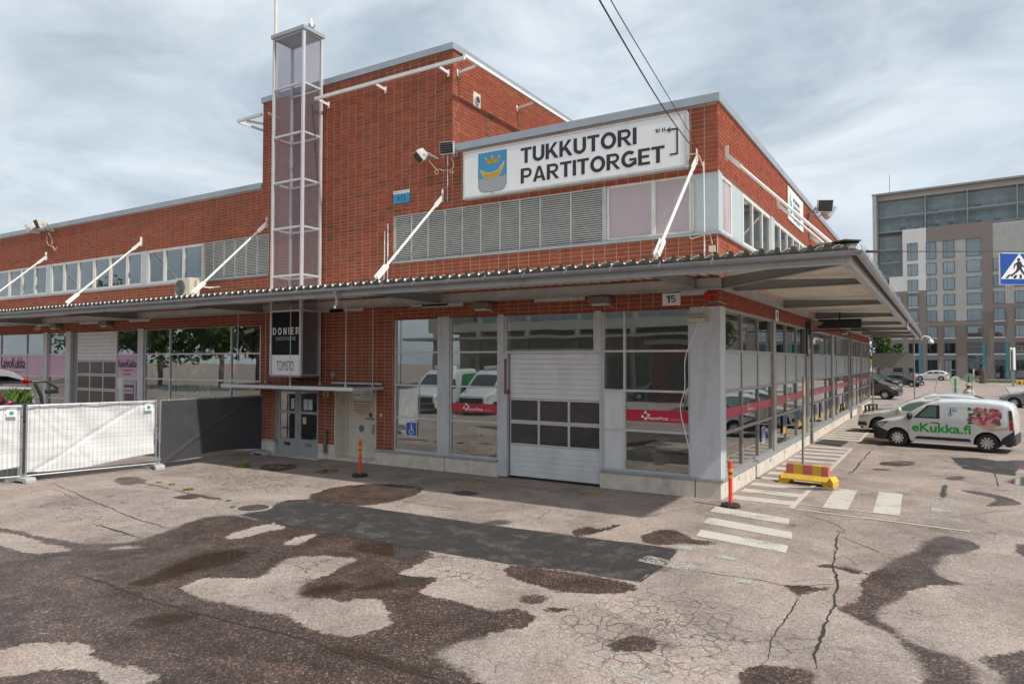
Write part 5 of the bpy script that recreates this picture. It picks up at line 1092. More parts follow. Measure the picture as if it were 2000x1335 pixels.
def cable(name, label, pts, r_, m, cat='cable'):
    P = [Vector(p_) for p_ in pts]; Q = []
    for i_ in range(len(P)-1):
        p0, p1, p2, p3 = P[max(i_-1,0)], P[i_], P[i_+1], P[min(i_+2,len(P)-1)]
        for t in np.linspace(0, 1, 7)[:-1]: Q.append(.5*((2*p1)+(-p0+p2)*t+(2*p0-5*p1+4*p2-p3)*t*t+(-p0+3*p1-3*p2+p3)*t**3))
    Q.append(P[-1]); return tag(MB().tube(Q, r_, 6).build(name, m, smooth=True), label, cat)
cable('cable', 'looped cream cable under the white floodlight', [(-7.85,-.2,8.50),(-7.82,-.05,8.38),(-7.70,-.03,8.26),(-7.66,-.03,8.18),(-7.74,-.03,8.16),(-7.78,-.03,8.24),(-7.62,-.03,8.27),(-7.46,-.03,8.20),(-7.36,-.03,8.24)], .011, M_CABLE)
cable('cable', 'looped cream cable under the tower corner floodlight', [(-7.12,-.2,8.50),(-7.14,-.03,8.36),(-7.18,-.03,8.22),(-7.26,-.03,8.20),(-7.24,-.03,8.12),(-7.16,-.03,8.10),(-7.18,-.03,8.18)], .011, M_CABLE)
cable('conduit', 'thin vertical conduit below the tower floodlights', [(-7.34,-.03,8.6),(-7.34,-.03,7.9),(-7.34,-.03,7.35)], .012, M_GREY)
cable('cable', 'loose cream cable below the left wing floodlights', [(-28.9,-.1,8.35),(-29.0,-.03,8.15),(-28.9,-.03,8.0),(-28.55,-.03,7.9),(-28.3,-.03,7.72),(-28.15,-.03,7.85)], .02, M_CABLE); cable('cable', 'short cream cable arc under left wing floodlights', [(-28.3,-.3,8.4),(-28.55,-.05,8.2),(-28.62,-.03,8.0)], .02, M_CABLE)
cable('cable', 'tangled cable below the side floodlights', [(.1,12.2,8.3),(.04,12.1,8.1),(.04,12.5,7.95),(.04,12.2,7.9),(.04,12.9,7.8)], .02, M_CABLE)
o = cable('conduit', 'pair of pale conduits standing behind the middle strut', [(-9.60,-.03,6.75),(-9.60,-.03,6.0),(-9.62,-.03,5.0)], .018, M_WHITE); MB().tube([(-9.48,-.03,6.95),(-9.48,-.03,5.0)], .018).build('second_pipe', M_WHITE, o)
cable('conduit', 'white conduit beside the right strut down to the canopy', [(-.31,-.03,7.4),(-.30,-.03,6.2),(-.30,-.04,4.95)], .016, M_WHITE)
cable('cable', 'cream cable clipped down the window edge beside the right strut', [(-.56,-.03,7.3),(-.56,-.02,6.6),(-.56,-.02,5.95),(-.62,-.03,5.85),(-.60,-.05,5.72),(-.44,-.05,5.74),(-.20,-.04,5.78),(-.15,-.04,5.68),(-.13,-.04,5.55)], .012, M_CABLE)
o = tag(MB().box(-.20,-.06,-.07,-.01,5.38,5.52).build('junction_box', mat('cream_plastic', (.58,.53,.42), .5), bevel=.01), 'cream junction box on brick just above the canopy', 'junction box'); MB().tube([(-.13,-.04,5.38),(-.14,-.05,5.25),(-.16,-.05,5.12)], .012).build('cable_tail', M_CABLE, o)
cable('cable', 'cream cable running down the brick corner', [(-.02,-.015,5.75),(-.02,-.015,5.3),(-.02,-.015,5.0)], .012, M_CABLE)
# overhead wires to the wall hook
A = Vector((-.46,-.10,7.62))
def px_at(px, py, depth): d = FW+RT*((px-1000)/FPX)-UP*((py-667.5)/FPX); return CAM+d*depth
cable('overhead_wire', 'thick black overhead wire running from the strut head up over the yard', [A, A.lerp(px_at(1165,-10,7.5), .5)+Vector((0,0,-.12)), px_at(1165,-10,7.5), px_at(1090,-160,6.0)], .011, M_BCABLE)
cable('overhead_wire', 'thin overhead wire running from the strut head up over the yard', [A+Vector((.05,0,.10)), A.lerp(px_at(1187,-10,7.5), .5)+Vector((.02,0,.06)), px_at(1187,-10,7.5), px_at(1120,-160,6.0)], .007, M_BCABLE)
cable('cable', 'cream loop joining wires at the strut head', [A+Vector((-.35,-.05,.1)), A+Vector((-.2,-.06,-.05)), A+Vector((.05,-.05,-.08)), A+Vector((.15,.04,-.35))], .014, M_CABLE)
# rails of the former roof sign on the tower
def rail(name, label, a, b_, arms):
    a = Vector(a); b_ = Vector(b_); o = tag(MB().beam(a, b_, .07, .09).build(name, M_WHITE), label, 'rail')
    for p_, q in arms:
        MB().beam(p_, q, .04, .07).build('arm', M_WHITE, o); q = Vector(q); d = (q-Vector(p_)).normalized(); MB().beam(q-d*.012, q-d*.0, .07, .20).build('arm_plate', M_WHITE, o)
rail('sign_rail', 'white steel rail on short arms across the tower front', (-12.05,-.46,10.96), (-6.48,-.46,10.96), [((x,-.425,10.93), (x,-.002,10.90)) for x in (-11.95,-9.63,-7.35)])
rail('sign_rail', 'white steel rail on long arms along the tower side', (-6.52,-.42,11.05), (-6.52,6.2,11.05), [((-6.555,y,11.02), (-7.198,y,10.95)) for y in (.22,3.4,6.0)])
o = tag(MB().beam((-15.7,-.46,10.93), (-14.5,-.46,10.93), .07, .09).build('sign_rail', M_WHITE), 'short white rail frame sticking out left of the tower', 'rail'); MB().beam((-15.68,-.42,10.9), (-15.68,.9,10.9), .05, .07).beam((-15.68,.86,10.9), (-15.0,.86,10.9), .05, .07).beam((-15.3,-.42,10.88), (-15.02,.2,10.88), .05, .07).build('arm', M_WHITE, o); MB().beam((-14.2,-.425,10.93),(-14.2,-.01,10.9), .05, .07).build('arm', M_WHITE, o)
o = tag(MB().lathe([(.13,-.01),(.13,.03)], (-7.185,1.16,10.49), 16, 'x').build('wall_vent', M_FRAME), 'round vent in the tower side wall', 'vent'); MB().lathe([(.095,.031),(.095,.036)], (-7.185,1.16,10.49), 16, 'x').build('vent_opening', M_DARK, o); MB().box(-7.199,-7.19,.98,1.34,10.28,10.70).build('vent_plate', M_CONC, o)
o = tag(MB().lathe([(.09,-.02),(.09,.03)], (-11.66,-.0,2.58), 14, 'y').build('wall_vent', M_GALV), 'small round vent above the entrance slab', 'vent')
fp = tag(MB().tube([(-14.95,.45,11.5),(-14.95,.45,15.5),(-14.95,.45,20)], .075, 12, True, .055).build('flagpole', mat('flagpole_white', (.66,.62,.56), .4), smooth=True), 'white flagpole rising behind the glazed column', 'flagpole'); MB().lathe([(.14,11.45),(.12,11.75)], (-14.95,.45,0), 12).build('pole_socket', M_STEEL, fp)
# gull on the column cap
gl = thing('gull', 'white gull standing on top of the glazed column', 'bird', (-12.30, -.42, 13.12), R(150))
bm_ = bpy.data.meshes.new('body'); gv = [(0,0,.13),(0,0,.20),(.0,0,.30),(.02,0,.37),(.03,0,.42),(-.10,0,.10),(-.19,0,.06)]; ge = [(0,1),(1,2),(2,3),(3,4),(0,5),(5,6)]; gr_ = [.085,.075,.045,.036,.040,.06,.018]
bm_.from_pydata(gv, ge, []); go = bpy.data.objects.new('body', bm_); COL.objects.link(go); go.parent = gl; go.modifiers.new('skin', 'SKIN')
for i_, r_ in enumerate(gr_): bm_.skin_vertices[0].data[i_].radius = (r_, r_)
bm_.skin_vertices[0].data[0].use_root = True; sb = go.modifiers.new('sub', 'SUBSURF'); sb.levels = 2; sb.render_levels = 2; bm_.materials.append(mat('gull_white', (.72,.71,.68), .7))
MB().lathe([(.016,.06),(.010,.10),(.003,.125)], (0,0,.425), 8, 'x').build('beak', mat('beak_yellow', (.45,.28,.04), .5), gl)
for s in (-1, 1): MB().ball((-.06, s*.07, .14), .13, .022, .055).build('wing', mat('gull_grey', (.38,.39,.41), .7), gl, smooth=True); MB().tube([(0,s*.03,.0),(0,s*.03,.09)], .008).build('leg', MATS['beak_yellow'], gl); MB().ball((.055,s*.032,.432), .007).build('eye', M_BLACK, gl)
# bulkhead lamps under the canopy
def bulkhead(label, x, plane='f', y=0):
    F = (lambda u, d, z: (x+u, -d, z)) if plane == 'f' else (lambda u, d, z: (d, y+u, z))
    mb = MB(); prof_ = [(-.28,4.44),(-.24,4.36),(.24,4.36),(.28,4.44),(.26,4.52),(-.26,4.52)]
    mb.prism(prof_, lambda u, v, d: F(u, d, v), .02, .30); o = tag(mb.build('bulkhead_lamp', mat('lamp_body', (.16,.145,.12), .6), bevel=.03), label, 'lamp')
    mb = MB(); mb.prism([(-.22,.06),(.22,.06),(.18,.27),(-.18,.27)], lambda u, v, d: F(u, v, d), 4.30, 4.362); mb.build('lens', M_LAMPGL, o, bevel=.02)
    mb = MB(); mb.tube([F(.2,.05,4.36), F(.24,.05,4.26), F(.28,.05,4.30)], .012); mb.build('cable_tail', M_CABLE, o)
bulkhead('bulkhead lamp under canopy left of the garage transom', -6.1); bulkhead('bulkhead lamp under canopy beside number 15', -2.75); bulkhead('bulkhead lamp under canopy over the flower shop garage', -24.0); bulkhead('bulkhead lamp under canopy furthest left', -27.9); bulkhead('bulkhead lamp under canopy on the far side wall', 0, 's', 22.0)
def cctv(label, p_, aim):
    p_ = Vector(p_); f = Vector(aim).normalized(); o = tag(MB().beam(p_-f*.16, p_+f*.16, .10, .10).build('security_camera', mat('camera_shell', (.42,.37,.29), .5), bevel=.012), label, 'camera')
    MB().beam(p_-f*.17+Vector((0,0,.06)), p_+f*.22+Vector((0,0,.06)), .13, .015).build('sun_shield', MATS['camera_shell'], o); MB().beam(p_+f*.161, p_+f*.168, .07, .07).build('lens', M_BLACK, o); MB().beam(p_, p_+Vector((.12 if abs(f.x)>.3 else 0,.28,.10)), .03, .03).build('bracket', M_STEEL, o)
cctv('beige security camera beside the large left window', (-15.15,-.32,3.95), (-.75,-.5,-.28)); cctv('beige security camera under canopy at far left', (-28.9,-.35,4.35), (-.9,-.3,-.2)); cctv('beige security camera on the side wall by the heater', (.35,11.7,4.35), (.9,-.3,-.15))
o = tag(MB().tube([(.02,39.3,4.3),(.02,39.3,4.3001)], .01).build('dome_camera', M_WHITE), 'white dome camera on curved arm at the canopy far end', 'camera'); o.location = (0,0,0)
MB().tube([(3.02,39.4,4.45),(3.05,39.4,4.62),(3.25,39.4,4.70),(3.5,39.4,4.62),(3.58,39.4,4.45)], .05, 8).build('arm', M_WHITE, o, smooth=True); MB().ball((3.58,39.4,4.30), .17, .17, .17, 12, 8).build('shell', M_WHITE, o, smooth=True); MB().ball((3.58,39.4,4.20), .13, .13, .13, 12, 8).build('dome', M_BLACK, o, smooth=True)
ht = tag(MB().box(.35,1.75,11.9,12.2,4.18,4.50).build('heater_unit', mat('soot_black', (.016,.015,.014), .7, 0, .4, 8), bevel=.02), 'black box unit hanging under the side canopy', 'unit'); MB().box(.1,2.0,11.95,12.05,4.08,4.12).build('hanger_bar', M_BLACK, ht); MB().box(.05,.10,11.9,12.1,3.95,4.45).build('wall_bracket', M_BLACK, ht); MB().tube([(1.05,12.05,4.5),(1.05,12.05,4.75)], .03).build('hanger', M_BLACK, ht); MB().tube([(.04,11.5,4.4),(.04,11.5,3.3),(.04,11.75,3.2)], .03).build('drain_pipe', M_BLACK, ht)
o = tag(MB().box(-.30,-.15,-.09,-.01,4.32,4.50).build('alarm_box', mat('alarm_red', (.50,.008,.01), .4), bevel=.015), 'small red alarm box above the corner pillar', 'alarm'); cable('cable', 'cream cable round the corner from the red alarm', [(-.22,-.03,4.32),(-.20,-.03,4.29),(.0,-.03,4.30),(.02,.2,4.28),(.02,.5,4.27)], .010, M_CABLE)
o = tag(MB().box(-.66,-.28,-.16,-.06,3.86,3.95).build('tube_light', mat('lamp_cream', (.50,.45,.34), .5), bevel=.01), 'horizontal tube light on the grey corner pillar', 'lamp'); MB().tube([(-.70,-.11,3.99),(-.26,-.11,3.99)], .035, 10).build('tube', mat('tube_glass', (.42,.38,.28), .3), o); MB().box(-.36,-.20,-.06,-.03,3.85,4.1).build('back_plate', MATS['lamp_cream'], o)
cable('hanging_cable', 'white loose cable hanging in front of the corner window', [(-.33,-.05,4.21),(-.5,-.08,3.65),(-.72,-.10,3.08),(-.74,-.10,2.4),(-.84,-.10,1.95),(-.74,-.10,1.45),(-.60,-.08,.85)], .011, M_WHITE)
for i_, (x, z) in enumerate(((-.40,1.22),(-.28,1.22),(-.16,1.22),(-.40,1.05),(-.28,1.05),(-.16,1.05))): MB().box(x-.008,x+.008,-.036,-.030,z,z+.02).build('screw', M_STEEL, hall)
tag(MB().tube([(-11.92,-.06,.2),(-11.92,-.06,.86)], .06, 12).build('ash_tube', mat('rust_tube', (.17,.13,.11), .6, .2, .3, 8), smooth=True), 'short upright ash tube on brick between the two doors', 'ashtray')
o = tag(MB().box(-9.74,-9.65,-.04,-.01,1.38,1.48).build('bell_push', MATS['cream_plastic'], bevel=.008), 'small cream bell push right of the beige door', 'bell'); MB().box(-9.71,-9.68,-.045,-.041,1.41,1.45).build('button', M_STEEL, o)
# outdoor cooling unit on the canopy
ac = thing('cooling_unit', 'cream outdoor cooling unit standing on the canopy below left louvres', 'air conditioner', (-17.9, -.75, 5.02))
MB().box(-.42,.42,-.17,.17,.12,.78).build('casing', mat('unit_cream', (.55,.50,.42), .5), ac, bevel=.02); MB().lathe([(.27,-.176),(.27,-.19)], (-.12,0,.45), 20, 'y').build('fan_opening', M_DARK, ac)
mb = MB()
for r_ in (.06,.11,.16,.21,.26):
    pts = [(-.12+r_*math.cos(a), -.196, .45+r_*math.sin(a)) for a in np.linspace(0, 6.283, 21)]; mb.tube(pts, .006, 4)
mb.build('fan_guard', M_STEEL, ac)
for x in (-.32,.32): MB().box(x-.03,x+.03,-.2,.2,.0,.12).build('foot', M_STEEL, ac)
MB().box(.46,.56,-.0,.1,.2,.7).tube([(.55,.05,.5),(.8,.3,.45),(.95,.6,.5)], .03).build('pipe_cover', MATS['cream_plastic'], ac); MB().beam((.0,.62,.78),(.0,.62,2.05), .09, .06).build('riser_duct', MATS['cream_plastic'], ac)
# board and posts at the far end of the canopy
bd = thing('end_board', 'blank grey board held between two thin posts at the canopy end', 'board', (1.32, 39.3, 0)); MB().box(-1.28,1.28,-.02,.02,2.56,3.55).build('board', mat('board_grey', (.24,.235,.225), .6, 0, .06, 1), bd)
for x in (-1.25,1.26): MB().tube([(x,.08,0),(x,.08,4.7)], .04, 8).build('post', M_STEEL, bd)
# ================================================================== FENCE, BOLLARDS, BARRIER
M_WCLOTH = cloth_mat('white_tarpaulin', (.88,.88,.88), .15); M_DCLOTH = cloth_mat('dark_tarpaulin', (.060,.061,.066), .03)
def fence_panel(label, a, b_, cloth, mesh_front, sheetlab, seed, cut=0.0):
    a = Vector(a); b_ = Vector(b_); L = (b_-a).length; ang = math.atan2(b_.y-a.y, b_.x-a.x)
    o = thing('site_fence', label, 'fence', (a.x, a.y, 0), ang, 'temporary fence panels'); H = 1.90
    mb = MB(); mb.tube([(.05,0,.02),(.05,0,H)], .021, 8).tube([(L-.05,0,.02),(L-.05,0,H)], .021, 8).tube([(.05,0,H-.02),(L-.05,0,H-.02)], .018, 8).tube([(.05,0,.16),(L-.05,0,.16)], .018, 8); mb.build('frame', M_GALV, o, smooth=True)
    w_ = MB()
    for x in np.arange(.12, L-.08, .10): w_.tube([(x,0,.16),(x,0,H-.02)], .0028, 4, False)
    for z in np.arange(.36, H-.1, .235): w_.tube([(.05,.004,z),(L-.05,.004,z)], .0028, 4, False)
    w_.build('wire_mesh', M_GALV, o)
    # tarpaulin with folds, tied to the frame. local -y looks at the camera
    rng = random.Random(seed); off = .045 if mesh_front else -.035
    fold = [(rng.uniform(.1,.9), rng.uniform(.3,1.0), rng.uniform(.02,.05), rng.uniform(.05,.14)) for _ in range(5)]
    def P(u, v):
        x = .07+u*(L-.14); z0 = .23+cut*(u-.3)*.0; zlow = z0+.06*math.sin(u*5+seed)+(.14*u if mesh_front else 0); z = zlow+v*(H-.04-zlow)
        y = off+.010*math.sin(u*9+v*3)+.006*math.sin(v*14+u*4)
        for fu, fs, am, wd in fold: 
            t = (u-fu-(1-v)*fs*.55); y += am*.9*math.exp(-(t/wd)**2)*min(1, 4*v*(1.02-v))
        y += .028*math.exp(-((u*1.15-v-.05)/.03)**2)+.018*math.exp(-((u-(1-v)*.5)/.04)**2)+.012*math.sin(u*23+v*9)*math.exp(-((v-.95)/.12)**2)
        y = off+abs(y-off)+.004 if mesh_front else off-abs(y-off)*.7
        return (x, y, z)
    t_ = MB().grid(P, 90, 40).build('tarpaulin', M_WCLOTH if cloth == 'w' else M_DCLOTH, o, smooth=True, fix=False)
    tie = MB()
    for x in np.arange(.3, L-.1, .45): tie.tube([(x,-.03,H-.07),(x+.01,.0,H+.02),(x+.03,-.02,H+.06)], .004, 4)
    for z in (.4,.8,1.2,1.6): tie.tube([(L-.08,-.02,z),(L-.03,-.03,z+.01)], .005, 4)
    tie.build('cable_tie', M_BLACK if cloth == 'w' else M_WHITE, o)
    if sheetlab:
        MB().box(L-.36,L-.16,-.030,-.022,1.62,1.80).build('name_tag', M_SIGNW, o); MB().lathe([(.05,-.034),(.05,-.0305)], (L-.26,0,1.71), 12, 'y').build('green_mark', mat('tag_green', (.05,.35,.15), .5), o)
    return o
FA, FB, FC = (-15.12,-6.88), (-14.42,-3.86), (-14.42,-.36)
fence_panel('white covered mesh fence panel in the middle, fully in view', FA, FB, 'w', True, True, 3)
fence_panel('dark grey covered fence panel next to the brick pier', FB, FC, 'd', False, False, 5)
d0 = Vector(FA)-Vector(FB); fence_panel('white covered mesh fence panel cut by the left edge', (FA[0]-1.2, FA[1]-2.9), FA, 'w', True, True, 8)
def foot(label, c, rz):
    o = thing('concrete_weight', label, 'fence weight', (c[0], c[1], 0), rz, 'concrete fence feet'); mb = MB()
    mb.prism([(-.35,0),(-.35,.09),(-.29,.14),(.29,.14),(.35,.09),(.35,0),(.20,0),(.17,.05),(-.17,.05),(-.20,0)], lambda u, v, d: (u, d, v), -.12, .12); mb.build('block', mat('foot_concrete', (.40,.40,.40), .85, 0, .15, 9, .3, 50), o, bevel=.012)
    for q in (-.05,.05): MB().lathe([(.028,.13),(.028,.20)], (q,0,0), 8).build('socket', M_GALV, o)
foot('pale concrete fence foot between white panels', FA, R(5)); foot('pale concrete fence foot between white and dark panels', FB, R(-20)); foot('pale concrete fence foot against the brick pier', (-14.42,-.42), R(0))
def bollard(label, c):
    o = thing('bollard', label, 'bollard', (c[0], c[1], 0), 0, 'orange red marker posts')
    MB().lathe([(.20,.0),(.20,.05),(.17,.075),(.07,.085)], n=8).build('rubber_base', M_RUBBER, o); MB().lathe([(.044,.06),(.046,.10),(.040,.12),(.042,.90),(.036,.93),(.024,.94)], n=16).build('post', mat('signal_red', (.72,.045,.018), .45, 0, .06, 5), o, smooth=True)
    for z0, z1, c_ in ((.72,.785,(.72,.34,.01)),(.66,.718,(.42,.008,.008)),(.595,.658,(.72,.34,.01))): MB().lathe([(.0435,z0),(.0435,z1)], n=16).build('reflective_band', mat('band_%d' % int(c_[1]*100), c_, .3), o, smooth=True)
bollard('red flexible post with yellow bands at the right corner', (.37,-.60)); bollard('red flexible post with yellow bands before the beige door', (-8.77,-1.85))
# concrete barrier with sign pole
br = thing('barrier', 'red and yellow striped concrete barrier block holding a grey pole', 'barrier', (1.30,3.12,0), R(-9))
prof_ = [(-.23,0),(-.23,.13),(-.10,.24),(-.085,.47),(.085,.47),(.10,.24),(.23,.13),(.23,0)]
def bar_seg(x0, x1, low):
    mb = MB()
    if low: mb.prism([(-.23,.10),(-.23,.13),(-.105,.235),(.105,.235),(.23,.13),(.23,.10)], lambda u, v, d: (d, u, v), x0, x1)
    else: mb.prism([(-.105,.2355),(-.088,.47),(.088,.47),(.105,.2355)], lambda u, v, d: (d, u, v), x0, x1)
    return mb
M_BY = mat('barrier_yellow', (.66,.42,.05), .75, 0, .12, 8, .2, 60, stain=.3, stain_col=(.32,.2,.03), sscale=9); M_BR = mat('barrier_red', (.56,.15,.14), .75, 0, .12, 8, .2, 60, stain=.25, stain_col=(.4,.16,.12), sscale=9)
mb = bar_seg(-.57, .57, True); 
for s in (-1, 1): mb.prism([(s*.571,.0),(s*.64,.0),(s*.64,.13),(s*.571,.235)] if s > 0 else [(s*.64,.0),(s*.571,.0),(s*.571,.235),(s*.64,.13)], lambda u, v, d: (u, d, v), -.23, .23); mb.prism([(s*.36,.1005),(s*.42,.0),(s*.57,.0),(s*.57,.1005)], lambda u, v, d: (u, d, v), -.22, .22)
mb.build('base', M_BY, br)
for i_, (a, b_) in enumerate(((-.50,-.32),(-.32,-.10),(-.10,.13),(.13,.34),(.34,.50))): bar_seg(a+.001, b_-.001, False).build('stripe_block', M_BR if i_ % 2 == 0 else M_BY, br, bevel=.012 if i_ in (0,4) else 0)
MB().tube([(-.12,0,.46),(-.11,.01,1.5),(-.08,.02,2.15)], .03, 10).build('pole', M_STEEL, br, smooth=True); MB().box(-.115,-.095,-.02,.16,1.35,2.62).build('folded_sign', M_STEEL, br); MB().box(-.092,-.080,.0,.10,1.25,2.58).build('sign_face', mat('sign_edge_yellow', (.45,.3,.12), .5), br)

# ================================================================== VEHICLES
M_TYRE = M_RUBBER; M_WELL = mat('wheel_well', (.012,.012,.012), .9)
M_CGLASS = mat('car_glass', (.030,.040,.040), .04, 0, .1, 2, spec=.8)
M_CGREEN = mat('car_glass_green', (.10,.165,.145), .05, 0, .1, 2, spec=.8)
M_HEAD = mat('headlight', (.55,.57,.60), .12, .3, .2, 12); M_TAIL = mat('tail_light', (.32,.008,.01), .2, 0, .1, 9)
class Car:
    def __init__(s, name, label, loc, rz, L, Wd, top, wheels, wr, paint, belt, tb=.20, sill=.22, r=.13, group=None, cat='car', fn=.16, rn=.10, fl=.55, crown=.05, n=56, name2=None):
        s.L, s.W, s.belt, s.tb, s.sill, s.r, s.fn, s.rn, s.fl, s.crown = L, Wd, belt, tb, sill, r, fn, rn, fl, crown
        s.tx = np.array([p_[0] for p_ in top]); s.tz = np.array([p_[1] for p_ in top]); s.H = s.tz.max(); s.wheels, s.wr, s.n = wheels, wr, n
        s.o = thing(name, label, cat, loc, rz, group); s.body(paint)
        for w_ in wheels:
            for sd in (-1, 1): s.wheel(w_, sd)
    def zt(s, q): return float(np.interp(q, s.tx, s.tz))
    def zb(s, q):
        z = s.sill+(.06 if q < .25 or q > s.L-.25 else 0)
        for w_ in s.wheels:
            ra = s.wr*1.20
            if abs(q-w_) < ra: z = max(z, s.wr+math.sqrt(ra*ra-(q-w_)**2)*.98)
        return z
    def pw(s, q):
        f = 1.0
        if q < s.fl: f -= s.fn*(1-q/s.fl)**2
        if q > s.L-.35: f -= s.rn*(1-(s.L-q)/.35)**2
        return f
    def Wz(s, q, z):
        t = max(0, (z-s.belt)/max(.1, s.H-s.belt)); b_ = max(0, (.5-z)/.5)
        return s.W/2*s.pw(q)*(1-s.tb*t**1.25-.05*b_*b_-.012*max(0, 1-abs(z-s.belt*.8)/.3)*-1)
    def X(s, q): return s.L/2-q
    def ring(s, q):
        zt, zb = s.zt(q), s.zb(q); r_ = min(s.r, .42*(zt-zb)); R_ = []
        for i_ in range(11): z = zb+(zt-r_-zb)*i_/10; R_.append((s.Wz(q, z), z))
        w0 = s.Wz(q, zt-r_)
        for a in (22, 45, 67, 90): R_.append((w0-r_*1.15*(1-math.cos(R(a))), zt-r_+r_*math.sin(R(a))))
        w1 = w0-r_*1.15
        for t in (.72, .45, .2, 0): R_.append((w1*t, zt+s.crown*(1-t*t)*min(1, (zt-.5))))
        return R_
    def body(s, paint):
        qs = sorted(set([round(x, 4) for x in np.linspace(0, s.L, s.n)]+[round(x, 4) for x in s.tx]+[round(w_+d*s.wr*1.2, 4) for w_ in s.wheels for d in (-.999,-.97,-.9,-.75,-.5,-.25,0,.25,.5,.75,.9,.97,.999)]))
        mb = MB(); m = None; rows = []
        for q in qs:
            R_ = s.ring(q); ring = [(s.X(q), -y, z) for y, z in R_]+[(s.X(q), y, z) for y, z in R_[-2::-1]]; rows.append(ring)
        m = len(rows[0]); vs = [p_ for r_ in rows for p_ in r_]
        fs = [(i_*m+k_, i_*m+k_+1, (i_+1)*m+k_+1, (i_+1)*m+k_) for i_ in range(len(rows)-1) for k_ in range(m-1)]
        fs += [tuple(range(m)), tuple((len(rows)-1)*m+k_ for k_ in range(m-1, -1, -1))]
        mb._a(vs, fs); s.bo = mb.build('body', paint, s.o, smooth=True)
        MB().box(-s.L/2+.10, s.L/2-.10, -s.W*.40, s.W*.40, s.sill-.02, min(s.zt(.2)-.1, s.wr*2.15)).build('underbody', M_WELL, s.o)
    def wheel(s, q, sd):
        y = sd*(s.W/2-.115); c = (s.X(q), 0, s.wr); r_ = s.wr; h = .10
        prof_ = [(r_*.62,-h),(r_*.90,-h),(r_*.985,-h*.75),(r_,-h*.4),(r_,h*.4),(r_*.985,h*.75),(r_*.90,h),(r_*.62,h)]
        w_ = MB().lathe(prof_, (c[0], y, c[2]), 28, 'y').build('wheel', M_TYRE, s.o, smooth=True)
        k_ = MB(); k_.lathe([(r_*.64,.0),(r_*.64,sd*h*.98),(r_*.58,sd*h*.98),(r_*.56,sd*h*.55)], (c[0], y, c[2]), 24, 'y'); yy = y+sd*h*.80
        for a in range(10):
            t = 2*math.pi*a/10; dv = Vector((math.cos(t), 0, math.sin(t))); p0 = Vector((c[0], yy+sd*.012, c[2])); k_.beam(p0+dv*r_*.10, p0+dv*r_*.60, r_*.12, .02, up=(0,1,0), w2=r_*.20)
        k_.lathe([(r_*.14,0),(r_*.14,sd*.03)], (c[0], yy, c[2]), 12, 'y'); k_.build('rim', s.rim if hasattr(s, 'rim') else M_ALLOY, w_)
        MB().lathe([(r_*.57,0),(r_*.57,sd*.01)], (c[0], y+sd*h*.45, c[2]), 20, 'y').build('brake_disc', M_WELL, w_)
    def side(s, name, pts, m, sd=None, off=.006, parent=None, nu=8, nv=5):
        for d in ((-1, 1) if sd is None else (sd,)):
            (a, b_, c, e) = pts
            def P(u, v):
                q = (a[0]*(1-u)+b_[0]*u)*(1-v)+(e[0]*(1-u)+c[0]*u)*v; z = (a[1]*(1-u)+b_[1]*u)*(1-v)+(e[1]*(1-u)+c[1]*u)*v
                return (s.X(q), d*(s.Wz(q, z)+off), z)
            MB().grid(P, nu, nv).build(name, m, parent or s.o, smooth=True)
    def top(s, name, q0, q1, f0, f1, m, off=.006, nv=6):
        def P(u, v):
            q = q0+(q1-q0)*v; R_ = s.ring(q); y1 = R_[14][0]*(f0+(f1-f0)*v); y = (2*u-1)*y1; zt = s.zt(q); w1 = R_[14][0]; t = min(1, abs(y)/w1)
            return (s.X(q)+.004, y, zt+s.crown*(1-t*t)*min(1, zt-.5)+off)
        MB().grid(P, 10, nv).build(name, m, s.o, smooth=True)
    def end(s, name, y0, y1, z0, z1, m, front=True, off=.01, dep=.03, bevel=.012):
        x = s.L/2+off if front else -s.L/2-off; MB().box(min(x, x-dep*(1 if front else -1)), max(x, x-dep*(1 if front else -1)), y0, y1, z0, z1).build(name, m, s.o, bevel=bevel)
    def mirror(s, q, z, m, sz=.11):
        for d in (-1, 1):
            y = d*(s.Wz(q, z)+.09); MB().ball((s.X(q), y, z), sz*.55, sz*.9, sz*.75, 10, 8).build('mirror', m, s.o, smooth=True)
def paint(name, col, rough=.22):
    m = mat(name, col, rough, 0, .02, 2); b_ = m.node_tree.nodes['Principled BSDF']; b_.inputs['Coat Weight'].default_value = .6; b_.inputs['Coat Roughness'].default_value = .05; return m
P_VAN = paint('van_white', (.62,.64,.65)); P_WHITE = paint('car_white', (.63,.62,.60)); P_SILV = paint('car_pearl', (.58,.60,.62)); P_BROWN = paint('car_brown', (.075,.058,.052)); P_BLK = paint('car_black', (.018,.019,.021)); P_GREY = paint('car_grey', (.20,.21,.22))
# flower delivery van. q runs from the nose to the tail
VL = 4.16
vc = Vector((4.19, 13.55, 0)); vz = math.pi+R(-9.6)
van = Car('delivery_van', 'white eKukka.fi delivery van with a bouquet printed on its side', vc, vz, VL, 1.68,
  [(0,.70),(.05,.80),(.25,.90),(.80,1.03),(.95,1.08),(1.20,1.26),(1.55,1.49),(1.78,1.60),(2.05,1.67),(2.6,1.70),(3.4,1.69),(3.85,1.64),(4.05,1.57),(4.12,1.42),(4.16,1.10)], [.78,3.42], .315, P_VAN, .98, .13, .24, .12, None, 'van', .20, .06, .7, .05, 64)
van.top('windscreen', 1.03, 1.68, .96, .94, M_CGLASS)
van.side('window_seal', [(1.28,1.045),(2.08,1.045),(2.07,1.50),(1.72,1.50)], M_BLACK, off=.004)
van.side('side_window', [(1.42,1.09),(1.98,1.09),(1.98,1.46),(1.75,1.46)], M_CGREEN, off=.009)
van.side('bumper', [(.0,.26),(.42,.26),(.50,.52),(.0,.72)], M_BLACK, off=.010); van.side('bumper', [(.0,.24),(.43,.24),(.40,.40),(.0,.40)], M_BLACK, off=.014)
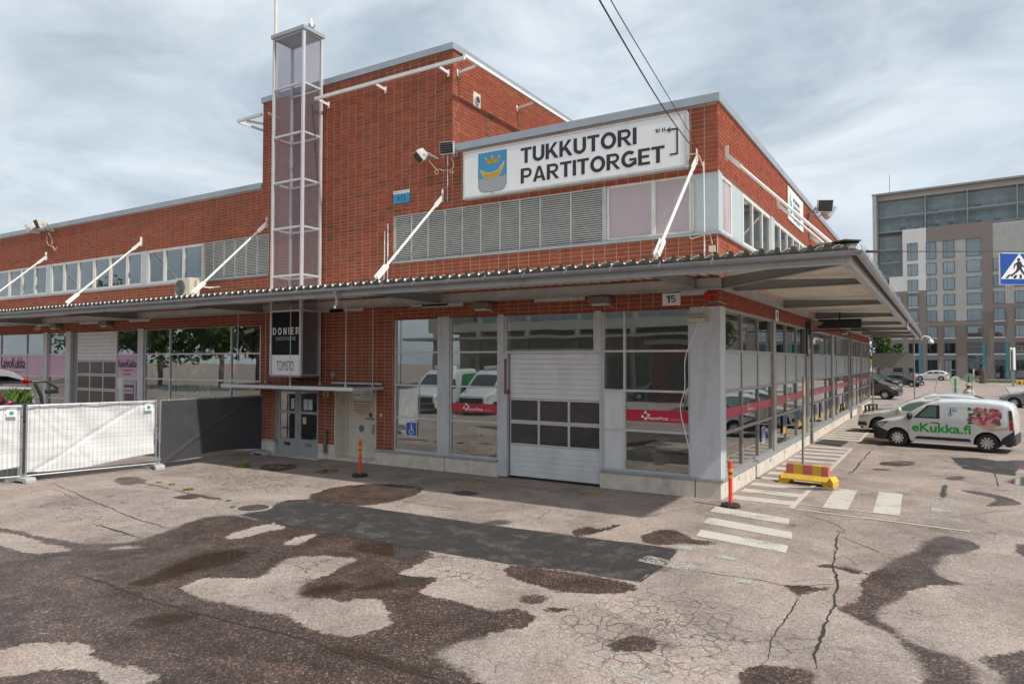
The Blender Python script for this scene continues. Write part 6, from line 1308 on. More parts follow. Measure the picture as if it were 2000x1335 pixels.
van.end('bumper', -.72, .72, .24, .56, M_BLACK, True, .012, .04); van.end('grille', -.60, .60, .58, .74, M_BLACK, True, .008, .03)
van.side('headlight', [(.0,.70),(.30,.70),(.52,.90),(.04,.80)], mat('smoked_lamp', (.16,.17,.17), .12), off=.012); van.side('headlight_reflector', [(.10,.72),(.30,.73),(.38,.82),(.12,.78)], M_HEAD, off=.016)
van.side('bumper', [(3.74,.30),(4.16,.28),(4.16,.62),(3.84,.50)], M_BLACK, off=.010); van.side('bumper', [(3.84,.50),(4.16,.50),(4.16,.78),(4.08,.70)], M_BLACK, off=.012); van.end('bumper', -.74, .74, .28, .62, M_BLACK, False, .03, .06)
van.side('tail_light', [(4.03,.76),(4.14,.76),(4.12,1.06),(4.02,1.06)], M_TAIL, off=.012); van.side('tail_light_upper', [(4.02,1.07),(4.12,1.07),(4.09,1.40),(4.0,1.42)], M_BLACK, off=.012)
van.side('sill_trim', [(1.30,.32),(3.0,.32),(2.92,.42),(1.40,.42)], M_BLACK, off=.012); van.side('door_handle', [(1.80,.885),(2.05,.885),(2.05,.915),(1.80,.915)], M_BLACK, off=.02); van.side('fuel_flap_line', [(2.02,.30),(2.03,.30),(2.03,1.55),(2.02,1.55)], M_STEEL, off=.003); van.side('door_line', [(1.13,.33),(1.14,.33),(1.14,1.02),(1.13,1.02)], M_STEEL, off=.003)
van.side('panel_crease', [(2.24,1.02),(3.86,1.02),(3.86,1.035),(2.24,1.035)], P_SILV, off=.004); van.side('panel_crease', [(2.24,1.035),(2.26,1.035),(2.26,1.46),(2.24,1.46)], P_SILV, off=.004); van.side('panel_crease', [(2.26,1.445),(3.86,1.445),(3.86,1.46),(2.26,1.46)], P_SILV, off=.004)
van.mirror(1.18, 1.10, M_BLACK, .17)
M_GRN = mat('ekukka_green', (.008,.36,.028), .4)
# the side seen is local +y after turning; lettering reads from nose to tail
SIDE = 1
def van_print(body, q0, q1, z0, z1, bold):
    o = text(body, M_GRN, van.o, (0,0,0), (1,0,0), (0,0,1), q1-q0, z1-z0, bold, depth=0)
    me = o.data; co = np.empty(len(me.vertices)*3); me.vertices.foreach_get('co', co); co = co.reshape(-1, 3)
    for i_ in range(len(co)):
        q, z = q0+co[i_, 0], z0+co[i_, 2]; co[i_] = (van.X(q), SIDE*(van.Wz(q, z)+.010), z)
    me.vertices.foreach_set('co', co.ravel()); me.update()
van_print('eKukka.fi', 1.24, 2.98, .57, .88, .025)
mb = MB()
def disc(q, z, r_, c, k_, n_=9, sx=1.0):
    mb.poly([(van.X(q+r_*sx*math.cos(t)), SIDE*(van.Wz(q, z)+.009+.0006*k_), z+r_*math.sin(t)) for t in np.linspace(0, 6.283, n_+1)[:-1]], c)
def vpoly(pts, c, k_): mb.poly([(van.X(q), SIDE*(van.Wz(q, z)+.009+.0006*k_), z) for q, z in pts], c)
vpoly([(2.96,1.0),(3.30,.80),(3.50,.70),(3.58,.71),(3.76,1.02),(3.4,1.10)], (.60,.36,.32), 0); vpoly([(3.55,.72),(3.98,.78),(3.98,.87),(3.62,.80),(3.52,.78)], (.60,.40,.30), 1)
rg = random.Random(4)
for i_ in range(60): disc(3.37+rg.uniform(-.46,.42), 1.18+rg.uniform(-.26,.26), rg.uniform(.03,.06), (.05+rg.random()*.06,.12+rg.random()*.08,.05), 2+i_ % 3, 7)
for i_ in range(46):
    a = rg.uniform(0, 6.28); rr = math.sqrt(rg.random()); q = 3.37+.42*rr*math.cos(a); z = 1.19+.27*rr*math.sin(a)
    c = rg.choice(((.60,.20,.22),(.58,.08,.14),(.62,.30,.30),(.50,.05,.20),(.60,.12,.10),(.62,.42,.40),(.45,.05,.16))); r_ = rg.uniform(.045,.09)
    disc(q, z, r_, c, 6+i_*.12, 9); disc(q+.01, z+.01, r_*.55, tuple(min(1, x*1.15) for x in c), 6.06+i_*.12, 8)
mb.build('bouquet_print', M_PRINT, van.o, fix=False)
mb = MB(); vpoly([(2.37,1.22),(2.41,1.22),(2.41,1.43),(2.37,1.43)], (.03,.12,.35), 0)
for q, z, l in ((2.43,1.40,.10),(2.44,1.35,.16),(2.44,1.31,.14)): vpoly([(q,z),(q+l,z),(q+l,z+.02),(q,z+.02)], (.10,.22,.42), 0)
for a in np.linspace(0, 6.28, 13)[:-1]: disc(2.39+.05*math.cos(a), 1.19+.03*math.sin(a), .012, (.03,.12,.35), 0, 6)
mb.build('certificate_print', M_PRINT, van.o, fix=False)
def saloon(name, label, loc, rz, pt, sc=1.0, estate=True, group=None, suv=False, gl=None, n_=44, **kw):
    h = 1.50*sc if not suv else 1.62*sc; L = 4.55*sc
    top = [(0,.58),(.04,.70),(.25,.80),(1.05,.95),(1.25,1.0),(1.6,1.2),(1.95,1.37),(2.3,1.45),(2.9,1.47),(3.7,1.43 if estate else 1.30),(4.2,1.28 if estate else 1.05),(4.45,1.02),(4.55,.80)]
    top = [(a*sc, b_*h/1.47) for a, b_ in top]; c = Car(name, label, loc, rz, L, 1.80*sc, top, [.86*sc, 3.55*sc], .325*sc, pt, .92*h/1.47, .26, .20, .14, group, 'car', .20, .14, .7, .04, n_)
    k_ = h/1.47; q = lambda a: [(x*sc, z*k_) for x, z in a]; gl = gl or M_CGLASS
    c.top('windscreen', 1.30*sc, 2.02*sc, .93, .90, gl); c.side('side_window', q([(1.52,.97),(2.55,.97),(2.50,1.36),(2.02,1.33)]), gl, off=.007); c.side('side_window', q([(2.62,.97),(3.45,.98),(3.30,1.33),(2.57,1.36)]), gl, off=.007); c.side('side_window', q([(3.52,.99),(4.05,1.02),(3.80,1.26),(3.38,1.32)]), gl, off=.007)
    c.top('rear_window', 3.85*sc, 4.36*sc, .86, .9, gl); c.side('headlight', q([(.02,.60),(.42,.66),(.50,.74),(.06,.71)]), M_HEAD, off=.01); c.side('tail_light', q([(4.20,.80),(4.53,.78),(4.47,.96),(4.25,.95)]), M_TAIL, off=.01)
    c.end('grille', -.55*sc, .55*sc, .44*k_, .66*k_, M_BLACK, True, .008, .03); c.end('number_plate', -.24*sc, .24*sc, .36*k_, .44*k_, M_SIGNW, True, .014, .02); c.side('lower_grille', q([(.0,.28),(.40,.30),(.34,.46),(.0,.44)]), M_BLACK, off=.008); c.side('sill_trim', q([(1.3,.205),(3.1,.205),(3.1,.26),(1.3,.26)]), M_BLACK, off=.006)
    c.side('door_line', q([(2.585,.28),(2.597,.28),(2.597,.96),(2.585,.96)]), M_STEEL, off=.003, nu=1); c.side('door_line', q([(1.50,.28),(1.512,.28),(1.512,.96),(1.50,.96)]), M_STEEL, off=.003, nu=1); c.side('door_handle', q([(2.30,.80),(2.48,.80),(2.48,.825),(2.30,.825)]), pt, off=.02); c.mirror(1.62*sc, 1.0*k_, pt, .15)
    return c
c = saloon('parked_car', 'white car parked just behind the flower van', (3.42,18.3,0), math.pi+R(-8), P_WHITE, 1.0, gl=M_CGREEN); 
for d in (-1, 1): MB().beam((-.2, d*.62, 1.50), (-1.6, d*.62, 1.46), .03, .04).build('roof_rail', M_STEEL, c.o)
c3 = saloon('parked_car', 'pearl white estate car parked third in the row', (3.8,22.6,0), math.pi+R(-7), P_SILV, 1.02)
for d in (-1, 1): MB().beam((-.2, d*.62, 1.53), (-1.6, d*.62, 1.49), .03, .04).build('roof_rail', P_SILV, c3.o)
# brown panel van beyond the wall end
bv_ = Car('panel_van', 'dark brown panel van standing past the end of the hall', (-1.35,48.0,0), R(-8), 5.6, 1.95, [(0,.85),(.08,1.0),(.4,1.12),(1.1,1.32),(1.3,1.42),(1.9,1.95),(2.2,2.15),(2.6,2.28),(3.4,2.32),(5.3,2.30),(5.5,2.2),(5.6,1.8)], [.95,4.4], .36, P_BROWN, 1.25, .12, .30, .14, None, 'van', .16, .05, .7, .05, 40)
bv_.rim = M_BLACK; bv_.top('windscreen', 1.35, 2.15, .95, .93, M_CGLASS); bv_.side('side_window', [(1.55,1.35),(2.45,1.35),(2.40,1.95),(1.95,1.90)], M_CGREEN, off=.01); bv_.side('bumper', [(0,.34),(.55,.34),(.50,.62),(0,.66)], M_BLACK, off=.012); bv_.side('headlight', [(.05,.80),(.40,.84),(.70,1.05),(.30,1.0)], M_HEAD, off=.012); bv_.side('sill_trim', [(1.4,.34),(4.0,.34),(4.0,.55),(1.4,.55)], M_BLACK, off=.01); bv_.mirror(1.5, 1.45, M_BLACK, .26); bv_.end('grille', -.6, .6, .55, .85, M_BLACK)
saloon('parked_car', 'white car with red tail lights behind the brown van', (-3.6,66,0), R(178), P_WHITE, 1.0, n_=30); saloon('parked_car', 'black car furthest left in the far row', (-2.0,72,0), R(-15), P_BLK, 1.1, suv=True, n_=30); saloon('parked_car', 'small black car at the right end of the far row', (.2,80,0), R(-20), P_BLK, .95, n_=30)
saloon('parked_car', 'white estate car in front of the apartment block', (2.9,113,0), math.pi+R(-4), P_WHITE, 1.05, n_=30); saloon('parked_car', 'silver grey car cut off by the right edge', (9.75,41,0), R(165), P_GREY, 1.0, n_=30)
# reflected in the shop windows, standing left of and behind the viewpoint
def transit(label, loc, rz):
    t = Car('panel_van', label, loc, rz, 5.5, 2.0, [(0,.90),(.06,1.05),(.4,1.15),(.95,1.30),(1.15,1.42),(1.75,1.98),(2.05,2.20),(2.5,2.42),(3.2,2.48),(5.2,2.46),(5.45,2.3),(5.5,1.8)], [.95,4.3], .35, P_VAN, 1.3, .10, .30, .14, 'white vans reflected in the shop windows', 'van', .16, .04, .7, .05, 40)
    t.top('windscreen', 1.2, 2.0, .95, .93, M_CGLASS); t.side('side_window', [(1.42,1.38),(2.35,1.38),(2.30,1.95),(1.85,1.90)], M_CGLASS, off=.01); t.end('grille', -.75, .75, .62, .95, M_BLACK, True, .012, .04); t.end('bumper', -.9, .9, .30, .58, M_BLACK, True, .02, .05); t.side('headlight', [(.02,.82),(.30,.85),(.62,1.10),(.20,1.05)], M_HEAD, off=.012); t.side('green_livery', [(2.7,.5),(5.4,.5),(5.4,2.2),(3.4,2.2)], mat('livery_green', (.01,.20,.08), .3), off=.008); t.mirror(1.35, 1.5, M_BLACK, .26)
    MB().box(-.6,.3,-.5,.5,2.48,2.68).build('roof_cooler', M_WHITE, t.o, bevel=.05)
transit('white cooling van with green rear, left one mirrored in the windows', (-21.3,-18.2,0), R(82)); transit('white cooling van with green rear, right one mirrored in the windows', (-18.1,-18.8,0), R(84))
saloon('parked_car', 'grey car mirrored in the corner window', (-14.5,-36,0), R(150), P_GREY, 1.0, n_=30); saloon('parked_car', 'silver hatchback mirrored low in the corner window', (-8.5,-28,0), R(-100), P_SILV, 1.0, n_=30)
# grey truck behind the fence, half hidden, and the planter in front of it
tk = thing('truck', 'light grey truck with black mirror arm behind the fence at left edge', 'truck', (-17.35,-6.35,0), 0); tk.scale = (1, 1, 1.05)
MB().prism([(-.9,.5),(.62,.5),(.62,1.5),(.50,2.15),(-.9,2.25)], lambda u, v, d: (d, u, v), -2.2, .35).build('cab', mat('truck_grey', (.30,.31,.33), .4), tk, bevel=.05)
MB().prism([(-1.4,2.72),(-.6,2.70),(.05,2.55),(.35,2.34),(.30,2.32),(-.1,2.44),(-1.4,2.52)], lambda u, v, d: (d, u, v), -1.9, .30).build('wind_deflector', MATS['truck_grey'], tk, bevel=.02)
MB().box(-2.1,.36,-.85,.45,2.26,2.32).build('roof_gap', M_BLACK, tk); MB().prism([(-.5,1.55),(.50,1.55),(.44,2.1),(-.5,2.12)], lambda u, v, d: (d, u, v), .351,.36).build('side_window', M_CGLASS, tk)
mb = MB(); mb.tube([(.38,.45,2.30),(.50,.75,2.30),(.52,1.02,2.12),(.50,.98,2.02)], .035, 8).tube([(.42,.50,2.25),(.50,.62,1.95),(.52,.72,1.35)], .045, 8); mb.build('mirror_arm', M_BLACK, tk, smooth=True); MB().box(.46,.56,.72,1.05,1.98,2.10).build('mirror', M_BLACK, tk, bevel=.03)
for y in (-.1,): MB().lathe([(.45,-.12),(.45,.12)], (-.1,y,.45), 20, 'x').build('wheel', M_RUBBER, tk)
pt_ = thing('flower_planter', 'planter with green canna leaves, red bloom and pink petunias behind fence', 'planter', (-15.95,-6.78,0))
MB().box(-.45,.45,-.30,.30,1.45,1.92).build('trough', mat('trough_black', (.03,.03,.03), .6), pt_, bevel=.03); MB().box(-.5,.5,-.35,.35,.0,1.44).build('stand', M_STEEL, pt_)
lf = MB(); rg = random.Random(9)
for _ in range(150):
    a = rg.uniform(0, 6.28); b0 = Vector((rg.uniform(-.4,.4), rg.uniform(-.26,.26), 1.9)); l = rg.uniform(.22,.52); dv = Vector((math.cos(a)*rg.uniform(.2,.9), math.sin(a)*rg.uniform(.2,.9), 1)).normalized(); sd_v = dv.cross(Vector((math.sin(a), -math.cos(a), .2))).normalized()*rg.uniform(.02,.05)
    m1_ = b0+dv*l*.5; e1 = b0+dv*l+Vector((0,0,-.08*rg.random())); c_ = rg.choice(((.07,.13,.025),(.045,.09,.018),(.12,.17,.035),(.09,.12,.03)))
    lf.col = c_; lf._a([b0, m1_-sd_v, e1, m1_+sd_v], [(0,1,2,3)])
lf.col = None; lf.build('leaf', M_PRINT, pt_, fix=False)
def bloom(c, r_, col, n_):
    mb = MB()
    for _ in range(n_):
        a, b_ = rg.uniform(0, 6.28), rg.uniform(-.2, 1.3); dv = Vector((math.cos(a)*math.cos(b_), math.sin(a)*math.cos(b_), math.sin(b_))); s = dv.cross(Vector((.2,.3,1))).normalized()*r_*.5
        mb._a([Vector(c), Vector(c)+dv*r_*.6-s, Vector(c)+dv*r_, Vector(c)+dv*r_*.6+s], [(0,1,2,3)])
    return mb.build('bloom', mat('bloom_%d' % int(col[1]*1000+col[2]*10), col, .6), pt_, fix=False)
bloom((.35,.12,2.42), .12, (.62,.025,.015), 40)
for x, z in ((-.3,1.95),(-.05,1.86),(.12,1.92),(.28,1.82),(.42,1.90),(-.45,2.05),(.2,2.05)): bloom((x+rg.uniform(-.04,.04), -.34+rg.uniform(-.03,.1), z), .10, (.58,.08,.30), 26)
# bench beside the side wall
bn = thing('bench', 'small dark wooden bench at the far end of the striped walkway', 'bench', (.62,30.5,0), R(88)); bn.scale = (1, 1, .68)
for y in (-.18,0,.18): MB().box(-1.0,1.0,y-.075,y+.075,.66,.70).build('plank', mat('dark_wood', (.055,.042,.035), .8, 0, .25, 9), bn)
for x in (-.85,.85):
    for y in (-.2,.2): MB().box(x-.05,x+.05,y-.05,y+.05,0,.66).build('leg', MATS['dark_wood'], bn)
    MB().box(x-.03,x+.03,-.15,.15,.25,.33).build('stretcher', MATS['dark_wood'], bn)
# person with hat seen from behind, walking away
pe = thing('person', 'person in straw hat and white shirt walking away beyond the parked cars', 'person', (5.39,30.2,0), R(160))
pm = bpy.data.meshes.new('body')
V_ = [(0,0,.95),(0,0,1.12),(0,0,1.32),(0,0,1.46),(0,0,1.56),(0,.01,1.66), (.17,0,1.42),(.25,-.03,1.18),(.23,.06,.93),(-.17,0,1.42),(-.25,.03,1.18),(-.23,.12,.95), (.09,0,.90),(.10,.10,.48),(.10,-.02,.07),(.10,.13,.04),(-.09,0,.90),(-.10,-.10,.50),(-.10,-.22,.10),(-.10,-.10,.04)]
E_ = [(0,1),(1,2),(2,3),(3,4),(4,5),(3,6),(6,7),(7,8),(3,9),(9,10),(10,11),(0,12),(12,13),(13,14),(14,15),(0,16),(16,17),(17,18),(18,19)]
Rr = [.15,.14,.17,.10,.055,.095,.075,.05,.04,.075,.05,.04,.10,.065,.045,.04,.10,.065,.045,.04]
pm.from_pydata(V_, E_, []); po = bpy.data.objects.new('body', pm); COL.objects.link(po); po.parent = pe; po.modifiers.new('skin', 'SKIN')
for i_, r_ in enumerate(Rr): pm.skin_vertices[0].data[i_].radius = (r_, r_*.8)
pm.skin_vertices[0].data[0].use_root = True; sb = po.modifiers.new('sub', 'SUBSURF'); sb.levels = 2; sb.render_levels = 2
M_SKIN = mat('skin', (.45,.27,.18), .6); pm.materials.append(M_SKIN)
MB().lathe([(.155,.93),(.165,1.05),(.185,1.25),(.19,1.38),(.12,1.46),(.07,1.50)], n=14).build('shirt', mat('shirt_white', (.62,.60,.58), .8), pe, smooth=True)
for s in (1, -1): MB().tube([(s*.17,0,1.42),(s*.25,-.03*s,1.18)], .085, 10, True, .065).build('sleeve', MATS['shirt_white'], pe, smooth=True); MB().tube([(s*.09,0,.96),(s*.10,.10*s,.48),(s*.10,-.02 if s > 0 else -.20,.12)], .12, 10, True, .08).build('trouser_leg', mat('trouser_tan', (.30,.24,.18), .8), pe, smooth=True)
MB().lathe([(.20,1.70),(.20,1.715),(.12,1.73),(.11,1.80),(.06,1.83)], (0,.01,0), 18).build('hat', mat('straw', (.52,.36,.19), .8), pe, smooth=True); MB().ball((0,-.005,1.63), .085, .09, .06).build('hair', mat('hair_grey', (.12,.10,.09), .8), pe, smooth=True)
# hanging crossing sign on a span wire
cs = px_at(1991, 525, 14.0); ud = (RT-Vector((0,0,RT.z))).normalized(); 
sg = thing('crossing_sign', 'blue pedestrian crossing sign hanging from a wire at the right edge', 'sign', cs, math.atan2(ud.y, ud.x)+R(3))
S2 = .40; F = lambda a, b_, d: (a*S2, -d, b_*S2*.77)
MB().box(-S2-.012,S2+.012,-.0,.03,-S2*.77-.012,S2*.77+.012).build('back_plate', M_SIGNW, sg, bevel=.006); MB().prism([(-1,-1),(1,-1),(1,1),(-1,1)], F, .001, .003).build('blue_field', mat('road_blue', (.004,.075,.36), .4), sg); MB().prism([(-.98,-.66),(.98,-.66),(0,1.0)], F, .0035, .005).build('white_triangle', M_SIGNW, sg)
kk = MB()
for poly in ([(-.04+.085*math.cos(a), .60+.11*math.sin(a)) for a in np.linspace(0,6.28,10)[:-1]], [(-.10,.48),(.08,.48),(.14,.20),(.10,.02),(-.12,.02),(-.16,.20)], [(-.10,.46),(-.28,.30),(-.33,.02),(-.27,.02),(-.21,.24),(-.10,.30)], [(.06,.44),(.16,.24),(.36,.12),(.36,.05),(.12,.16)], [(-.14,.04),(.02,.04),(-.06,-.16),(-.38,-.46),(-.48,-.42),(-.22,-.16)], [(-.06,.04),(.10,.04),(.22,-.20),(.38,-.48),(.28,-.50),(.10,-.22)], [(-.48,-.42),(-.40,-.40),(-.36,-.50),(-.44,-.52)], [(.28,-.50),(.38,-.48),(.48,-.50),(.46,-.54),(.30,-.56)], [(-.56,-.36),(-.44,-.36),(-.62,-.62),(-.76,-.62)], [(-.26,-.40),(-.12,-.40),(-.20,-.62),(-.36,-.62)], [(.0,-.36),(.10,-.36),(.12,-.62),(-.02,-.62)], [(.36,-.40),(.50,-.40),(.66,-.62),(.52,-.62)]):
    kk.prism(poly, F, .0055, .007)
kk.build('walking_figure', M_INK, sg)
for x in (-S2+.02, S2-.02): MB().tube([(x,.015,S2*.77),(x,.015,S2*.77+.05)], .012).build('hanger', M_GALV, sg)
wl = px_at(1690, 491, 11.1); w2_ = px_at(1960, 491, 14.0); w3_ = px_at(2100, 492, 15.5)
o = cable('span_wire', 'thin span wire from the canopy corner carrying the crossing sign', [wl, w2_, w3_], .008, M_BCABLE, 'wire'); MB().tube([wl+(w2_-wl)*.01, wl+(w2_-wl)*.075], .022, 8).build('insulator', M_BLACK, o)
# round sign backs, small cabinet, tall board, leaning pole, stump
def roundback(label, px, py, depth, r_, col):
    c = px_at(px, py, depth); o = thing('round_sign', label, 'sign', (c.x, c.y, 0), math.atan2(ud.y, ud.x)); z = c.z
    MB().lathe([(r_,-.015),(r_,.015)], (0,0,z), 22, 'y').build('disc', mat(*col), o); MB().tube([(0,-.05,0),(0,-.05,z+r_*.6)], .035, 8).build('post', M_STEEL, o); MB().box(-.22,.22,-.015,.015,z-.95,z-.38).build('lower_plate', mat(*col), o)
roundback('pale green back of a round road sign beyond the cars', 1866, 744, 46, .34, ('sign_back_green', (.30,.40,.29), .5)); roundback('darker round road sign back beside the walking person', 1893, 738, 50, .36, ('sign_back_dark', (.10,.17,.12), .5))
c = px_at(1898, 772, 48); o = tag(MB().box(c.x-.2,c.x+.2,c.y-.15,c.y+.15,0,c.z+.35).build('street_cabinet', mat('cabinet_grey', (.28,.30,.32), .5), bevel=.02), 'narrow grey street cabinet beside the walking person', 'cabinet'); MB().box(c.x-.17,c.x+.17,c.y-.16,c.y-.151,.2,c.z+.28).build('door', M_GREY, o)
c0 = px_at(1978, 700, 85); o = thing('notice_board', 'tall white double board on posts before the apartment block', 'sign', (c0.x, c0.y, 0), R(75)); MB().box(-.5,.5,-.18,-.10,2.0,4.7).box(-.5,.5,.10,.18,2.0,4.7).build('board', M_WHITE, o); MB().tube([(-.35,0,0),(-.35,0,4.4)], .06).tube([(.35,0,0),(.35,0,4.4)], .06).build('post', M_STEEL, o)
a = px_at(1837, 710, 33); b_ = px_at(1826, 764, 33); tag(MB().tube([a+(b_-a)*2.35, a], .02, 6).build('leaning_pole', M_GALV), 'thin leaning pole rising behind the parked cars', 'pole')
c = px_at(1919, 735, 95); o = tag(MB().tube([(c.x,c.y,0),(c.x+.1,c.y,1.2),(c.x-.05,c.y,2.3)], .42, 9, True, .25).tube([(c.x-.1,c.y,1.5),(c.x-.6,c.y,2.0)], .15, 7).build('tree_stump', mat('bark', (.10,.075,.06), .9, 0, .3, 9, .4, 20), smooth=True), 'tall bare tree stump on the far verge', 'tree'); MB().tube([(c.x-1.0,c.y,0),(c.x-1.0,c.y,1.9)], .08).build('support_stake', M_WHITE, o)
for i_, px in enumerate((1991,1997,2003)): 
    c = G(px, 751); o = tag(MB().box(c.x-.35,c.x+.35,c.y-.2,c.y+.2,0,.55).build('kerb_block', M_BY, bevel=.05), 'yellow block on the far verge, %s of the three at the right edge' % ['left','middle','right'][i_], 'block'); MB().box(c.x-.1,c.x+.1,c.y-.205,c.y-.201,.1,.45).build('black_stripe', M_INK, o)
c = G(1786, 748); o = thing('motorcycle', 'red and white motorcycle parked behind the grey board', 'motorcycle', (c.x, c.y, 0), R(75)); 
for x in (-.65,.65): MB().lathe([(.30,-.06),(.30,.06)], (x,0,.30), 16, 'y').build('wheel', M_RUBBER, o)
MB().prism([(-.5,.45),(.35,.45),(.6,.85),(.1,.95),(-.7,.9)], lambda u, v, d: (u, d, v), -.14, .14).build('fairing', mat('moto_red', (.30,.05,.03), .4), o, bevel=.03); MB().tube([(.65,0,.3),(.45,0,1.05),(.4,-.3,1.1)], .03).build('fork', M_GALV, o); MB().box(.3,.5,-.15,.15,.95,1.3).build('windshield', M_WHITE, o)
c = px_at(1708, 706, 60); o = thing('yellow_sign', 'small yellow plate on a pole beyond the hall end', 'sign', (c.x, c.y, 0)); MB().box(-.35,.35,-.02,.02,c.z-.22,c.z+.22).build('plate', mat('plate_yellow', (.60,.36,.02), .5), o); MB().tube([(0,0,0),(0,0,c.z+.3)], .05).build('post', M_STEEL, o)
# ================================================================== APARTMENT BLOCK far right
ab = thing('apartment_block', 'tall apartment block of brown brick, white render and glazed balconies', 'building', (5.755,121.255,0), math.atan2(-.1127,.9936))
def brickish(name, a, b_, sc=4.0):
    m = mat(name, a, .85, 0, .1, 1.2); t = m.node_tree; n = t.nodes; k = t.links
    tc = n.new('ShaderNodeTexCoord'); mp = n.new('ShaderNodeMapping'); mp.inputs['Rotation'].default_value = (R(90), 0, 0); k.new(tc.outputs['Object'], mp.inputs[0])
    bt = n.new('ShaderNodeTexBrick'); bt.inputs['Scale'].default_value = sc; bt.inputs['Color1'].default_value = a+(1,); bt.inputs['Color2'].default_value = b_+(1,); bt.inputs['Mortar'].default_value = tuple(x*.75 for x in a)+(1,); bt.inputs['Mortar Size'].default_value = .03
    k.new(mp.outputs[0], bt.inputs['Vector']); k.new(bt.outputs[0], n['Principled BSDF'].inputs['Base Color']); return m
M_AB = brickish('brown_block_brick', (.27,.222,.198), (.31,.255,.228)); M_AB2 = brickish('dark_block_brick', (.205,.165,.145), (.25,.20,.175)); M_AW = mat('white_render', (.74,.725,.70), .85, 0, .05, 1); M_AC = mat('block_concrete', (.48,.48,.455), .85, 0, .1, 1.5, stain=.3, stain_col=(.25,.25,.24), sscale=1); M_AL = mat('end_concrete', (.48,.465,.445), .8, 0, .05, .5)
M_AG = glass_mat('block_glass', (.6,.68,.7), 1.6, .25, .03, (.76,.82,.85), .3); M_AF = mat('block_frame', (.085,.10,.12), .4); M_TEAL = mat('teal_panel', (.05,.22,.27), .5); M_BALG = mat('balcony_back', (.44,.48,.48), .6, 0, .15, .6); M_BALF = mat('balcony_frame', (.30,.31,.32), .5)
MB().box(-11.0,26,.3,15,0,15.0).box(-7.0,26,.3,15,15.0,25.3).build('wall', M_AB, ab); MB().box(-11.0,26,3.2,15,15.1,32.0).build('wall', M_BALG, ab)
MB().box(-11.6,-11.0,-.0,15,0,32.4).build('end_wall', M_AL, ab); MB().box(-10.98,26,1.2,15,31.3,32.1).build('roof_fascia', M_AL, ab); MB().box(-11.7,26,-.05,15,32.1,32.4).build('roof_edge', M_BALF, ab)
# facing panels
MB().box(-7.0,-3.5,.0,.29,15.0,25.6).box(-9.1,-7.0,.0,.29,15.0,17.6).build('white_wall', M_AW, ab)
MB().box(-3.5,5.8,.05,.29,23.1,25.6).box(4.35,5.8,.05,.29,9.65,23.1).build('brown_panel', M_AB, ab); MB().box(-11,26,.03,.29,0.0,9.6).box(5.8,26,.03,.29,9.6,12.2).box(-11,-3.5,.03,.29,9.6,15.0).build('brown_panel', M_AB, ab)
MB().box(-3.0,5.2,.005,.03,3.9,9.0).box(4.4,7.6,.006,.03,8.2,11.0).build('dark_brick_panel', M_AB2, ab)
MB().box(-3.5,4.35,.12,.29,9.65,23.1).box(5.8,26,.12,.29,12.2,25.3).build('concrete_panel', M_AC, ab)
rb = MB(); M_RIB = mat('concrete_rib', (.62,.62,.595), .8)
for x in list(np.arange(-2.1,-1.0,.27))+list(np.arange(.5,2.3,.27))+list(np.arange(6.0,26,.30)):
    z0, z1 = (9.7,20.2) if x < 5 else (12.3 if not (5.8 < x < 7.2 or 8.6 < x < 10 or 11.5 < x < 13) else 20.0, 25.2); rb.box(x-.035,x+.035,.05,.119,z0,z1)
for z in np.arange(9.8,20.2,.33): rb.box(-2.1,-1.0,.07,.118,z-.03,z+.03); rb.box(.5,2.27,.07,.118,z-.03,z+.03)
for z in np.arange(20.1,25.2,.33): rb.box(6.0,26,.07,.118,z-.03,z+.03)
q = rb.build('concrete_ribs', M_RIB, ab); q['kind'] = 'stuff'
ROW = [(20.3,23.0),(17.66,19.5),(14.95,16.8),(12.35,14.1),(9.68,11.45),(7.04,8.72),(4.38,6.0)]
rg = random.Random(12)
def far_window(x0, x1, z0, z1, y=.02, sill=False, mull=.33, wide=False):
    mb = MB(); e = .07; mb.box(x0-e,x1+e,y-.10,y+.02,z1,z1+e).box(x0-e,x1+e,y-.10,y+.02,z0-e,z0).box(x0-e,x0,y-.10,y+.02,z0,z1).box(x1,x1+e,y-.10,y+.02,z0,z1)
    if not wide: m_ = x0+(x1-x0)*mull; mb.box(m_-.03,m_+.03,y-.06,y+.02,z0,z1)
    o = mb.build('window', M_AF, ab); MB().box(x0,x1,y-.03,y-.02,z0,z1).build('pane', M_AG, o); MB().box(x0,x1,y-.005,y+.03,z0,z1).build('room_behind', M_DARK, o)
    if rg.random() < .45: MB().box(x0+.05,x0+(x1-x0)*rg.uniform(.3,.95),y-.017,y-.010,z0+(z1-z0)*rg.uniform(0,.5),z1).build('blind', mat('far_blind', (.38,.42,.42), .7), o)
    if sill: MB().box(x0-.12,x1+.12,y-.16,y-.02,z0-.32,z0-.075).build('sill', mat('far_sill', (.48,.49,.51), .6), o)
    if wide: MB().box(x0,x1,y-.018,y-.012,z0+(z1-z0)*.55,z0+(z1-z0)*.70).build('floor_edge', mat('far_green', (.22,.36,.33), .5), o)
for ci, (x0, x1) in enumerate(((-6.19,-4.81),(-3.46,-2.12),(-.98,.48),(2.29,4.13),(5.90,7.18),(8.67,9.94),(11.6,13.0),(14.6,16.0),(17.8,19.3),(21,22.5))):
    for ri, (z0, z1) in enumerate(ROW):
        if ci >= 4 and ri == 0: continue
        if ci == 0 and ri == 0: z0, z1 = 20.3, 23.1
        yy = -.02 if ri >= 5 or ci == 0 else (.08 if not (ci >= 4 and ri == 4) else .0)
        far_window(x0, x1, z0, z1, yy, ri >= 5 or (ci >= 4 and ri == 4) or (ci == 0 and ri >= 2), wide=(ci == 3))
for ri in range(3, 7): far_window(-8.6, -7.3, ROW[ri][0], ROW[ri][1], -.02, True)
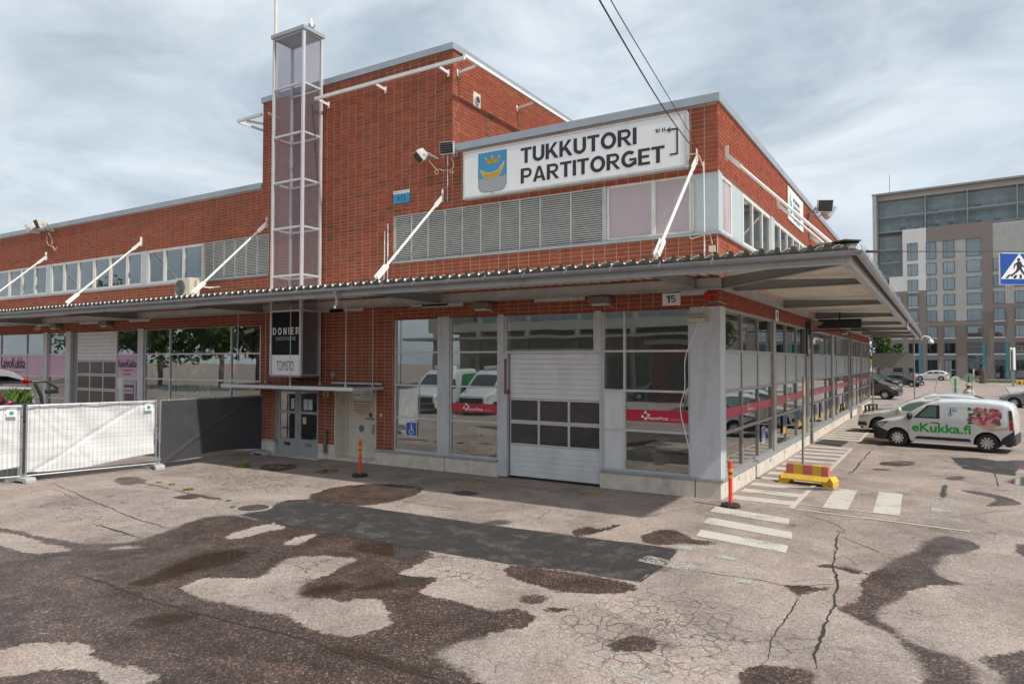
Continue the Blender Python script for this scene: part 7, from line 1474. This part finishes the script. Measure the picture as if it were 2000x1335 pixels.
for x0, x1 in ((-8.6,-7.3),(-6.19,-4.81),(-3.46,-2.12),(-.98,.48),(5.90,7.18),(8.67,9.94),(11.6,13.0),(14.6,16.0)):
    far_window(x0, x1, .35, 3.2, -.02); MB().box(x0-.05,x1+.05,-.10,.02,3.3,4.2).build('spandrel', mat('far_spandrel', (.16,.18,.20), .5), ab)
far_window(2.29, 4.13, .35, 4.3, -.02, wide=True)
for x in (-4.75,4.18,7.24,13.06): MB().box(x,x+.42,-.16,.02,.3,6.1).build('teal_fin', M_TEAL, ab)
MB().box(-9,26,-.06,.02,.0,.33).build('base_course', mat('far_base', (.30,.25,.17), .8), ab)
MB().box(-.98,-.1,-.05,.01,.3,3.2).build('service_door', M_GREY, ab); MB().box(5.9,7.2,-.9,-.03,2.55,2.65).build('door_hood', M_AF, ab)
# glazed balconies above and at the left
def balcony(x0, x1, zf, zc, y0=1.4):
    MB().box(x0,x1,y0-.1,3.2,zf-.18,zf).build('balcony_slab', M_BALF, ab); b_ = MB()
    for x in np.arange(x0, x1+.01, 1.3): b_.box(x-.02,x+.02,y0-.04,y0,zf,zc-.18)
    b_.box(x0,x1,y0-.06,y0,zf+1.0,zf+1.06); b_.box(x0,x1,y0-.08,y0-.06,zf-.10,zf+.12); b_.box(x0,x1,y0-.06,y0,zc-.42,zc-.36); b_.build('balcony_frame', M_BALF, ab)
    for x in np.arange(x0, x1-.6, 1.3): MB().box(x+.03,min(x1,x+1.27),y0-.03,y0-.02,zf+.02,zc-.20).build('balcony_pane', MATS['balcony_glass'], ab)
    x = x0+.8
    while x < x1-1.6:
        wd = rg.uniform(.8,1.5); o = MB().box(x-.06,x+wd+.06,3.12,3.19,zf+.2,zf+2.2).build('window', M_WFRAME, ab); MB().box(x,x+wd,3.09,3.115,zf+.28,zf+2.1).build('pane', MATS['inner_pane'], o)
        if rg.random() < .4: MB().box(x+.1,x+.9,2.2,2.7,zf+.01,zf+rg.uniform(.4,.9)).build('balcony_furniture', mat('furn', (.12,.13,.13), .8), ab)
        x += wd+rg.uniform(.7,1.7)
glass_mat('balcony_glass', (.88,.92,.92), 1.4, .05, .02, (.82,.87,.89), .3); mat('inner_pane', (.42,.48,.52), .15, 0, .3, .7)
LV = [15.9,18.0,20.3,22.6,25.0,27.4,29.5]
for a, b_ in zip(LV[:5], LV[1:6]):
    if a < 24: balcony(-10.9, -7.05, a+1.6 if a < 16 else a, b_ if a > 16 else 18.0)
for x0, x1 in ((-10.9,-3.75),(-3.6,2.3),(2.45,9.0),(9.15,15.5)):
    balcony(x0, x1, 25.75, 28.35); balcony(x0, x1, 28.35, 31.2)
for x in (-3.68,2.38,9.08): MB().box(x-.10,x+.10,1.2,3.2,25.6,31.3).build('balcony_divider', M_BALF, ab)
for x, h in ((-9.2,3.4),(11.3,3.2)): MB().tube([(x,2,32.4),(x,2,32.4+h)], .05, 5).build('roof_antenna', M_STEEL, ab)
# low glazed wing at left foot, verge, kerb
gw = thing('glazed_wing', 'pale gridded low wing at the foot of the apartment block', 'building', (-8.5,112,0), R(-6)); MB().box(-7,1.2,0,6,0,8.2).build('wall', M_AC, gw)
for x in np.arange(-6.8,1.1,.8): MB().box(x-.05,x+.05,-.06,-.002,0,8.1).build('mullion', M_WHITE, gw)
for i_, x in enumerate(np.arange(-6.7,.5,1.6)):
    for z in (.4,3.2,5.9): MB().box(x,x+1.3,-.05,-.004,z,z+1.7).build('window', M_GARG if (i_+int(z)) % 2 else M_FROST, gw)
def grass_strip(label, pts):
    mb = MB(); P = [Vector((x, y, 0)) for x, y in pts]; mb._a([(p_.x, p_.y, .06) for p_ in P]+[(p_.x, p_.y, 0) for p_ in P], [tuple(range(len(P)))]+[(i_, (i_+1) % len(P), len(P)+(i_+1) % len(P), len(P)+i_) for i_ in range(len(P))])
    rg2 = random.Random(3); x0, x1 = min(p_.x for p_ in P), max(p_.x for p_ in P); y0, y1 = min(p_.y for p_ in P), max(p_.y for p_ in P)
    for _ in range(2500):
        x, y = rg2.uniform(x0, x1), rg2.uniform(y0, y1); h = rg2.uniform(.1,.3); mb._a([(x,y,.05),(x+.08,y,.05),(x+.04,y+.05,h)], [(0,1,2)])
    return tag(mb.build('verge_grass', mat('verge_green', (.075,.115,.03), .9, 0, .35, 1.5), fix=False), label, kind='stuff')
a0 = G(1925,747); grass_strip('green verge in front of the apartment block', [(8.5,104),(24,104),(24,113),(8.5,113)]); grass_strip('green patch behind the far parked cars', [(-3.5,95),(.5,95),(.5,107),(-3.5,107)])
mb = MB(); mb.box(-30,40,118.0,121.0,0,.12); tag(mb.build('pavement', mat('far_paving', (.27,.255,.24), .9, 0, .1, 1)), 'pavement along the apartment block', kind='structure')
mb = MB(); mb._a([(x, y, .05) for x, y in ((9,52),(30,50),(30,80),(10.5,84))]+[(x, y, 0) for x, y in ((9,52),(30,50),(30,80),(10.5,84))], [(0,1,2,3),(0,4,5,1),(1,5,6,2),(2,6,7,3),(3,7,4,0)]); tag(mb.build('traffic_island', mat('dry_paving', (.33,.30,.28), .9, 0, .15, .6)), 'pale paved island in the road', kind='structure')
for i_, (x, y, l, wd) in enumerate(((2.0,86,3.5,.6),(4.2,78,2.0,.5),(6.5,92,3.0,.5))): marking('road_line', [(x,y),(x+l,y-.4),(x+l,y-.4+wd),(x,y+wd)], M_PAINT2, 'white road marking on the far street, number %d' % (i_+1), .006)
# ================================================================== TREES
M_BARK = mat('tree_bark', (.085,.065,.05), .9, 0, .3, 8, .4, 15)
def leaf_mat(name, col):
    m = attr_mat(name, .6); b_ = m.node_tree.nodes['Principled BSDF']; n = m.node_tree.nodes; k = m.node_tree.links
    tl = n.new('ShaderNodeBsdfTranslucent'); a = [x for x in n if x.type == 'ATTRIBUTE'][0]; k.new(a.outputs['Color'], tl.inputs[0]); mx = n.new('ShaderNodeMixShader'); mx.inputs[0].default_value = .3; k.new(b_.outputs[0], mx.inputs[1]); k.new(tl.outputs[0], mx.inputs[2]); k.new(mx.outputs[0], n['Material Output'].inputs[0]); return m
M_LEAF = leaf_mat('leaf_green', None)
def tree(label, x, y, h, rad, seed, n_=2600):
    rg = random.Random(seed); o = thing('tree', label, 'tree', (x, y, 0)); t = MB(); t.tube([(0,0,0),(.1,.05,h*.3),(.0,.1,h*.7)], h*.028, 9, True, h*.010)
    cl = []
    for _ in range(15):
        a = rg.uniform(0, 6.28); r_ = rad*math.sqrt(rg.random())*.8; z = h*rg.uniform(.38,.92); k_ = 1-.6*max(0,(z/h-.55)/.4); p_ = Vector((math.cos(a)*r_*k_, math.sin(a)*r_*k_, z)); cl.append((p_, rad*rg.uniform(.25,.45))); t.tube([(0,.05,h*rg.uniform(.25,.5)), p_*.6+Vector((0,0,z*.36)), p_], h*.009, 6, True, h*.002)
    t.build('trunk', M_BARK, o, smooth=True); mb = MB()
    for _ in range(n_):
        c, r_ = rg.choice(cl); d = Vector((rg.gauss(0,1), rg.gauss(0,1), rg.gauss(0,.8))).normalized()*r_*(rg.random()**.4); p_ = c+d; s = rg.uniform(.10,.22)*rad/2.5; u = Vector((rg.gauss(0,1), rg.gauss(0,1), rg.gauss(0,1))).normalized(); v = u.cross(Vector((rg.gauss(0,1), rg.gauss(0,1), 1))).normalized(); g = rg.uniform(.7,1.3)
        mb.col = (.055*g,.105*g,.022*g); mb._a([p_-u*s, p_+v*s*.55, p_+u*s, p_-v*s*.55], [(0,1,2,3)])
    mb.col = None; mb.build('crown', M_LEAF, o, fix=False)
tree('leafy tree mirrored in the first side window', 15.5, 56, 8, 2.9, 1); tree('leafy tree mirrored in the second side window', 18.5, 67, 9, 3.4, 2)
for i_, (x, y, h, r_) in enumerate(((-54,-31,12,5.5),(-64,-34,13,6),(-74,-33,12,6),(-86,-37,13,6.5),(-100,-42,14,7))): tree('leafy tree mirrored in the flower shop windows, %s in its row' % ['first','second','third','fourth','fifth'][i_], x, y, h, r_, 20+i_, 2200)
tree('small tree seen past the far end of the hall', -2.2, 78, 7.5, 2.6, 5)
# ================================================================== hall across the yard, seen mirrored in the windows
oh = thing('opposite_hall', 'long concrete market hall across the yard, mirrored in the windows', 'building', (-12,-48,0)); M_OH = mat('opposite_concrete', (.50,.46,.40), .85, 0, .1, .5)
MB().box(-34,40,-14,0,6.2,11.5).box(-34,40,-14,-6,0,6.2).build('wall', M_OH, oh); MB().box(-34,40,0,4.5,5.2,5.45).build('canopy_slab', mat('opp_slab', (.42,.43,.42), .8), oh)
for x in np.arange(-33,40,6.0):
    MB().box(x-.25,x+.25,-.3,.2,0,6.2).build('pillar', M_OH, oh); MB().box(x+.8,x+5.2,-6.0,-5.9,.2,3.4).build('door', M_STEEL, oh)
    for q in range(3): MB().box(x+.5+q*1.85,x+2.2+q*1.85,.0,.05,7.2,9.6).build('window', mat('opp_glass', (.20,.25,.28), .1), oh)
bo_ = thing('brick_kiosk', 'dark red kiosk across the yard, mirrored in the corner window', 'building', (-9,-38,0)); MB().box(-5,5,-4,4,0,4.2).build('wall', mat('kiosk_red', (.14,.04,.03), .7), bo_); MB().box(-5.4,5.4,-4.4,4.4,4.2,4.5).build('roof', M_STEEL, bo_); MB().box(-4,-1.5,4.0,4.05,1,3).box(1,3.8,4.0,4.05,.1,2.6).build('window', M_GARG, bo_)
